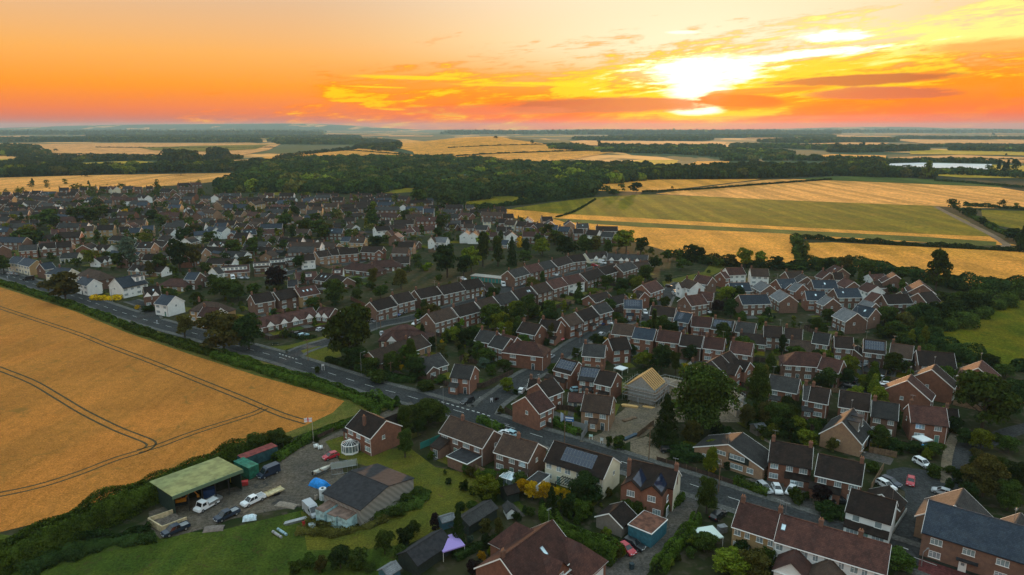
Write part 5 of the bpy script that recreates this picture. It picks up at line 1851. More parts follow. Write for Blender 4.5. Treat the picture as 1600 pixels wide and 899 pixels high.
def conservatory(par,cx,cyy,r,h=2.3,top=3.4,sq=False,glass=GLASS):
    n=8 if not sq else 4; fr=MB(); gl=MB(); P=[]
    for i in range(n):
        t=(i+.5)*2*PI/n; P.append((cx+r*math.cos(t)*(1 if not sq else 1.25),cyy+r*math.sin(t)))
    for i in range(n):
        p=P[i]; q=P[(i+1)%n]; fr.bar((p[0],p[1],0),(p[0],p[1],h),.07,TRIM,4); fr.bar((p[0],p[1],h),(q[0],q[1],h),.09,TRIM,4); fr.bar((p[0],p[1],h),(cx,cyy,top),.045,TRIM,4)
        m2=((p[0]+q[0])/2,(p[1]+q[1])/2); fr.bar((m2[0],m2[1],0),(m2[0],m2[1],h),.05,TRIM,4); fr.bar((m2[0],m2[1],h),(cx,cyy,top),.03,TRIM,4)
        fr.poly([(p[0],p[1],0),(q[0],q[1],0),(q[0],q[1],.55),(p[0],p[1],.55)],TRIM)
        gl.poly([(p[0]*.99+cx*.01,p[1]*.99+cyy*.01,.56),(q[0]*.99+cx*.01,q[1]*.99+cyy*.01,.56),(q[0]*.99+cx*.01,q[1]*.99+cyy*.01,h),(p[0]*.99+cx*.01,p[1]*.99+cyy*.01,h)],glass)
        gl.poly([(p[0],p[1],h-.02),(q[0],q[1],h-.02),(cx,cyy,top-.03)],DGLASS if not sq else glass)
    c=fr.build('conservatory',par); gl.build('conservatory_glass',c); return c
conservatory(fh,-L*.12,-w/2-1.9,2.2)
# houses south of the main road
s1=HH('brown brick pair of houses with black flat extension, south of main road','21',318,552,655,668,2,'n','t',8,'np W c=.3 n=4',he=5.0,name='semi_detached_house')
L,w=Lw(s1); extbox(s1,L*.02,L*.46,-w/2-5.2,-w/2-.01,2.6,WALL['n'],ROOF['k'])
a=MB(); a.box(-L*.49,-L*.26,-w/2-3.6,-w/2-.01,0,2.5,WALL['n']); e=a.build('side_extension',s1); window(e,-L*.37,-w/2-3.604,.1,1.5,2.0,2)
a=MB(); a.prism([(-L*.5,-w/2-3.9,2.45),(-L*.5,-w/2-3.9,2.62),(-L*.5,-w/2,3.9),(-L*.5,-w/2,3.75)],(L*.25,0,0),ROOF['b']); a.build('lean_to_roof',s1)
s2=HH('brown brick house with white glazed conservatory behind the flat grey outbuilding','21',735,692,1000,768,2,'n','t',8,'np W c=.45 n=3',he=5.0,name='semi_detached_house')
L,w=Lw(s2); conservatory(s2,L*.22,-w/2-3.6,2.3,sq=True); 
a=MB(); a.prism([(L*.36,-w/2-3.0,2.3),(L*.36,-w/2-3.0,2.42),(L*.36,-w/2,3.2),(L*.36,-w/2,3.1)],(L*.2,0,0),ROOF['t']); a.build('carport_roof',s2)
cs=HH('long cream house with two rows of solar panels and a dark pergola','B3',200,270,472,348,2,'c','b',8.5,'np nc n=6 s=.24,.78,10,2 W',he=5.1,name='long_house')
L,w=Lw(cs); a=MB(); 
for i in range(12): a.box(-L*.18+i*.62,-L*.18+i*.62+.12,-w/2-3.4,-w/2-.02,2.62,2.78,DARKM)
for y in (-3.3,-.3): a.box(-L*.18-.2,-L*.18+7.2,-w/2+y-.06,-w/2+y+.06,2.5,2.62,DARKM)
for x in (0,3.5,7): a.box(-L*.18+x-.08,-L*.18+x+.08,-w/2-3.38,-w/2-3.22,0,2.5,DARKM)
a.build('pergola',cs)
# twin gabled brick house
tg=HH('brick house with two front gables, solar panels and cream gable end','32',140,2,495,85,2,'r','b',6,'np n0 nc gw=c',he=5.6,hr=8.2,name='detached_house')
L,w=Lw(tg); yf=-w/2; jw=L*.44
for i,xc in enumerate((-L*.28,L*.165)):
    jd=4.2; pk=7.3; he_=5.5
    a=MB(); a.prism([(xc-jw/2,yf-jd,0),(xc+jw/2,yf-jd,0),(xc+jw/2,yf-jd,he_),(xc,yf-jd,pk),(xc-jw/2,yf-jd,he_)],(0,jd+.6,0),WALL['r']); a.build('front_wing',tg)
    a=MB()
    for sg in (-1,1): a.prism([(xc,yf-jd-.25,pk+.03),(xc+sg*(jw/2+.05),yf-jd-.25,he_-.02),(xc+sg*(jw/2+.05),yf-jd-.25,he_+.18),(xc,yf-jd-.25,pk+.22)],(0,jd+w/2+.2,0),ROOF['b'])
    a.build('wing_roof',tg)
    sl_=(pk-he_)/(jw/2+.05); zf=lambda x:pk+.24-abs(x-xc)*sl_
    a=MB(); 
    for u in range(3):
        for v in range(4):
            xa=xc+.15+u*(jw/2-.4)/3; xb=xa+(jw/2-.4)/3-.03; ya=yf-jd+.5+v*1.45; yb=ya+1.41
            a.poly([(xa,ya,zf(xa)+.05),(xb,ya,zf(xb)+.05),(xb,yb,zf(xb)+.05),(xa,yb,zf(xa)+.05)],PANEL)
    a.build('solar_panel',tg)
    window(tg,xc,yf-jd-.004,3.7,1.7,1.3,3); window(tg,xc+(1.2 if i else 1.0),yf-jd-.004,.9,1.7,1.3,3); 
    if i==0: door(tg,xc-1.3,yf-jd-.004,m=DOORW,w=1.1,glass=True)
for px_,yy in ((-L*.47,-3),(L*.47,0.0)): chimney(tg,px_,yy,5,9.8,2)
window(tg,L*.45+.004,yf-2.5,3.7,1.2,1.3,2,rz=PI/2); door(tg,L*.45+.004,yf-2.0,m=DOORW,w=1.6,glass=True,rz=PI/2)
a=MB(); 
rg=np.random.default_rng(5); n=900; C=np.stack([rg.uniform(-L*.42,L*.12,n),np.full(n,yf-6.12),rg.uniform(.3,3.6,n)*rg.uniform(.4,1,n)],1)
iv=link('climbing_ivy',quadmesh('ivy',leaves(C,np.tile([0,-1.,.2],(n,1)),.14,rg),LEAF['g']),tg)
# blue flat garage
def flatbox(label,f,pts,h,wm,rm,name,cat='garage',doors=None):
    """flat-roofed box from roof corners: near-left, near-right, far-right"""
    A,B_,C_=[G(*fp(f,x,y),h) for x,y in pts]
    c=(A+C_)/2; c.z=0; d=B_-A; ang=math.atan2(d.y,d.x); L=d.length; W=(C_-B_).length
    t=thing(name,cat,label,c,ang); FOOT.append((c.x,c.y,math.cos(ang),math.sin(ang),L/2,W/2))
    a=MB(); a.box(-L/2,L/2,-W/2,W/2,0,h,wm); a.build('wall',t)
    a=MB(); a.box(-L/2-.12,L/2+.12,-W/2-.12,W/2+.12,h+.003,h+.18,TRIM if rm!=ROOF['k'] else wm); a.box(-L/2,L/2,-W/2,W/2,h+.183,h+.22,rm); a.build('roof',t)
    return t,L,W
flatbox('flat roofed teal blue garage with rusty red roof by the gravel drive','32',[(108,507),(290,582),(412,470)],3.0,mat('blue_boards',(.035,.13,.17),.7,.2,1.5),mat('rust_roof',(.13,.055,.035),.9,.4,1),'garage')
t,L,W=flatbox('grey flat roofed garden building with white fascia behind golden shrubs','22',[(870,170),(960,200),(1118,130)],2.7,WALL['w'],ROOF['g'],'outbuilding','outbuilding'); door(t,L*.25,-W/2-.004,w=1.8,glass=True)
house('32',-40,420,70,330,1,'g','b',6,'nc n0',he=2.4,hr=4.2,label='low dark garage with blue door beside the teal garage',name='garage',cat='garage')
# the large red tiled house, bottom
rh=HH('large red tiled house with several gables, bottom centre','22',1115,475,712,772,2,'r','r',11.5,'np nc n=3 W k=.42 c=.98',he=4.6,hr=9.0,name='large_house')
L,w=Lw(rh); f_=rh['_fl']; RR=ROOF['r']
def wing(par,x,y0,y1,wd,he_,pk,wm,rm,hip=False,dirn=-1):
    a=MB(); a.prism([(x-wd/2,y1,0),(x+wd/2,y1,0),(x+wd/2,y1,he_),(x,y1,pk if not hip else he_+.01),(x-wd/2,y1,he_)],(0,(y0-y1),0),wm); a.build('wing',par)
    a=MB(); e=.35; s_=(pk-he_)/(wd/2); ye=y1+dirn*.35; yr=ye-dirn*(wd/2 if hip else 0); z0=he_-e*s_+.12
    a.poly([(x,y0,pk+.15),(x,yr,pk+.15),(x-wd/2-e,ye,z0),(x-wd/2-e,y0,z0)],rm); a.poly([(x,y0,pk+.15),(x,yr,pk+.15),(x+wd/2+e,ye,z0),(x+wd/2+e,y0,z0)],rm)
    if hip: a.poly([(x,yr,pk+.15),(x-wd/2-e,ye,z0),(x+wd/2+e,ye,z0)],rm)
    a.poly([(x-wd/2-e,y0,z0-.1),(x-wd/2-e,ye,z0-.1),(x+wd/2+e,ye,z0-.1),(x+wd/2+e,y0,z0-.1)],TRIM)
    a.build('wing_roof',par)
xx=lambda fr:(fr-.5)*L*f_
wing(rh,xx(.03),-1.5,-w/2-4.2,6.8,3.6,7.2,WALL['r'],RR,hip=True); a=MB(); a.box(xx(.03)-2.5,xx(.03)+2.5,-w/2-4.26,-w/2-4.205,.05,2.5,DOORW); a.build('garage_door',rh)
wing(rh,xx(.46),-1,-w/2-1.2,4.8,4.6,7.1,WALL['r'],RR); window(rh,xx(.46),-w/2-1.205,3.8,1.1,1.2,2); window(rh,xx(.46),-w/2-1.205,.9,1.6,1.2,3)
wing(rh,xx(.2),2,w/2+3.8,7.2,4.0,7.6,WALL['r'],RR,hip=True,dirn=1)
# white lean-to cottage
wc=HH('white rendered cottage with dark lean-to roof beside the car park entrance','42',255,228,600,325,2,'w','b',8,'np nc gn W n0',he=5.2,name='cottage')
L,w=Lw(wc); s_=wc['_fl']
for x in (-L*.26,L*.24): window(wc,x,-w/2-.004,3.5,1.3,1.3,1); window(wc,x*1.15,-w/2-.95,.9,2.2,1.2,3)
door(wc,-L*.0,-w/2-.95,m=DOORG)
a=MB(); a.box(-L*.49,-L*.12,-w/2-.95,-w/2-.01,0,2.35,WALL['w']); a.box(L*.08,L*.49,-w/2-.95,-w/2-.01,0,2.35,WALL['w']); a.box(-L*.12,L*.08,-w/2-.9,-w/2-.01,0,2.3,WALL['w']); a.build('bay',wc)
a=MB(); a.prism([(-L*.5,-w/2-1.35,2.25),(-L*.5,-w/2-1.35,2.45),(-L*.5,-w/2-.005,3.45),(-L*.5,-w/2-.005,3.3)],(L,0,0),ROOF['b']); a.build('lean_to_roof',wc)
house('42',490,270,545,205,1,'n','b',7,'nc n0',he=2.4,hr=4.6,label='low dark roofed garage block behind the white cottage',name='garage',cat='garage')
HH('brown brick house with grey tiled roof and dark lean-to porch, left of its twin','31',1225,745,1550,800,2,'r','b',8.5,'n=3 p=.7 pw=5.5 c=.02,.97 W',he=5.1,name='detached_house')
HH('brown brick house with dark tiled roof behind the white lean-to cottage','B4',240,330,452,376,2,'r','b',8.5,'n=3 p=.25 pw=6.5 c=.98 W',he=5.1,name='detached_house')
ch=HH('wide tan brick house with sweeping shallow roof behind the small yellow tree','31',892,775,1000,685,2,'t','g',17,'np nc n0',he=3.0,hr=6.4,name='chalet_house')
L,w=Lw(ch)
for o_ in HS[-1:]:
    e=-1 if (ch.matrix_basis.to_3x3()@Vector((1,0,0))).dot(ch.location)>0 else 1
    for y,z,ww,hh,n in ((2.0,3.3,3.0,1.0,4),(-2.3,3.2,3.6,1.1,4),(-2.3,.8,3.0,1.2,3),(2.2,.8,1.6,1.2,2),(5.6,.9,1.4,1.2,2),(-5.6,.9,1.6,1.2,2)):
        window(ch,e*(L/2+.012),y,z,ww,hh,n,rz=e*PI/2)
    a=MB(); a.box(e*(L/2+.002)-.004,e*(L/2+.002)+.004,-5.2,-.2,2.5,4.4,WALL['x']); a.build('dark_cladding_panel',ch)
gt=HH('pinkish brick house with one roof slope of gold lit tiles and two dormers','41',180,600,265,495,2,'t','g',9.5,'np nc n=2 d=.35,.7 dw=1.9 dd=1',he=3.6,hr=8.0,name='gabled_house')
# blue roofed terrace, right
bt=HH('long dark brick terrace under a blue slate roof, bottom right','42',862,318,1720,560,2,'n','s',10.5,'np nc n0 W',he=5.6,hr=9.6,name='terrace_block')
L,w=Lw(bt)
for i,x in enumerate(np.arange(-L/2+2.4,L/2-1,5.1)):
    window(bt,x,-w/2-.004,3.7,1.9,1.2,3)
    if i%3==1: 
        door(bt,x-.6,-w/2-.004,w=1.1); a=MB(); a.box(x-1.7,x+1.7,-w/2-1.0,-w/2-.01,2.5,2.68,ROOF['k']); a.build('door_canopy',bt); 
        if i>2: door(bt,x+.9,-w/2-.004,w=1.1)
    else: window(bt,x,-w/2-.004,1.0,1.9,1.3,3)
a=MB(); a.box(-L/2,L/2,-w/2-.04,-w/2-.003,0,.6,WALL['x']); a.build('plinth',bt)
for q,lab,(x1,y1,x2,y2) in ((0,'pale stone gabled roof with gold lit slope behind blue roofed terrace',(1125,228,1062,358)),(1,'second gold lit gabled roof behind the blue roofed terrace, right edge',(1575,420,1530,500))):
    house('42',x1,y1,x2,y2,2,'t','g',12 if q==0 else 10,'np nc n=2',he=4.6,hr=9.2,label=lab,name='rear_house')
# red roofed terrace of cottages in the foreground
t1=HH('olive brown end cottage under a red roof with white bargeboard','32',985,325,1318,425,2,'y','r',8.5,'np nc n=4 W c=.0,.98',he=5.3,name='cottage')
t2=HH('long white rendered cottage row under red brown roof, bottom right','B4',62,616,575,760,2,'w','r',8.5,'np nc n=9 c=.38,.74 k=.05',he=5.3,name='cottage_row')
L,w=Lw(t2)
for fr,wm in ((.21,'w'),(.52,'n')):
    x=(fr-.5)*L; wing(t2,x,-2,-w/2-5.2,5.4,2.8,5.0,WALL[wm],ROOF['r'] if wm=='w' else ROOF['t']); window(t2,x+.9,-w/2-5.205,.9,1.1,1.1,2); window(t2,x-1.3,-w/2-5.205,1.0,.9,.9,2)
extbox(t2,L*.28,L*.42,-w/2-4,-w/2-.01,2.5,WALL['n'],ROOF['k'],trim=False)
# sheds, gazebo, small garden buildings
def shed(label,f,x1,y1,x2,y2,w_,he_,hr_,wm,rm,name='shed',cat='shed',o='nc n0 nb'):
    return house(f,x1,y1,x2,y2,1,wm,rm,w_,o,he=he_,hr=hr_,label=label,name=name,cat=cat)
shed('long black shed with grey felt roof at lawn edge','22',410,455,632,318,3.6,2.3,3.2,'x','g')
shed('dark barn like shed beside the lilac gazebo','22',-20,720,252,545,5,2.4,4.0,'x','k',name='garden_barn',cat='barn')
shed('brown timber shed left of the golden shrubs','22',735,215,830,190,3.2,2.2,3.1,'x','b')
shed('small pale playhouse with grey roof in the rockery garden','22',770,335,790,372,1.8,1.6,2.3,'w','g',name='playhouse',cat='playhouse')
shed('small blue grey shed at bottom beside the shrubbery','12',1400,850,1480,800,2.4,2.0,2.7,'u','l')
shed('tiny blue roofed shed among dark bushes','22',255,445,320,425,2.2,1.8,2.3,'u','l')
shed('lone pale shed by the tent in the back gardens','31',1090,620,1165,608,3,2.0,2.6,'g','l')
shed('cream office cabin on the allotment','10',70,160,130,170,3,2.4,3.4,'w','s')
shed('dark low workshop under the gabled bungalow row','10',500,150,620,160,5,2.2,3.0,'x','k')
def gazebo(label,f,x,y,s,h,cm,name='gazebo',cat='gazebo',flat=False,leg=TRIM,rz=.3):
    p=G(*fp(f,x,y)); t=thing(name,cat,label,p,rz); a=MB(); z=h*.72
    P=[(-s,-s,z),(s,-s,z),(s,s,z),(-s,s,z)]
    for i in range(4):
        a.poly([P[i],P[(i+1)%4],(0,0,h if not flat else z+.25)],cm); q=P[i]; r=P[(i+1)%4]; a.poly([q,r,(r[0],r[1],z-.25),(q[0],q[1],z-.25)],cm)
    a.build('canopy',t)
    for q in P:
        b=MB(); b.bar((q[0]*.96,q[1]*.96,0),(q[0]*.96,q[1]*.96,z),.04,leg,6); b.build('pole',t)
    return t
gazebo('lilac pyramid gazebo beside the dark barn','22',312,722,2.3,3.1,mat('lilac_canvas',(.36,.26,.60),.8),rz=.5)
gazebo('white flat topped car port canopy beside the gravel drive','32',730,640,2.1,2.9,mat('pale_canvas',(.62,.72,.66),.7),name='canopy_tent',cat='canopy',flat=True,rz=.25)
gazebo('white marquee tent in a garden near the bright meadow houses','31',1385,248,1.8,3.1,mat('white_canvas',(.75,.78,.78),.7),name='party_tent',cat='tent')
gazebo('green garden parasol behind the brick row houses','31',740,105,1.5,2.5,mat('green_canvas',(.06,.25,.16),.8),name='parasol',cat='parasol')
gazebo('round white parasol on the patio of the red roofed house','41',800,775,1.7,2.6,mat('white_canvas',(.75,.78,.78),.7),name='parasol',cat='parasol')
gazebo('pale parasol in the garden behind the building site','31',50,215,1.7,2.6,mat('white_canvas',(.75,.78,.78),.7),name='parasol',cat='parasol',rz=.8)
gazebo('blue garden parasol at the hedge below the round parasol','41',840,830,1.1,2.2,mat('blue_canvas',(.05,.25,.5),.8),name='parasol',cat='parasol')
# ---------------- farmyard ----------------
def barn():
    A,B_,C_,D_=[G(*fp('B1',*q),h) for q,h in (((820,525),4.9),((1140,402),4.9),((1010,352),4.0),((710,465),4.0))]
    c=(A+B_+C_+D_)/4; c.z=0; d=B_-A; ang=math.atan2(d.y,d.x); L=(d.length+(C_-D_).length)/2; W=(abs((D_-A).dot(Vector((-d.y,d.x,0)).normalized()))+abs((C_-B_).dot(Vector((-d.y,d.x,0)).normalized())))/2
    t=thing('barn','barn','green roofed open fronted barn in the farmyard',c,ang); FOOT.append((c.x,c.y,math.cos(ang),math.sin(ang),L/2,W/2))
    gm=mat('dark_green_sheet',(.018,.035,.026),.7,.2,2); a=MB()
    for x in (-L/2,L/2-.12): a.prism([(x,-W/2,0),(x,W/2,0),(x,W/2,4.0),(x,-W/2,4.9)],(.12,0,0),gm)
    a.box(-L/2+.13,L/2-.13,W/2-.12,W/2,0,4.0,gm); a.build('wall',t)
    for i in range(1,5):
        b=MB(); x=-L/2+L*i/5; b.box(x-.1,x+.1,-W/2+.05,-W/2+.25,0,4.8,DARKM); b.build('post',t)
    rm=mat('moss_sheet_roof',(.20,.22,.085),.7,.25,.5,bump=.1); a=MB(); a.prism([(-L/2-.4,-W/2-.4,5.0),(-L/2-.4,W/2+.4,4.02),(-L/2-.4,W/2+.4,4.14),(-L/2-.4,-W/2-.4,5.12)],(L+.8,0,0),rm)
    for i in range(1,int(L)): a.box(-L/2+i-.03,-L/2+i+.03,-W/2-.3,-W/2+.4,5.0,5.16,rm)
    a.build('roof',t); a=MB(); a.box(-L/2-.4,L/2+.4,-W/2-.5,-W/2-.41,4.35,5.14,mat('green_fascia',(.10,.16,.10),.7)); a.build('fascia',t)
    return t,L,W,ang
bn,BNL,BNW,BA=barn()
def at(t,x,y,z=0): 
    bpy.context.view_layer.update(); return t.matrix_world@Vector((x,y,z))
def vlocal(): pass
def gbarn():
    hr,he=6.2,4.0; A=G(*fp('B2',440,405),hr); B_=G(*fp('B2',620,480),hr)
    t=house('B2',445,410,620,482,1,'g','k',15.5,'nc n0 nb',he=4.0,hr=5.7,label='large grey corrugated barn with shallow dark roof',name='grey_barn',cat='barn')
    return t
ws=bpy.data.materials.new('corrugated_wall'); ws.use_nodes=True; n_=N(ws.node_tree); wv=n_.new('ShaderNodeTexWave'); wv.inputs['Scale'].default_value=.45; wv.inputs['Distortion'].default_value=3; wv.inputs['Detail'].default_value=3
n_.l.new(n_.new('ShaderNodeTexCoord').outputs['Object'],wv.inputs[0]); wv.bands_direction='DIAGONAL'
n_.l.new(n_.mix(wv.outputs['Fac'],(.20,.185,.165),(.30,.28,.25)),ws.node_tree.nodes['Principled BSDF'].inputs['Base Color'])
gb=gbarn(); wl=[c for c in gb.children if c.name.startswith('wall')][0]; wl.data.materials[0]=ws
# cargo containers
def container(label,f,x,y,L,W,H,col,rz,roofc=None,frame=None,rib=True,name='cargo_container',cat='container'):
    p=G(*fp(f,x,y)); t=thing(name,cat,label,p,rz); m=mat('container_'+label[:18],col,.6,.3,1.2); rm=mat('container_roof_'+label[:18],roofc or col,.8,.35,1)
    a=MB(); a.box(-L/2,L/2,-W/2,W/2,.12,H,m)
    if rib:
        for i in range(int(L/.4)): xx_=-L/2+.2+i*.4; a.box(xx_,xx_+.16,-W/2-.04,-W/2-.001,.25,H-.15,m); 
        for i in range(int(W/.4)): yy_=-W/2+.15+i*.4; a.box(-L/2-.04,-L/2-.001,yy_,yy_+.16,.25,H-.15,m)
    a.build('body',t); a=MB(); a.box(-L/2-.05,L/2+.05,-W/2-.05,W/2+.05,H+.003,H+.08,rm); a.build('roof',t)
    a=MB(); 
    for y_ in (-W/4,W/4): a.box(L/2+.002,L/2+.05,y_-W/4+.04,y_+W/4-.04,.2,H-.1,m); a.bar((L/2+.08,y_,.3),(L/2+.08,y_,H-.2),.03,METAL,5)
    a.build('door',t); return t
ya=BA
container('green cargo container at the end of the green roofed barn','12',330,110,6,2.6,2.9,(.02,.13,.085),ya+PI/2+.1)
container('dark teal cargo container with red roof beside the field hedge','11',420,905,9,2.7,2.8,(.025,.07,.08),ya,(.17,.035,.03))
cdir=math.atan2((G(*fp('12',1250,370))-G(*fp('12',1100,470))).y,(G(*fp('12',1250,370))-G(*fp('12',1100,470))).x)
container('pale blue container with rusty brown roof, rightmost of three by grey barn','12',1165,490,6.5,2.6,2.8,(.34,.50,.52),cdir,(.14,.09,.07),rib=False)
container('pale blue container with dark roof, middle of three by grey barn','12',1075,470,6.0,2.4,2.7,(.36,.50,.52),cdir,(.05,.055,.05),rib=False)
container('pale blue container with weathered grey roof, leftmost of three by grey barn','12',1000,430,7.0,2.5,2.9,(.36,.52,.52),cdir,(.09,.085,.08),rib=False)
def crate_bay():
    A=G(*fp('12',0,0)); P=[G(*fp('B1',x,y)) for x,y in ((700,660),(765,700),(880,655),(815,620))]
    c=sum(P,Vector())/4; t=thing('spoil_bay','spoil bay','timber walled bay of dark soil in front of the barn',c); a=MB()
    q=[p-c for p in P]; q[3]=q[3]
    for i,j in ((0,1),(1,2),(3,0)):
        d=(q[j]-q[i]).normalized(); nn=Vector((-d.y,d.x,0))*.12; a.prism([q[i]-nn,q[j]-nn,q[j]+nn,q[i]+nn],(0,0,1.5),mat('pale_sleepers',(.50,.40,.24),.8,.25,1.5))
    a.build('side_wall',t)
    bm=bmesh.new(); n=14; vs={}
    for i in range(n+1):
        for j in range(n+1):
            u,v=i/n,j/n; p=(q[0]*(1-u)+q[1]*u)*(1-v)+(q[3]*(1-u)+q[2]*u)*v; z=.55+.5*noise.noise(p*.7)+.5*math.sin(PI*u)*v
            vs[i,j]=bm.verts.new((p.x*.95,p.y*.95,max(.05,z)))
    for i in range(n):
        for j in range(n): bm.faces.new((vs[i,j],vs[i+1,j],vs[i+1,j+1],vs[i,j+1]))
    me=bpy.data.meshes.new('soil'); bm.to_mesh(me); bm.free(); me.materials.append(mat('soil',(.10,.08,.065),1,.4,2)); link('soil',me,t)
crate_bay()
# ---------------- vehicles ----------------
PAINT={}
def paint(c):
    if c not in PAINT: PAINT[c]=mat('car_paint_%d'%len(PAINT),c,.28,metal=.0,spec=.6)
    return PAINT[c]
WH=(.72,.74,.75); SI=(.36,.38,.40); BK=(.012,.013,.016); RE=(.42,.02,.035); BL=(.02,.06,.22); GR=(.10,.11,.12); DB=(.012,.022,.045); TQ=(.30,.48,.55); BE=(.4,.36,.28)
PROF={ # side profile (x forward, z), cabin glass profile
 'hatch':(4.0,1.75,[(-2,.35),(-2,.85),(-1.85,1.0),(-.9,1.05),(.9,.98),(1.75,.82),(2,.6),(2,.35)],[(-1.8,.98),(-1.45,1.42),(.15,1.46),(.95,.97)]),
 'estate':(4.6,1.82,[(-2.3,.35),(-2.3,.9),(-2.15,1.02),(-.9,1.05),(1.0,1.0),(2.05,.85),(2.3,.6),(2.3,.35)],[(-2.15,1.0),(-1.85,1.50),(.2,1.54),(1.05,.99)]),
 'suv':(4.6,1.9,[(-2.3,.4),(-2.3,1.0),(-2.2,1.12),(-.9,1.15),(1.1,1.1),(2.1,1.0),(2.3,.7),(2.3,.4)],[(-2.2,1.1),(-1.95,1.66),(.3,1.70),(1.1,1.09)]),
 'van':(5.2,2.0,[(-2.6,.4),(-2.6,1.15),(-2.6,1.2),(1.0,1.2),(1.9,1.15),(2.5,.95),(2.6,.6),(2.6,.4)],None),
 'pickup':(5.3,1.9,[(-2.65,.5),(-2.65,.98),(-2.6,1.05),(-.6,1.1),(1.1,1.08),(2.45,.98),(2.65,.7),(2.65,.45)],[(-.75,1.05),(-.6,1.70),(.75,1.72),(1.5,1.06)]),
}
_vm={}
def vehicle_parts(kind,col):
    k=(kind,col)
    if k in _vm: return _vm[k]
    L,W,pr,gp=PROF[kind if kind in PROF else 'van']; P=paint(col); parts=[]
    def loft(prof,w0,w1,zs,mt,nm,inset=.0):
        """profile extruded across the width, narrowing with height"""
        a=MB(); zmax=max(p[1] for p in prof); zmin=min(p[1] for p in prof)
        hw=lambda z:(w0+(w1-w0)*((z-zmin)/(zmax-zmin))**1.5)/2
        n=len(prof); i0=len(a.v); a.v=[(x,-hw(z),z) for x,z in prof]+[(x,hw(z),z) for x,z in prof]; kk=a.mi(mt)
        a.f.append(tuple(range(n-1,-1,-1))); a.f.append(tuple(range(n,2*n))); a.m+=[kk,kk]
        for i in range(n): j=(i+1)%n; a.f.append((i,j,n+j,n+i)); a.m.append(kk)
        return a.mesh(nm)
    parts.append(('body',loft(pr,W,W*.93,0,P,'body')))
    if gp:
        parts.append(('window_glass',loft(gp,W*.92,W*.72,0,DGLASS,'window_glass')))
        z=gp[1][1]; a=MB(); x0,x1=gp[1][0],gp[2][0]; hw=W*.36; a.prism([(x0-.02,-hw-.02,z-.02),(x1+.03,-hw-.02,gp[2][1]-.02),(x1+.03,-hw-.02,gp[2][1]+.04),(x0-.02,-hw-.02,z+.04)],(0,2*hw+.04,0),P); 
        for sy in (-1,1):
            for (xa,za),(xb,zb) in ((gp[0],gp[1]),(gp[3],gp[2]),(((gp[0][0]+gp[3][0])/2-.1,gp[0][1]),((gp[1][0]+gp[2][0])/2-.1,z))):
                a.bar((xa,sy*W*.455,za+.02),(xb,sy*(hw+.0),zb),.05,P,4)
        parts.append(('roof',a.mesh('roof')))
    else:
        H=2.35 if kind!='motorhome' else 2.9; a=MB(); hw=W*.47
        a.prism([(-2.6,-hw,1.201),(.95 if kind!='flatbed' else 0.3,-hw,1.201),(.55,-hw,H),(-2.55,-hw,H)] if kind!='flatbed' else [(.2,-hw,1.201),(1.9,-hw,1.201),(1.5,-hw,2.1),(.25,-hw,2.1)],(0,2*hw,0),P)
        if kind=='motorhome': a.box(.4,1.9,-hw,hw,1.95,H,P)
        if kind!='flatbed': a.prism([(.955,-hw*.96,1.202),(1.75,-hw*.96,1.202),(.9,-hw*.9,H-.15),(.6,-hw*.9,H-.02)],(0,hw*1.92,0),P)
        parts.append(('cab' if kind=='flatbed' else 'load_box',a.mesh('load_box')))
        a=MB()
        if kind=='flatbed':
            a.poly([(1.88,-hw*.85,1.3),(1.88,hw*.85,1.3),(1.56,hw*.8,2.0),(1.56,-hw*.8,2.0)],DGLASS)
            for sy in (-1,1): a.box(.6,1.5,sy*hw-.01 if sy<0 else hw-.01,sy*hw+.012 if sy<0 else hw+.012,1.3,1.95,DGLASS)
        else:
            a.poly([(1.76,-hw*.86,1.28),(1.76,hw*.86,1.28),(1.02,hw*.8,H-.28),(1.02,-hw*.8,H-.28)],DGLASS)
            for sy in (-1,1): a.poly([(1.6,sy*(hw+.005),1.25),(.5,sy*(hw+.005),1.25),(.5,sy*(hw+.005),1.85),(1.05,sy*(hw+.005),1.85)],DGLASS)
        parts.append(('windscreen',a.mesh('windscreen')))
        if kind=='flatbed':
            a=MB(); a.box(-3.4,.1,-1.05,1.05,.85,.95,METAL)
            for y_ in (-1.05,1.0): a.box(-3.4,.1,y_,y_+.05,.951,1.35,METAL)
            a.box(-3.4,-3.35,-.99,.99,.951,1.35,METAL); a.box(.05,.1,-.99,.99,.951,1.6,METAL); parts.append(('flat_bed',a.mesh('flat_bed')))
    if kind=='pickup':
        a=MB(); a.box(-2.62,-.75,-.88,-.82,1.06,1.22,P); a.box(-2.62,-.75,.82,.88,1.06,1.22,P); a.box(-2.62,-2.56,-.81,.81,1.06,1.2,P); a.box(-2.5,-.8,-.8,.8,1.06,1.09,METAL); parts.append(('load_bed',a.mesh('load_bed')))
    wx=L*.31; a=MB(); r=.33 if kind in('hatch','estate') else .38
    a.bar((0,-.11,0),(0,.11,0),r,BLACK,14); wm_=a.mesh('wheel'); a=MB(); a.bar((0,-.125,0),(0,.125,0),r*.6,METAL,10); rm_=a.mesh('rim')
    wheels=[(sx*wx,sy*(W/2-.1),r) for sx in (-1,1) for sy in (-1,1)]
    a=MB(); a.box(L/2-.03,L/2+.012,-W*.42,-W*.26,.62,.76,mat('headlight',(.8,.82,.85),.2)); h1=a.mesh('headlight'); a=MB(); a.box(L/2-.03,L/2+.012,W*.26,W*.42,.62,.76,mat('headlight',(.8,.82,.85),.2)); h2=a.mesh('headlight')
    a=MB(); a.box(-L/2-.012,-L/2+.03,-W*.44,-W*.32,.72,.95,mat('tail_light',(.35,.01,.01),.3)); t1_=a.mesh('tail_light'); a=MB(); a.box(-L/2-.012,-L/2+.03,W*.32,W*.44,.72,.95,mat('tail_light',(.35,.01,.01),.3)); t2_=a.mesh('tail_light')
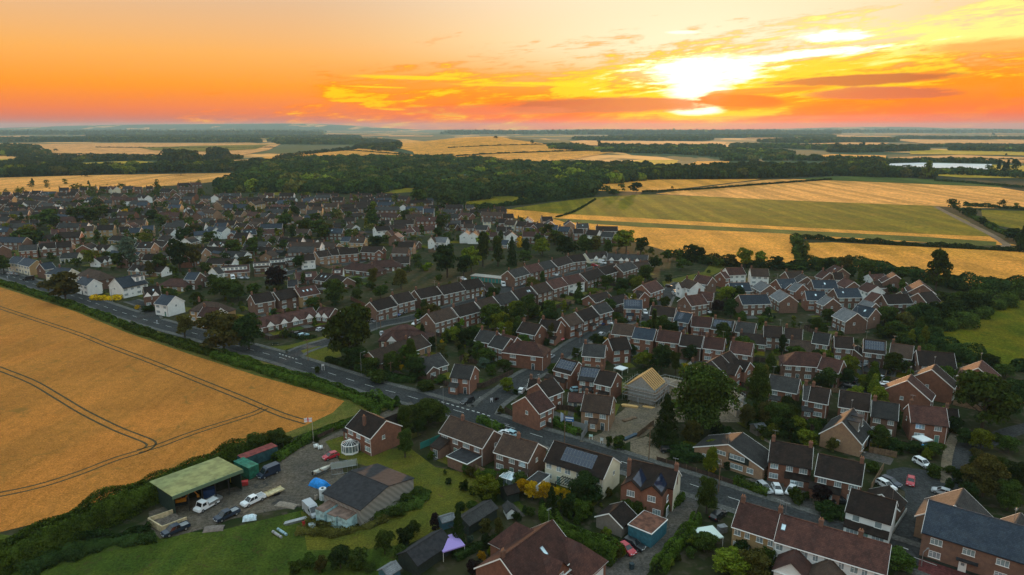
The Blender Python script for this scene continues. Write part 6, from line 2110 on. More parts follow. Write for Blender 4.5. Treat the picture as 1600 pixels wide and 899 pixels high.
    a=MB(); a.box(L/2-.02,L/2+.02,-.26,.26,.42,.54,TRIM); np_=a.mesh('number_plate')
    _vm[k]=(parts,wheels,wm_,rm_,[('headlight',h1),('headlight',h2),('tail_light',t1_),('tail_light',t2_),('number_plate',np_)]); return _vm[k]
VN={'hatch':('hatchback_car','car'),'estate':('estate_car','car'),'suv':('large_car','car'),'van':('panel_van','van'),'pickup':('pickup_truck','pickup truck'),'flatbed':('flatbed_truck','truck'),'motorhome':('motorhome','motorhome')}
CN={WH:'white',SI:'silver',BK:'black',RE:'red',BL:'blue',GR:'grey',DB:'dark blue',TQ:'pale blue',BE:'beige'}
def vehicle(kind,f,x,y,dx,dy,col,label=None):
    p=G(*fp(f,x,y)); q=G(*fp(f,x+dx,y+dy)); ang=math.atan2((q-p).y,(q-p).x); nm,cat=VN[kind]
    t=thing(nm,cat,label,(p.x,p.y,.03),ang,None if label else 'cars parked in the village',dict(base=CN[col]+' '+nm.replace('_',' ')))
    parts,wheels,wm_,rm_,ex=vehicle_parts(kind,col)
    for n_,me in parts: link(n_,me,t)
    for w_ in wheels: o=link('wheel',wm_,t); o.location=w_; r_=link('rim',rm_,o)
    for n_,me in ex: link(n_,me,t)
    return t
V=vehicle
V('flatbed','12',15,375,-45,25,WH,'white flatbed truck in front of the green roofed barn')
V('pickup','12',175,450,-60,28,DB,'dark blue pickup truck with flat tray beside the rubble')
V('pickup','12',380,335,-60,28,WH,'white pickup truck towing a flat trailer across the yard')
V('pickup','02',1375,565,-60,25,DB,'dark pickup truck with canopy beside the soil bay')
V('van','12',500,120,-60,25,DB,'dark blue panel van standing beside the green container')
V('van','12',835,420,40,40,SI,'old silver van with mossy roof beside the pale containers')
V('hatch','11',985,880,-60,20,RE,'red hatchback parked at the edge of the farm lawn')
V('suv','21',452,450,-50,22,BK,'black car turning into the side street at the junction')
V('estate','32',150,680,55,25,BK,'black estate car beside the teal garage')
V('hatch','32',95,715,40,30,RE,'bright red car half hidden behind the clipped hedge')
V('estate','32',810,450,40,-30,BK,'black car parked beside the white canopy')
V('hatch','32',1270,245,20,40,WH,'white car, middle of three in front of the brown brick pair')
V('hatch','32',1380,255,-25,35,WH,'white car, right of three in front of the brown brick pair')
V('estate','32',1170,235,35,30,SI,'silver car half hidden behind the clipped hedge by the pavement')
V('estate','42',555,190,40,18,DB,'dark blue car with bright roof in the car park corner')
V('estate','42',520,215,40,22,WH,'white car tucked behind the garage block in the car park')
V('hatch','42',712,185,-4,30,RE,'red car standing alone in the car park')
V('hatch','42',955,265,-30,-8,SI,'silver hatchback parked at the right side of the car park')
V('suv','42',805,45,35,20,WH,'white people carrier on the pale parking pad')
V('hatch','42',170,335,40,5,BK,'black car under the dark purple tree')
for kind,f,x,y,dx,dy,c in [('van','20',1285,825,40,8,WH),('hatch','20',1175,855,30,15,RE),('motorhome','30',395,765,-30,20,WH),('hatch','30',300,735,-5,20,WH),('estate','30',240,650,10,20,WH),('suv','30',130,665,10,20,BK),('suv','30',205,680,10,20,BK),('hatch','30',90,712,30,5,BK),
 ('estate','30',480,505,-30,10,BK),('hatch','30',470,490,-30,10,GR),('hatch','30',425,445,30,2,BK),('hatch','30',725,645,30,10,WH),('hatch','30',545,785,-10,15,GR),('hatch','30',585,790,-10,15,GR),
 ('van','20',1125,355,30,5,WH),('hatch','20',1012,380,30,5,BK),('van','20',848,425,30,8,WH),('van','20',732,435,10,20,WH),('hatch','20',420,388,20,5,WH),('hatch','20',655,485,25,12,WH),('hatch','20',330,558,20,5,BK),('hatch','20',375,550,20,5,RE),('hatch','20',432,535,20,8,BK),('estate','20',465,525,20,8,SI),('hatch','20',505,515,20,8,BK),('van','20',1505,262,30,4,WH),('hatch','20',1358,285,30,5,SI),('hatch','20',1445,282,30,3,RE),('hatch','20',1550,735,30,2,WH),('hatch','20',1490,740,30,-2,BL),('estate','20',1500,825,20,-15,SI),
 ('hatch','10',905,785,30,-10,SI),('hatch','10',730,820,30,-5,BK),('estate','10',770,832,35,-10,TQ),('hatch','10',1300,718,30,6,GR),('hatch','10',1430,682,30,5,SI),('hatch','10',1495,668,30,5,BL),('hatch','10',1545,648,20,5,BK),('estate','20',50,735,-20,10,WH),('hatch','10',1385,822,10,20,SI),('van','10',220,385,10,15,WH),('hatch','10',280,378,10,3,SI),('hatch','10',325,380,10,3,GR),('hatch','10',780,295,8,5,SI),('hatch','10',630,320,8,5,GR),
 ('van','00',225,390,-30,2,BK),('hatch','00',118,355,-20,-3,GR),('hatch','00',78,345,-20,-3,SI),('hatch','00',1210,620,20,-5,SI),('hatch','00',1495,700,20,8,GR),('hatch','00',1535,712,20,8,SI),
 ('hatch','21',1100,100,30,-18,SI),('hatch','21',1065,145,20,-18,BK),('hatch','21',1235,322,35,-4,BL),('hatch','21',1305,358,35,-4,TQ),('hatch','21',875,365,15,-18,WH),('van','21',670,850,-15,25,WH),('hatch','21',750,700,-30,-10,WH),('estate','21',780,700,-20,-8,TQ),
 ('estate','41',465,275,-30,10,SI),('estate','41',480,335,-40,-4,WH),('hatch','41',500,315,-40,-4,WH),('hatch','41',455,405,-30,2,BK),('hatch','41',320,160,5,20,BK),('hatch','41',285,290,25,-10,BK),('hatch','41',225,330,25,5,BK),('hatch','41',1160,425,30,8,SI),
 ('hatch','31',1025,290,20,-6,WH),('hatch','31',1065,262,20,-6,WH),('hatch','31',965,315,20,-6,RE),('hatch','31',420,835,40,2,BK),('suv','M4',170,670,5,12,GR),('suv','M4',118,670,5,12,SI),('hatch','M4',572,765,15,5,GR)]:
    V(kind,f,x,y,dx,dy,c)
# trailers, boat, tarps and yard things
def trailer(label,f,x,y,dx,dy,L,W,boat=False,bedm=None):
    p=G(*fp(f,x,y)); q=G(*fp(f,x+dx,y+dy)); ang=math.atan2((q-p).y,(q-p).x); t=thing('flat_trailer' if not boat else 'boat_trailer','trailer',label,(p.x,p.y,.03),ang); a=MB(); m=bedm or mat('trailer_deck',(.45,.38,.22),.8,.3,1.5)
    a.box(-L/2,L/2,-W/2,W/2,.55,.65,m); 
    for y_ in (-W/2,W/2-.05): a.box(-L/2,L/2,y_,y_+.05,.651,.85,m)
    a.build('deck',t); a=MB(); a.bar((L/2,-.4,.55),(L/2+1.2,0,.5),.05,METAL,5); a.bar((L/2,.4,.55),(L/2+1.2,0,.5),.05,METAL,5); a.build('draw_bar',t)
    for sx in (-.45,.35):
        for sy in (-1,1): b=MB(); b.bar((sx,sy*(W/2+.02),.32),(sx,sy*(W/2+.2),.32),.32,BLACK,12); b.build('wheel',t)
    return t
trailer('flat timber decked trailer behind the white pickup','12',545,265,-60,25,4.2,2.0)
def boat(label,f,x,y,dx,dy):
    p=G(*fp(f,x,y)); q=G(*fp(f,x+dx,y+dy)); ang=math.atan2((q-p).y,(q-p).x); t=thing('small_boat','boat',label,(p.x,p.y,.03),ang); a=MB(); m=mat('boat_hull',(.55,.52,.44),.5,.2,2)
    st=[(-2.3,.75,.55),(-1,.9,.4),(.8,.85,.4),(1.9,.45,.55),(2.5,.04,.75)]
    for i in range(len(st)-1):
        x0,w0,z0=st[i]; x1,w1,z1=st[i+1]
        for s in (-1,1): a.poly([(x0,0,z0-.25),(x1,0,z1-.25),(x1,s*w1,z1+.45),(x0,s*w0,z0+.45)],m)
        a.poly([(x0,-w0*.8,z0+.15),(x1,-w1*.8,z1+.15),(x1,w1*.8,z1+.15),(x0,w0*.8,z0+.15)],mat('boat_inside',(.2,.19,.17),.8))
    a.poly([(-2.3,-.75,1.0),(-2.3,.75,1.0),(-2.3,0,.3)],m); a.build('hull',t); b=MB(); b.box(-2.2,-1.9,-.7,.7,.85,.92,WOOD); b.box(-.3,0,-.8,.8,.75,.82,WOOD); b.build('thwart',t); a=MB(); a.box(-2.65,-2.35,-.15,.15,.5,1.3,BLACK); a.build('outboard_motor',t); a=MB(); a.box(-1.6,1.0,-.5,.5,.0,.14,METAL); a.build('cradle',t)
boat('small open boat on a cradle behind the grey barn','12',915,100,45,-20)
def tarp(label,f,x,y,L,W,H,col,rz,name='covered_boat',cat='covered load'):
    p=G(*fp(f,x,y)); t=thing(name,cat,label,p,rz); bm=bmesh.new(); n=16; vs={}
    for i in range(n+1):
        for j in range(n+1):
            u,v=i/n*2-1,j/n*2-1; r=max(abs(u),abs(v)); z=H*(1-abs(v)**2.2*.75)*(1-abs(u)**4*.6)+.12*noise.noise((u*3,v*3,x)); z=0.05 if r>=1 else z
            vs[i,j]=bm.verts.new((u*L/2,v*W/2,z))
    for i in range(n):
        for j in range(n): bm.faces.new((vs[i,j],vs[i+1,j],vs[i+1,j+1],vs[i,j+1]))
    me=bpy.data.meshes.new('tarpaulin'); bm.to_mesh(me); bm.free(); me.materials.append(mat('tarp_'+label[:12],col,.6,.2,2)); link('tarpaulin',me,t); a=MB(); a.box(-L*.5,L*.5,-W*.3,W*.3,.02,.16,DARKM); a.build('base_frame',t); return t
tarp('bright blue tarpaulin covered boat beside the grey barn','12',895,200,4.6,2.6,1.6,(.01,.22,.62),-.5)
tarp('heap of white and blue sheeting beside the dark pickup','12',350,460,2.8,2.0,.9,(.5,.62,.68),.3,name='sheeting_heap',cat='sheeting')
tarp('heap of white sacks at the foot of the wild hedge','02',590,600,2.0,1.6,.8,(.6,.68,.68),.6,name='sack_heap',cat='sacks')
tarp('mound of grey rubble beside the wild hedge','02',690,555,4,2.6,1.2,(.13,.11,.10),.3,name='rubble_mound',cat='rubble')
tarp('low stony rubble heap at the yard edge','12',640,355,5,2.0,.5,(.22,.18,.14),-.3,name='rubble_heap',cat='rubble')
tarp('dark scrap heap beside the pale tank','12',1020,310,4.5,2.5,1.2,(.03,.04,.05),.2,name='scrap_heap',cat='scrap')
tarp('rubble and green scrap heap below the dark pickup','12',70,540,4,2.2,.6,(.16,.13,.11),.2,name='debris_heap',cat='debris')
def cyl(label,f,x,y,r,L,col,rz=0,up=False,name='tank',cat='tank',ends=None):
    p=G(*fp(f,x,y)); t=thing(name,cat,label,p,rz); a=MB(); m=mat(name+'_'+label[:14],col,.5,.2,2)
    if up: a.bar((0,0,0),(0,0,L),r,m,16)
    else: a.bar((-L/2,0,r),(L/2,0,r),r,m,16)
    a.build('shell',t); a=MB()
    if up: a.bar((0,0,L),(0,0,L+.15),r*.35,DARKM,8)
    else:
        for s in (-1,1): a.bar((s*L*.3,0,r),(s*L*.3+.08,0,r),r+.03,DARKM,16)
    a.build('band',t); return t
cyl('pale upright tank beside the grey barn wall','12',925,305,.8,2.6,(.55,.6,.62),up=True)
cyl('white drum lying at the foot of the flagpole, left of two','11',870,800,.55,1.1,(.7,.72,.7),.4,name='drum',cat='drum')
cyl('white drum lying at the foot of the flagpole, right of two','11',903,812,.55,1.1,(.7,.72,.7),.4,name='drum',cat='drum')
cyl('grey pipe lying on the grass, nearest the lawn','12',565,590,.28,3.2,(.3,.3,.3),-.7,name='pipe',cat='pipe')
cyl('pale blue pipe lying on the grass behind the grey one','12',605,570,.28,3.2,(.25,.38,.42),-.7,name='pipe',cat='pipe')
cyl('small red cylinder standing beside the timber stack','12',775,515,.35,1.2,(.4,.03,.03),up=True,name='gas_bottle',cat='gas bottle')
cyl('rusty drum standing beside the pale tank','12',870,305,.35,1.0,(.3,.25,.2),up=True,name='drum',cat='drum')
def stack(label,f,x,y,L,n,m,rz,name='timber_stack',cat='timber'):
    p=G(*fp(f,x,y)); t=thing(name,cat,label,p,rz); rg=random.Random(n); a=MB()
    for i in range(n): yy_=(i%4)*.32-.5; zz=.02+(i//4)*.17; a.box(-L/2+rg.uniform(-.3,.3),L/2+rg.uniform(-.3,.3),yy_,yy_+.28,zz,zz+.15,m)
    a.build('board_pile',t); a=MB(); a.box(-L*.3,-L*.3+.1,-.6,.9,-.02,.015,WOOD); a.build('bearer',t)
stack('stack of grey beams beside the old silver van','12',710,485,4.5,10,METAL,.5,name='beam_stack',cat='beams')
stack('bundle of new yellow timber on the building site','31',120,480,4.5,12,NEWWOOD,-.35)
stack('second small bundle of new timber on the building site','31',265,485,3.0,4,NEWWOOD,-.5)
stack('pile of dark scaffold boards at the site entrance','31',120,580,4.5,8,WOOD,.6)
stack('pile of blue grey building materials at the site edge','31',125,720,5.5,10,mat('blue_wrap',(.03,.06,.09),.6,.4,2),.7,name='material_pile',cat='building materials')
# equipment inside the barn
def digger():
    p=bn.matrix_basis@Vector((-BNL*.28,-BNW*.1,0)); t=thing('orange_digger','digger','orange excavator parked inside the open barn',p,.4); m=mat('digger_orange',(.55,.22,.02),.5)
    a=MB(); a.box(-1.4,1.4,-.9,-.5,.0,.6,BLACK); a.box(-1.4,1.4,.5,.9,.0,.6,BLACK); a.build('track',t); a=MB(); a.box(-1.2,.9,-.8,.8,.7,1.4,m); a.box(-.1,.8,-.7,.1,1.401,2.4,m); a.build('body',t); a=MB(); a.bar((.9,.3,1.2),(2.2,.3,2.8),.16,m,6); a.bar((2.2,.3,2.8),(3.2,.3,1.2),.12,m,6); a.box(3.0,3.5,0,.6,.7,1.2,m); a.build('arm',t); a=MB(); a.box(-.0,.82,-.72,.12,1.6,2.3,DGLASS); a.build('cab_window',t)
digger()
def cratebox(label,p,s,col,name='crate',cat='crate'):
    t=thing(name,cat,label,p,.3); a=MB(); m=mat(name+label[:10],col,.7,.2,2); a.box(-s[0]/2,s[0]/2,-s[1]/2,s[1]/2,0,s[2],m); a.build('box',t); a=MB(); a.box(-s[0]/2-.04,s[0]/2+.04,-s[1]/2-.04,s[1]/2+.04,s[2]+.002,s[2]+.07,m); a.build('lid',t)
cratebox('blue machine box standing under the open barn',bn.matrix_basis@Vector((BNL*.08,-BNW*.25,0)),(2.2,1.6,1.9),(.02,.05,.14),'machine_box','box')
cratebox('white chest box beside the rusty containers',G(*fp('12',840,525)),(1.3,.8,.8),(.5,.58,.6),'chest_box','box')
cratebox('red and blue tool chest at the end of the barn',G(*fp('12',310,195)),(1.6,1.0,.9),(.4,.03,.03),'tool_chest','box')
cratebox('yellow high visibility kit box at the barn end',G(*fp('12',215,170)),(.7,.6,1.4),(.6,.45,.02),'kit_box','box')
cratebox('black wheeled bin beside the bright red car',G(*fp('32',135,850)),(.7,.7,1.1),(.02,.04,.05),'wheeled_bin','bin')
cratebox('wire framed grey cage box beside the white canopy',G(*fp('32',840,560)),(1.7,1.2,1.3),(.2,.21,.22),'cage_box','cage')
def frame_stack():
    p=G(*fp('12',1090,80)); t=thing('greenhouse_frame','greenhouse','empty pale greenhouse frame behind the grey barn',p,.35); a=MB()
    for i in range(6):
        x=-3+i*1.2
        a.bar((x,-1.4,0),(x,-1.4,1.6),.03,METAL,4); a.bar((x,1.4,0),(x,1.4,1.6),.03,METAL,4); a.bar((x,-1.4,1.6),(x,0,2.5),.03,METAL,4); a.bar((x,1.4,1.6),(x,0,2.5),.03,METAL,4)
    for y,z in ((-1.4,1.6),(1.4,1.6),(0,2.5),(-1.4,.05),(1.4,.05)): a.bar((-3,y,z),(3,y,z),.03,METAL,4)
    a.build('metal_frame',t)
    a=MB(); a.poly([(-3,1.38,.1),(3,1.38,.1),(3,1.38,1.6),(-3,1.38,1.6)],mat('old_polythene',(.35,.38,.33),.6)); a.build('back_panel',t)
frame_stack()
# flag on its pole: red cross on white
def flag():
    p=G(*fp('11',850,760)); t=thing('flagpole','flagpole','flagpole flying a white flag with a red cross at yard edge',p,R(10)); a=MB(); a.bar((0,0,0),(0,0,7.2),.06,mat('pole_white',(.45,.40,.34),.6),8,.04); a.build('pole',t); a=MB(); a.bar((0,0,0),(0,0,.15),.3,CONC,10); a.build('base',t)
    W,H=1.9,1.15; a=MB(); r=mat('flag_red',(.55,.02,.03),.8); w_=mat('flag_white',(.75,.75,.75),.8); n=19
    for i in range(n):
        for j in range(11):
            x0,x1=-W*i/n-.06,-W*(i+1)/n-.06; z0,z1=5.9+H*j/11,5.9+H*(j+1)/11; red=(j==5) or (i in(9,)) or (j in(4,6) and False)
            red=j in(5,) or i in(8,9,10); y=lambda x:.10*math.sin(x*4.2)
            a.poly([(x0,y(x0),z0),(x1,y(x1),z0),(x1,y(x1),z1),(x0,y(x0),z1)],r if red else w_)
    o=a.build('flag',t)
flag()
# playset by the farm house
def playset():
    p=G(*fp('11',1250,800)); t=thing('garden_playset','playset','garden play tower with blue slide beside the farm house',p,.6); a=MB()
    for x in (-.5,.5):
        for y in (-.5,.5): a.bar((x,y,0),(x,y,2.0),.06,WOOD,5)
    a.box(-.55,.55,-.55,.55,1.0,1.08,WOOD); a.build('tower',t); a=MB(); a.prism([(-.7,-.7,1.9),(.7,-.7,1.9),(0,-.7,2.5)],(0,1.4,0),mat('play_green',(.10,.35,.12),.7)); a.build('canopy',t); a=MB(); a.prism([(.5,-.3,1.05),(.5,.3,1.05),(2.4,.3,.2),(2.4,-.3,.2)],(0,0,.06),mat('slide_blue',(.02,.15,.5),.5)); a.build('slide',t)
playset()
# ---------------- garages with green doors ----------------
def garages():
    A=G(*fp('20',478,392)); B_=G(*fp('20',725,418)); d=B_-A; ang=math.atan2(d.y,d.x); L=d.length; t=thing('garage_row','garages','row of flat roofed lock-up garages with teal doors',(A+B_)/2,ang); FOOT.append((t.location.x,t.location.y,math.cos(ang),math.sin(ang),L/2,4))
    a=MB(); a.box(-L/2,L/2,0,5.5,0,2.5,WALL['t']); a.build('wall',t); a=MB(); a.box(-L/2-.3,L/2+.3,-.4,5.8,2.503,2.72,mat('pale_felt',(.30,.28,.25),.8,.2,1)); a.build('roof',t); n=9
    for i in range(n): a=MB(); x=-L/2+L*(i+.5)/n; a.box(x-L/n*.4,x+L/n*.4,-.05,-.004,.02,2.2,TEAL); a.build('garage_door',t)
garages()
# ---------------- scaffolded house and site ----------------
def site():
    rp=(G(*fp('31',235,320),9.0)+G(*fp('31',215,300),9.0))/2; p1=G(*fp('31',225,318),6.0); p2=G(*fp('31',330,215),6.0)
    A=G(*fp('31',205,245),8.3); B_=G(*fp('31',300,175),8.3); A.z=B_.z=0; mid=(A+B_)/2; d=B_-A; ang=math.atan2(d.y,d.x); L=8.0; w=8.0; he,hr=5.0,8.3
    t=thing('unfinished_house','building site','half built house with bare timber roof inside scaffolding',mid,ang); FOOT.append((mid.x,mid.y,math.cos(ang),math.sin(ang),L/2+1.5,w/2+1.5))
    wallmesh(L,w,he,hr-.3,mat('blockwork',(.30,.29,.27),.9,.15,2)).build('wall',t)
    s=(hr-he)/(w/2); n=8
    for i in range(n):
        x=-L/2+L*i/(n-1)
        b=MB()
        for sg in (-1,1): b.bar((x,sg*(w/2+.4),he-.22),(x,0,hr+.08),.24,NEWWOOD,4)
        b.build('rafter',t)
    a=MB()
    for sg in (-1,1):
        for q in range(2 if sg<0 else 7): 
            y=sg*(w/2*(1-q*.13)+.2); z=hr-abs(y)*s+.08; a.box(-L/2,L/2,y-.05,y+.05,z,z+.05,NEWWOOD)
    a.build('roof_batten',t)
    a=MB(); a.prism([(-L/2,-.1,hr-.12),(L/2,-.1,hr-.12),(L/2,-w/2,he-.05),(-L/2,-w/2,he-.05)],(0,0,.04),mat('rafter_gap_shade',(.06,.045,.03),.7,.1,2)); a.build('rafter_gap_shade',t)  # dark colour stands in for the shade in the gaps between the rafters
    for x,z in ((-2,3.2),(1.5,3.2),(-2,.8),(1.8,.8)): window(t,x,-w/2-.01,z,1.3,1.2,2)
    sc=thing('scaffolding','scaffolding','pale tubular scaffolding wrapped round the half built house',mid,ang); a=MB(); b=MB()
    X=L/2+1.3; Y=w/2+1.3
    for z in (2.0,4.0):
        for (x0,y0,x1,y1) in ((-X,-Y,X,-Y),(-X,Y,X,Y),(-X,-Y,-X,Y),(X,-Y,X,Y)):
            a.bar((x0,y0,z),(x1,y1,z),.05,METAL,4); a.bar((x0,y0,z+1),(x1,y1,z+1),.05,METAL,4)
        for y0 in (-Y,Y-.9): b.box(-X,X,y0,y0+.8,z-.06,z-.01,WOOD)
        for x0 in (-X,X-.8): b.box(x0,x0+.7,-Y+.9,Y-.95,z-.06,z-.01,WOOD)
    k=0
    for i in range(7):
        x=-X+2*X*i/6
        for y in (-Y,Y): a.bar((x,y,0),(x,y,5.9),.04,METAL,4)
        if i<6:
            a.bar((x,-Y,0 if i%2 else 2),(x+X/3,-Y,2 if i%2 else 4),.04,METAL,4)
    for i in range(1,6):
        y=-Y+2*Y*i/6
        for x in (-X,X): a.bar((x,y,0),(x,y,5.9 if abs(y)>2 else 7.6),.04,METAL,4)
    a.build('steel_tube',sc); b.build('scaffold_board',sc)
    # ground-floor walls of further plots
    for lab,pts in (('ground floor walls of a new plot right of the scaffolded house',[(330,270),(400,250),(560,285),(490,325)]),('second roofless new plot behind the broad olive tree',[(820,350),(880,320),(1010,400),(950,430)]),('third roofless plot nearest the tall green tree',[(880,440),(920,415),(1020,470),(960,500)])):
        P=[G(*fp('31',x,y),2.4) for x,y in pts]; c=sum(P,Vector())/4; c.z=0; q=[p-c for p in P]
        for v_ in q: v_.z=0
        tt=thing('roofless_building','building site',lab,c); a=MB()
        for i in range(4):
            u,v=q[i],q[(i+1)%4]; dd=(v-u).normalized(); nn=Vector((-dd.y,dd.x,0))*.18; a.prism([u-nn,v-nn,v+nn,u+nn],(0,0,2.4),mat('pale_blocks',(.42,.34,.26),.9,.2,1.5))
        mm=(q[0]+q[3])/2; m2=(q[1]+q[2])/2; dd=(m2-mm).normalized(); nn=Vector((-dd.y,dd.x,0))*.12; a.prism([mm-nn,m2-nn,m2+nn,mm+nn],(0,0,2.3),mat('pale_blocks',(.42,.34,.26),.9))
        a.build('block_wall',tt); a=MB(); a.poly([(v.x*.97,v.y*.97,.08) for v in q],CONC); a.build('floor_slab',tt)
        a=MB()
        for i in range(4):
            u,v=q[i]*1.12,q[(i+1)%4]*1.12; nseg=5
            for j in range(nseg): w_=u.lerp(v,j/nseg); a.bar((w_.x,w_.y,0),(w_.x,w_.y,3.4),.05,METAL,4)
            a.bar((u.x,u.y,2.3),(v.x,v.y,2.3),.05,METAL,4); a.bar((u.x,u.y,3.2),(v.x,v.y,3.2),.05,METAL,4)
        a.build('scaffold_tube',tt)
site()
# ---------------- walls, fences, gates ----------------
def fence(label,f,pts,h,m,name='fence',cat='fence',step=2.4,th=.06,posts=True):
    P=PX(pts,f); c=P[0]; t=thing(name,cat,label,c); a=MB(); b=MB()
    for i in range(len(P)-1):
        u,v=P[i]-c,P[i+1]-c; d=(v-u); L=d.length; dn=d.normalized(); nn=Vector((-dn.y,dn.x,0))*th/2; k=max(1,int(L/step))
        for j in range(k):
            p=u.lerp(v,j/k)+dn*.06; q=u.lerp(v,(j+1)/k)-dn*.06; hh=h*random.uniform(.97,1.03); a.prism([p-nn,q-nn,q+nn,p+nn],(0,0,hh),m)
            if posts: w_=u.lerp(v,j/k); b.box(w_.x-.06,w_.x+.06,w_.y-.06,w_.y+.06,0,h+.12,WOOD)
    a.build('panel',t); 
    if posts: b.build('fence_post',t)
    return t
DW=mat('dark_fence_wood',(.055,.035,.025),.9,.3,1.5); TW=mat('tan_fence_wood',(.20,.13,.075),.9,.3,1.5); BRW=WALL['r']
fence('tan timber fence along the lawn beside the brown brick pair','22',[(400,35),(540,100),(700,165)],1.7,TW)
fence('teal painted fence behind the broad yellow green tree','B2',[(770,308),(865,268)],1.8,mat('teal_fence',(.03,.20,.17),.7))
fence('dark timber fence along the side street bend','21',[(580,330),(810,225)],1.8,DW)
fence('dark fence round the small brick house at the junction','21',[(370,345),(590,330)],1.7,DW)
fence('dark fence beside the brick house on the side street','21',[(805,165),(930,180),(1030,105)],1.8,DW)
fence('long dark fence on the corner below the junction gable house','21',[(745,520),(870,590),(1120,650)],1.7,DW)
fence('dark brown fence between corner garden and tan brick house','21',[(1110,500),(1240,510),(1320,530)],1.7,DW)
fence('low dark roadside fence below the chalet roofed house','32',[(330,5),(640,95),(940,195)],1.1,DW)
fence('timber site fence beside the tall dark conifer','31',[(180,720),(310,620)],1.6,WOOD)
fence('timber fence at the back of the car park','42',[(400,240),(500,70)],1.7,TW)
fence('low wall along the white lean-to cottage side','42',[(560,590),(680,400)],.8,CONC,name='garden_wall',cat='wall',posts=False,th=.2)
fence('dark fence running beside the footpath, right','41',[(940,760),(1070,610),(1080,560)],1.8,DW)
fence('dark fence behind the parked cars at right','31',[(1040,250),(1230,250)],1.8,DW)
fence('brick garden wall along the brown gabled bungalow','10',[(480,640),(690,640)],1.5,BRW,name='garden_wall',cat='wall',posts=False,th=.25)
fence('reddish fence behind the first long terrace end','10',[(1140,545),(1290,620)],1.8,mat('red_fence',(.12,.05,.03),.9))
fence('rough garden fence between gardens, centre of the estate','20',[(700,610),(830,650)],1.6,DW)
fence('thin wire fence along the bottom of the wheat field','11',[(1070,640),(850,740)],1.0,DW,step=3)
fence('garden fence below the junction bungalow','M2',[(700,770),(840,800),(960,860)],1.4,DW)
fence('brown fence behind the solar roofed pair','21',[(1330,330),(1450,350)],1.6,DW)
fence('boundary fence below the big gable houses','41',[(640,790),(780,820),(830,830)],1.7,DW)
fence('steel site gate panels at the building site entrance','21',[(1280,640),(1390,670),(1340,745)],1.9,mat('mesh_fence',(.2,.2,.2),.7),name='site_fence',step=3)
rgf=random.Random(3)
k=0
for o,L,w,he,hr in list(HS):
    p=o.location; d=math.hypot(p.x,p.y)
    if d>470 or d<150 or rgf.random()<.35 or not any(t_[0]==o and t_[2] is None for t_ in THINGS): continue
    ux,uy=math.cos(o.rotation_euler.z),math.sin(o.rotation_euler.z); vx,vy=-uy,ux; ok=True
    for sg,s2 in ((-1,-1),):
        a0=Vector((p.x-ux*L/2*1.0,p.y-uy*L/2,0)); ln=rgf.uniform(8,12); side=-1
        q0=a0+Vector((vx,vy,0))*(side*(w/2+.6)); q1=q0+Vector((vx,vy,0))*(side*ln); q2=q1+Vector((ux,uy,0))*L
        pts=[q0,q1,q2]
        for i in range(2):
            for tt in (.3,.6,.95):
                z_=pts[i].lerp(pts[i+1],tt)
                if onroad(z_.x,z_.y,.3) or not clear(z_.x,z_.y,.2): ok=False
    if not ok: continue
    c=pts[0]; t=thing('garden_fence','fence',None,c,0,'garden fences of the estate',dict(base='dark garden fence')); m=rgf.choice((DW,DW,TW,WOOD)); a=MB(); b=MB()
    for i in range(2):
        u,v=pts[i]-c,pts[i+1]-c; dn=(v-u).normalized(); nn=Vector((-dn.y,dn.x,0))*.03; a.prism([u-nn,v-nn,v+nn,u+nn],(0,0,1.6),m)
        for j in range(5): w_=u.lerp(v,j/5); b.box(w_.x-.06,w_.x+.06,w_.y-.06,w_.y+.06,0,1.7,WOOD)
    a.build('panel',t); b.build('fence_post',t); k+=1
# ---------------- poles, signs, street furniture ----------------
def lamp(label,f,x,y,h=8,wood=False,arm=(1.2,0),wires=False):
    p=G(*fp(f,x,y)); t=thing('telegraph_pole' if wood else 'street_lamp','pole' if wood else 'street lamp',label,p,random.uniform(0,6)); a=MB(); m=WOOD if wood else mat('lamp_grey',(.22,.23,.23),.5,metal=.3)
    a.bar((0,0,0),(0,0,h),.13 if wood else .09,m,8,.09 if wood else .06); a.build('pole',t); a=MB()
    if wood: a.box(-.9,.9,-.06,.06,h-.5,h-.38,m); a.build('cross_arm',t)
    else: a.bar((0,0,h),(arm[0],0,h+.25),.05,m,6); a.build('arm',t); a=MB(); a.box(arm[0]-.1,arm[0]+.5,-.14,.14,h+.18,h+.34,m); a.build('lamp_head',t)
    return t
lamp('street lamp at the main road opposite the junction','21',265,495,7)
lamp('street lamp by the corner garden below the junction house','21',935,612,7.5)
lamp('wooden telegraph pole at the main road by the solar house','21',1210,758,9,True)
lamp('wooden telegraph pole on the grass corner at first junction','11',808,120,8,True)
lamp('street lamp at the largest round tree','11',1225,240,8)
lamp('wooden telegraph pole beside the gravelled driveway','31',268,895,9,True)
lamp('wooden telegraph pole on the verge by the small yellow tree','32',812,250,8,True)
lamp('street lamp behind the big brick gable house','41',680,500,7)
lamp('tall thin pole above the junction bungalow','M2',1127,690,9,True)
lamp('street lamp behind the white lean-to cottage','42',215,400,6)
lamp('dark post at the red surfaced road start','42',797,830,3)
lamp('street lamp at the first side street','10',1345,780,6)
lamp('telegraph pole beside the first side street','10',1375,770,8,True)
lamp('thin lamp post beside the side street van','20',1330,880,7)
lamp('street lamp in the cul-de-sac','41',295,135,6)
lamp('post among the terraces above the bungalows','10',965,280,9,True)
lamp('post by the twin white villas','00',880,560,6)
lamp('roadside lamp by the golden hedge','00',755,490,7)
lamp('slim post in the garden of the brown bungalow','11',1455,240,5,True)
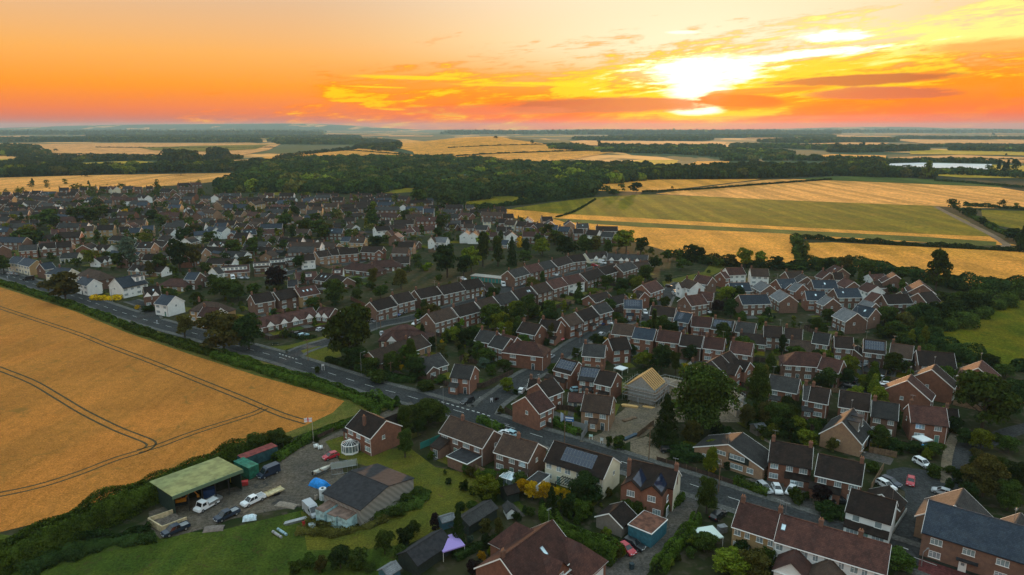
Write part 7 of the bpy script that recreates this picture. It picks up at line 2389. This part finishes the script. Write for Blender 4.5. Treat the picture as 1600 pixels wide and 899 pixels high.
def sign(label,f,x,y,w_,h_,z,col,name='sign_board',cat='sign',stripe=None,rz=0.0):
    p=G(*fp(f,x,y)); t=thing(name,cat,label,p,rz); a=MB()
    for s in (-1,1): a.bar((s*w_*.4,0.05,0),(s*w_*.4,.05,z+h_),.05,TRIM,5)
    a.build('post',t); a=MB(); a.box(-w_/2,w_/2,-.05,0,z,z+h_,mat('sign_'+label[:10],col,.5)); 
    if stripe: 
        a.box(-w_*.46,w_*.46,-.056,-.051,z+h_*.62,z+h_*.9,mat('sign_white',(.8,.8,.8),.5)); a.box(-w_*.3,w_*.3,-.056,-.051,z+h_*.15,z+h_*.3,mat('sign_white',(.8,.8,.8),.5))
    a.build('board',t); return t
sign('blue and white board on posts by the clipped hedge','21',1245,640,2.6,1.3,1.8,(.03,.16,.42),stripe=True,rz=-.25)
sign('small pale sign at the building site entrance','21',1415,740,1.0,.6,1.0,(.5,.68,.62),rz=-.2)
sign('small white site notice beside the entrance pole','21',1500,770,.8,.8,.9,(.6,.62,.62),rz=-.2)
def banner(label,f,x,y,cols):
    p=G(*fp(f,x,y)); t=thing('feather_banner','banner',label,p,.2); a=MB(); a.bar((0,0,0),(0,0,4.2),.04,TRIM,5); a.build('pole',t); a=MB(); a.prism([(0.04,0,1.2),(.75,0,1.4),(.75,0,3.6),(.04,0,4.1)],(0,.02,0),mat('banner_pale',cols,.8)); a.build('banner_cloth',t)
banner('pale feather banner on a pole beside the corner garden','21',1180,630,(.35,.42,.55))
sign('white and blue notice board in the side street corner','21',640,445,.8,.7,.7,(.6,.6,.65),rz=.3)
sign('white road sign plate beside the first junction','11',925,195,.9,.6,1.6,(.6,.62,.62),rz=.2)
sign('low dark bench like rail on the junction green','10',550,893,2.6,.5,.3,(.03,.05,.04),name='park_bench',cat='bench')
# people
def person(label,f,x,y,top,legs,h=1.72,rz=0,dress=False,step=.12):
    p=G(*fp(f,x,y)); me=bpy.data.meshes.new('person'); s=h/1.72
    V_=[(0,0,.93),(0,0,1.12),(0,0,1.38),(0,0,1.50),(0,.0,1.64),(-.1,.02,.9),(-.11,step,.5),(-.11,step*.6,.06),(-.11,step*.6-.12,.04),(.1,-.02,.9),(.11,-step,.5),(.11,-step*1.4,.06),(.11,-step*1.4-.12,.04),(-.19,0,1.40),(-.25,-.04,1.12),(-.24,-.14,.90),(.19,0,1.40),(.25,.04,1.12),(.24,-.06,.90)]
    E=[(0,1),(1,2),(2,3),(3,4),(0,5),(5,6),(6,7),(7,8),(0,9),(9,10),(10,11),(11,12),(2,13),(13,14),(14,15),(2,16),(16,17),(17,18)]
    r=[.15,.13,.15,.06,.105,.09,.065,.045,.04,.09,.065,.045,.04,.06,.045,.035,.06,.045,.035]
    me.from_pydata([(a_*s,b_*s,c_*s) for a_,b_,c_ in V_],E,[]); o=bpy.data.objects.new('person',me); COL.objects.link(o); md=o.modifiers.new('skin','SKIN'); me.skin_vertices if me.skin_vertices else None
    if not me.skin_vertices: me.attributes.new if False else None
    bm=bmesh.new(); bm.from_mesh(me); ly=bm.verts.layers.skin.verify()
    bm.verts.ensure_lookup_table()
    for i,v in enumerate(bm.verts): v[ly].radius=(r[i]*s,r[i]*s*.8)
    bm.verts[0][ly].use_root=True; bm.to_mesh(me); bm.free(); o.modifiers.new('sub','SUBSURF').levels=1
    bpy.context.view_layer.update(); dg=bpy.context.evaluated_depsgraph_get(); m2=bpy.data.meshes.new_from_object(o.evaluated_get(dg)); bpy.data.objects.remove(o); 
    sk=mat('skin',(.45,.28,.20),.6); tm=mat('cloth_'+label[:9],top,.9); lm=mat('legs_'+label[:9],legs,.9)
    m2.materials.clear(); [m2.materials.append(q) for q in (tm,lm,sk)]
    for pl in m2.polygons:
        z=pl.center.z/s; pl.material_index=2 if z>1.46 or (abs(pl.center.x)>.2*s and z<1.0) else (1 if z<.95 else 0); pl.use_smooth=True
    ob=link('person',m2); ob.location=p; ob.rotation_euler=(0,0,rz); tagm(ob,'person',label)
    a=MB(); 
    bm=bmesh.new(); bmesh.ops.create_icosphere(bm,subdivisions=2,radius=.118*s); 
    for v in bm.verts: v.co+=Vector((0,.025*s,1.68*s))
    hm=bpy.data.meshes.new('hair'); bm.to_mesh(hm); bm.free(); hm.materials.append(mat('hair_dark',(.05,.03,.02),.8)); link('hair',hm,ob)
person('person in pale clothes standing in the garden by the brick house','22',1580,405,(.5,.55,.6),(.5,.55,.6),rz=.5)
person('person in red top at the scaffolded new house','31',183,445,(.4,.05,.04),(.05,.06,.1),rz=.2)
person('person in dark clothes walking on the main road verge','00',1228,728,(.03,.03,.05),(.03,.03,.05),rz=1)
person('person in orange top standing at the far left roadside','00',60,378,(.6,.18,.08),(.06,.06,.08),rz=1)
# ---------------- garden plots: lawns and drives ----------------
def plots():
    rg=random.Random(8); i=0; out={}
    for o,L,w,he,hr in HS:
        p=o.location; d=p.length
        if d>620 or d<130: continue
        a=o.rotation_euler.z; U=Vector((math.cos(a),math.sin(a),0)); V_=Vector((-math.sin(a),math.cos(a),0))
        for side,dep in ((-1,rg.uniform(4,7)),(1,rg.uniform(6,11))):
            n=max(1,round(L/9))
            for k in range(n):
                x0=-L/2+L*k/n; x1=x0+L/n; parts=[(x0+.2,x0+(x1-x0)*.42,rg.choice(('drive','pave','gravel'))),(x0+(x1-x0)*.46,x1-.3,rg.choice(('lawn','grass','verge','meadow','lawn')))] if side<0 else [(x0+.3,x1-.3,rg.choice(('lawn','grass','meadow','lawn','verge')))]
                for xa,xb,m_ in parts:
                    c=[p+U*x+V_*side*(w/2+y) for x,y in ((xa,.3),(xb,.3),(xb,dep),(xa,dep))]
                    if any(onroad(q.x,q.y,.2) or not clear(q.x,q.y,.1) for q in c): continue
                    i+=1; z=.002+i*.00003; out.setdefault(m_,[]).append([(q.x,q.y,z) for q in c])
    for m_,l in out.items():
        a=MB(); [a.poly(q,FM[m_]) for q in l]; struct(a.build({'drive':'driveway','pave':'patio_paving','gravel':'gravel_drive'}.get(m_,'garden_lawn')))
plots()
for q_ in ([(1092,772),(1075,800),(1045,830),(1010,870),(985,905)],):
    ROADS.append((PX(q_),2.6)); HALF.append(2.6)
# ---------------- garden fill ----------------
K1=['g','g','d','d','o','h','g','wd','l'] 
K1=['g','g','d','l','o','h','g','d','l','h']
scatter(330,4,4.5,11,11,K1+['l','o'],.4); scatter(45,0,4,8,31,K1,.6); scatter(260,4,1.6,3.4,12,K1+['l'],.5); scatter(420,0,1.3,3.2,32,K1+['l'],.5); scatter(70,1,4,9,13,K1); scatter(160,1,1.3,3.2,14,K1+['y']); scatter(50,2,4,9,15,K1); scatter(140,2,1.3,3.2,16,K1); scatter(8,3,4,7,17,K1); scatter(70,3,1.0,2.8,18,K1)
flush_trees()
# ---------------- haze ----------------
def haze():
    x0,x1,y0,y1,z0,z1=-13500,13500,-150,18900,-1.5,172
    a=MB(); m=bpy.data.materials.new('air_haze'); m.use_nodes=True; t=m.node_tree; t.nodes.clear()
    v=t.nodes.new('ShaderNodeVolumePrincipled'); v.inputs['Color'].default_value=(.50,.80,.92,1); v.inputs['Density'].default_value=HAZE; v.inputs['Anisotropy'].default_value=.08
    o=t.nodes.new('ShaderNodeOutputMaterial'); t.links.new(v.outputs[0],o.inputs['Volume'])
    try: m.cycles.homogeneous_volume=True
    except Exception: pass
    try: m.volume_intersection_method='FAST'
    except Exception: pass
    a.box(x0,x1,y0,y1,z0,z1,m); ob=a.build('haze'); ob['kind']='stuff'; ob['label']='thin evening haze over the plain'; ob['category']='haze'
HAZE=5e-5
haze()
# ---------------- labels ----------------
LM=[(60,330,'far left rooftops'),(190,330,'big round tree, far left'),(300,320,'yellow gabled hall, left'),(430,330,'far terraces, centre left'),(540,340,'central bright yellow tree'),
 (700,345,'long brown roofed terrace'),(830,350,'far brick estate'),(930,365,'green field edge'),(70,405,'roadside cream terrace, left'),(195,410,'silvery green tree'),(330,375,'white painted cottage, left'),
 (270,465,'white twin gabled villa'),(420,420,'white chalet houses'),(440,480,'gabled bungalow row'),(540,430,'dark hipped bungalows'),(545,545,'largest round tree'),(590,400,'terrace above the bungalows'),
 (700,420,'wide dark green tree'),(760,435,'green door garages'),(640,475,'first long terrace'),(720,480,'second long terrace'),(850,420,'upper brick terrace'),(900,450,'white fronted terrace house'),
 (960,400,'white gablet bungalows'),(870,500,'parked white van'),(770,520,'round mid terrace tree'),(1040,440,'gated green space'),(1080,440,'white villa with cream roof'),(1150,430,'white houses under field hedge'),
 (1220,460,'blue slate estate houses'),(1300,450,'blue slate roofs, right'),(1400,440,'gold lit skylight roof'),(1470,440,'dense field tree'),(1260,490,'brown roofed flats'),(1120,515,'solar panelled brick house'),
 (1040,530,'white motorhome'),(1180,545,'brown brick row'),(1380,550,'cul-de-sac houses'),(1450,600,'large brick gable house'),(1550,610,'spreading edge tree'),(1000,560,'bright green tree'),
 (1000,600,'scaffolded new house'),(1090,640,'broad olive tree'),(1040,680,'dark conifer'),(1180,640,'flat topped brick house'),(1260,600,'white tent, right'),(1120,700,'chalet roofed house'),
 (1240,730,'brown brick pair'),(1360,780,'white lean-to cottage'),(1500,820,'blue roofed terrace'),(1250,830,'red roofed cottage terrace'),(1540,750,'leafy lane, right'),(1320,670,'gold tiled gable'),
 (730,590,'small brick house at junction'),(830,640,'junction gable house'),(940,640,'tan brick house'),(900,580,'solar roofed pair'),(730,680,'brick semi pair'),(590,670,'farm house'),
 (560,770,'grey barn'),(300,750,'green roofed barn'),(900,730,'cream solar house'),(1010,760,'twin gabled brick house'),(850,850,'red tiled house'),(700,850,'lilac gazebo'),(760,790,'long black shed'),
 (1100,840,'white car port'),(1000,830,'blue flat garage'),(480,880,'bottom left shrubbery'),(80,480,'wheat field, left'),(360,540,'roadside twin trees'),(1440,500,'scrub by meadow'),(1580,450,'right field hedge'),
 (1350,300,'pale stubble field'),(1500,330,'farm track'),(900,300,'woods by green field'),(500,270,'central woodland'),(760,240,'golden hill'),(120,250,'yellow fields, left'),(1200,250,'distant village'),(1450,265,'white polytunnels')]
ORD=['leftmost','second from left','third from left','fourth from left','fifth from left','sixth from left','seventh from left','eighth from left','ninth from left','tenth from left','eleventh from left','twelfth from left']
def finish():
    bpy.context.view_layer.update()
    rows={}
    for o,d,l in THINGS:
        if l: continue
        px,py,dep=proj(o.matrix_world.translation)
        best=min(LM,key=lambda m:(m[0]-px)**2+((m[1]-py)*2.2)**2)
        dx,dy=px-best[0],(py-best[1])*2.2
        near=math.hypot(dx,dy)<34
        rel='by' if near else (('right of' if dx>0 else 'left of') if abs(dx)>abs(dy)*1.0 else ('in front of' if dy>0 else 'behind'))
        if d.get('base'): base=d['base']
        elif 'w' in d:
            O=d['o']; ex=''
            if 's' in O or 'sb' in O: ex=' with solar panels'
            elif 'd' in O: ex=' with dormer'
            elif 'g' in O: ex=' with gablets'
            elif 'k' in O: ex=' with skylights'
            base=d['w']+' '+d['nm']+','+(' hipped' if d.get('h') else '')+' '+d['r']+' roof'+ex
        else:
            sz='' 
            h=d.get('h',5)
            if d['nm']=='tree': sz='tall ' if h>13 else ('small ' if h<6 else '')
            elif d['nm']=='shrub': sz='low ' if h<2 else ''
            base=sz+d['leaf']+(' slim' if d.get('shape')=='tall' else (' rounded' if d.get('shape')=='round' else ''))+' '+d['nm']
        o['label']=base+', '+rel+' the '+best[2]
        rows.setdefault(o['label'],[]).append((px,py,o))
    for l,v in rows.items():
        if len(v)>1:
            v.sort(key=lambda q:q[0])
            n=len(v)
            for i,(px,py,o) in enumerate(v):
                s=ORD[i] if i<7 or n-i>6 else ('rightmost' if i==n-1 else ['rightmost','second from right','third from right','fourth from right','fifth from right','sixth from right'][n-1-i])
                if i==n-1 and n>1: s='rightmost'
                o['label']=l+', '+s
    bad=[o['label'] for o,_,_ in THINGS if len(o['label'].split())>16]
    for o,_,_ in THINGS:
        w=o['label'].split()
        if len(w)>16:
            t=' '.join(w).replace(' roof with',' with').replace('terrace block','terrace').replace(' hipped',''); t=t.replace(' in front of the',' before the') if len(t.split())>16 else t; o['label']=t
    print('THINGS',len(THINGS),'long labels',len([1 for o,_,_ in THINGS if len(o['label'].split())>16]),'tris',sum(len(m.polygons) for m in bpy.data.meshes))
    from collections import Counter
    cc=Counter(o['category'] for o,_,_ in THINGS); print(cc)
finish()
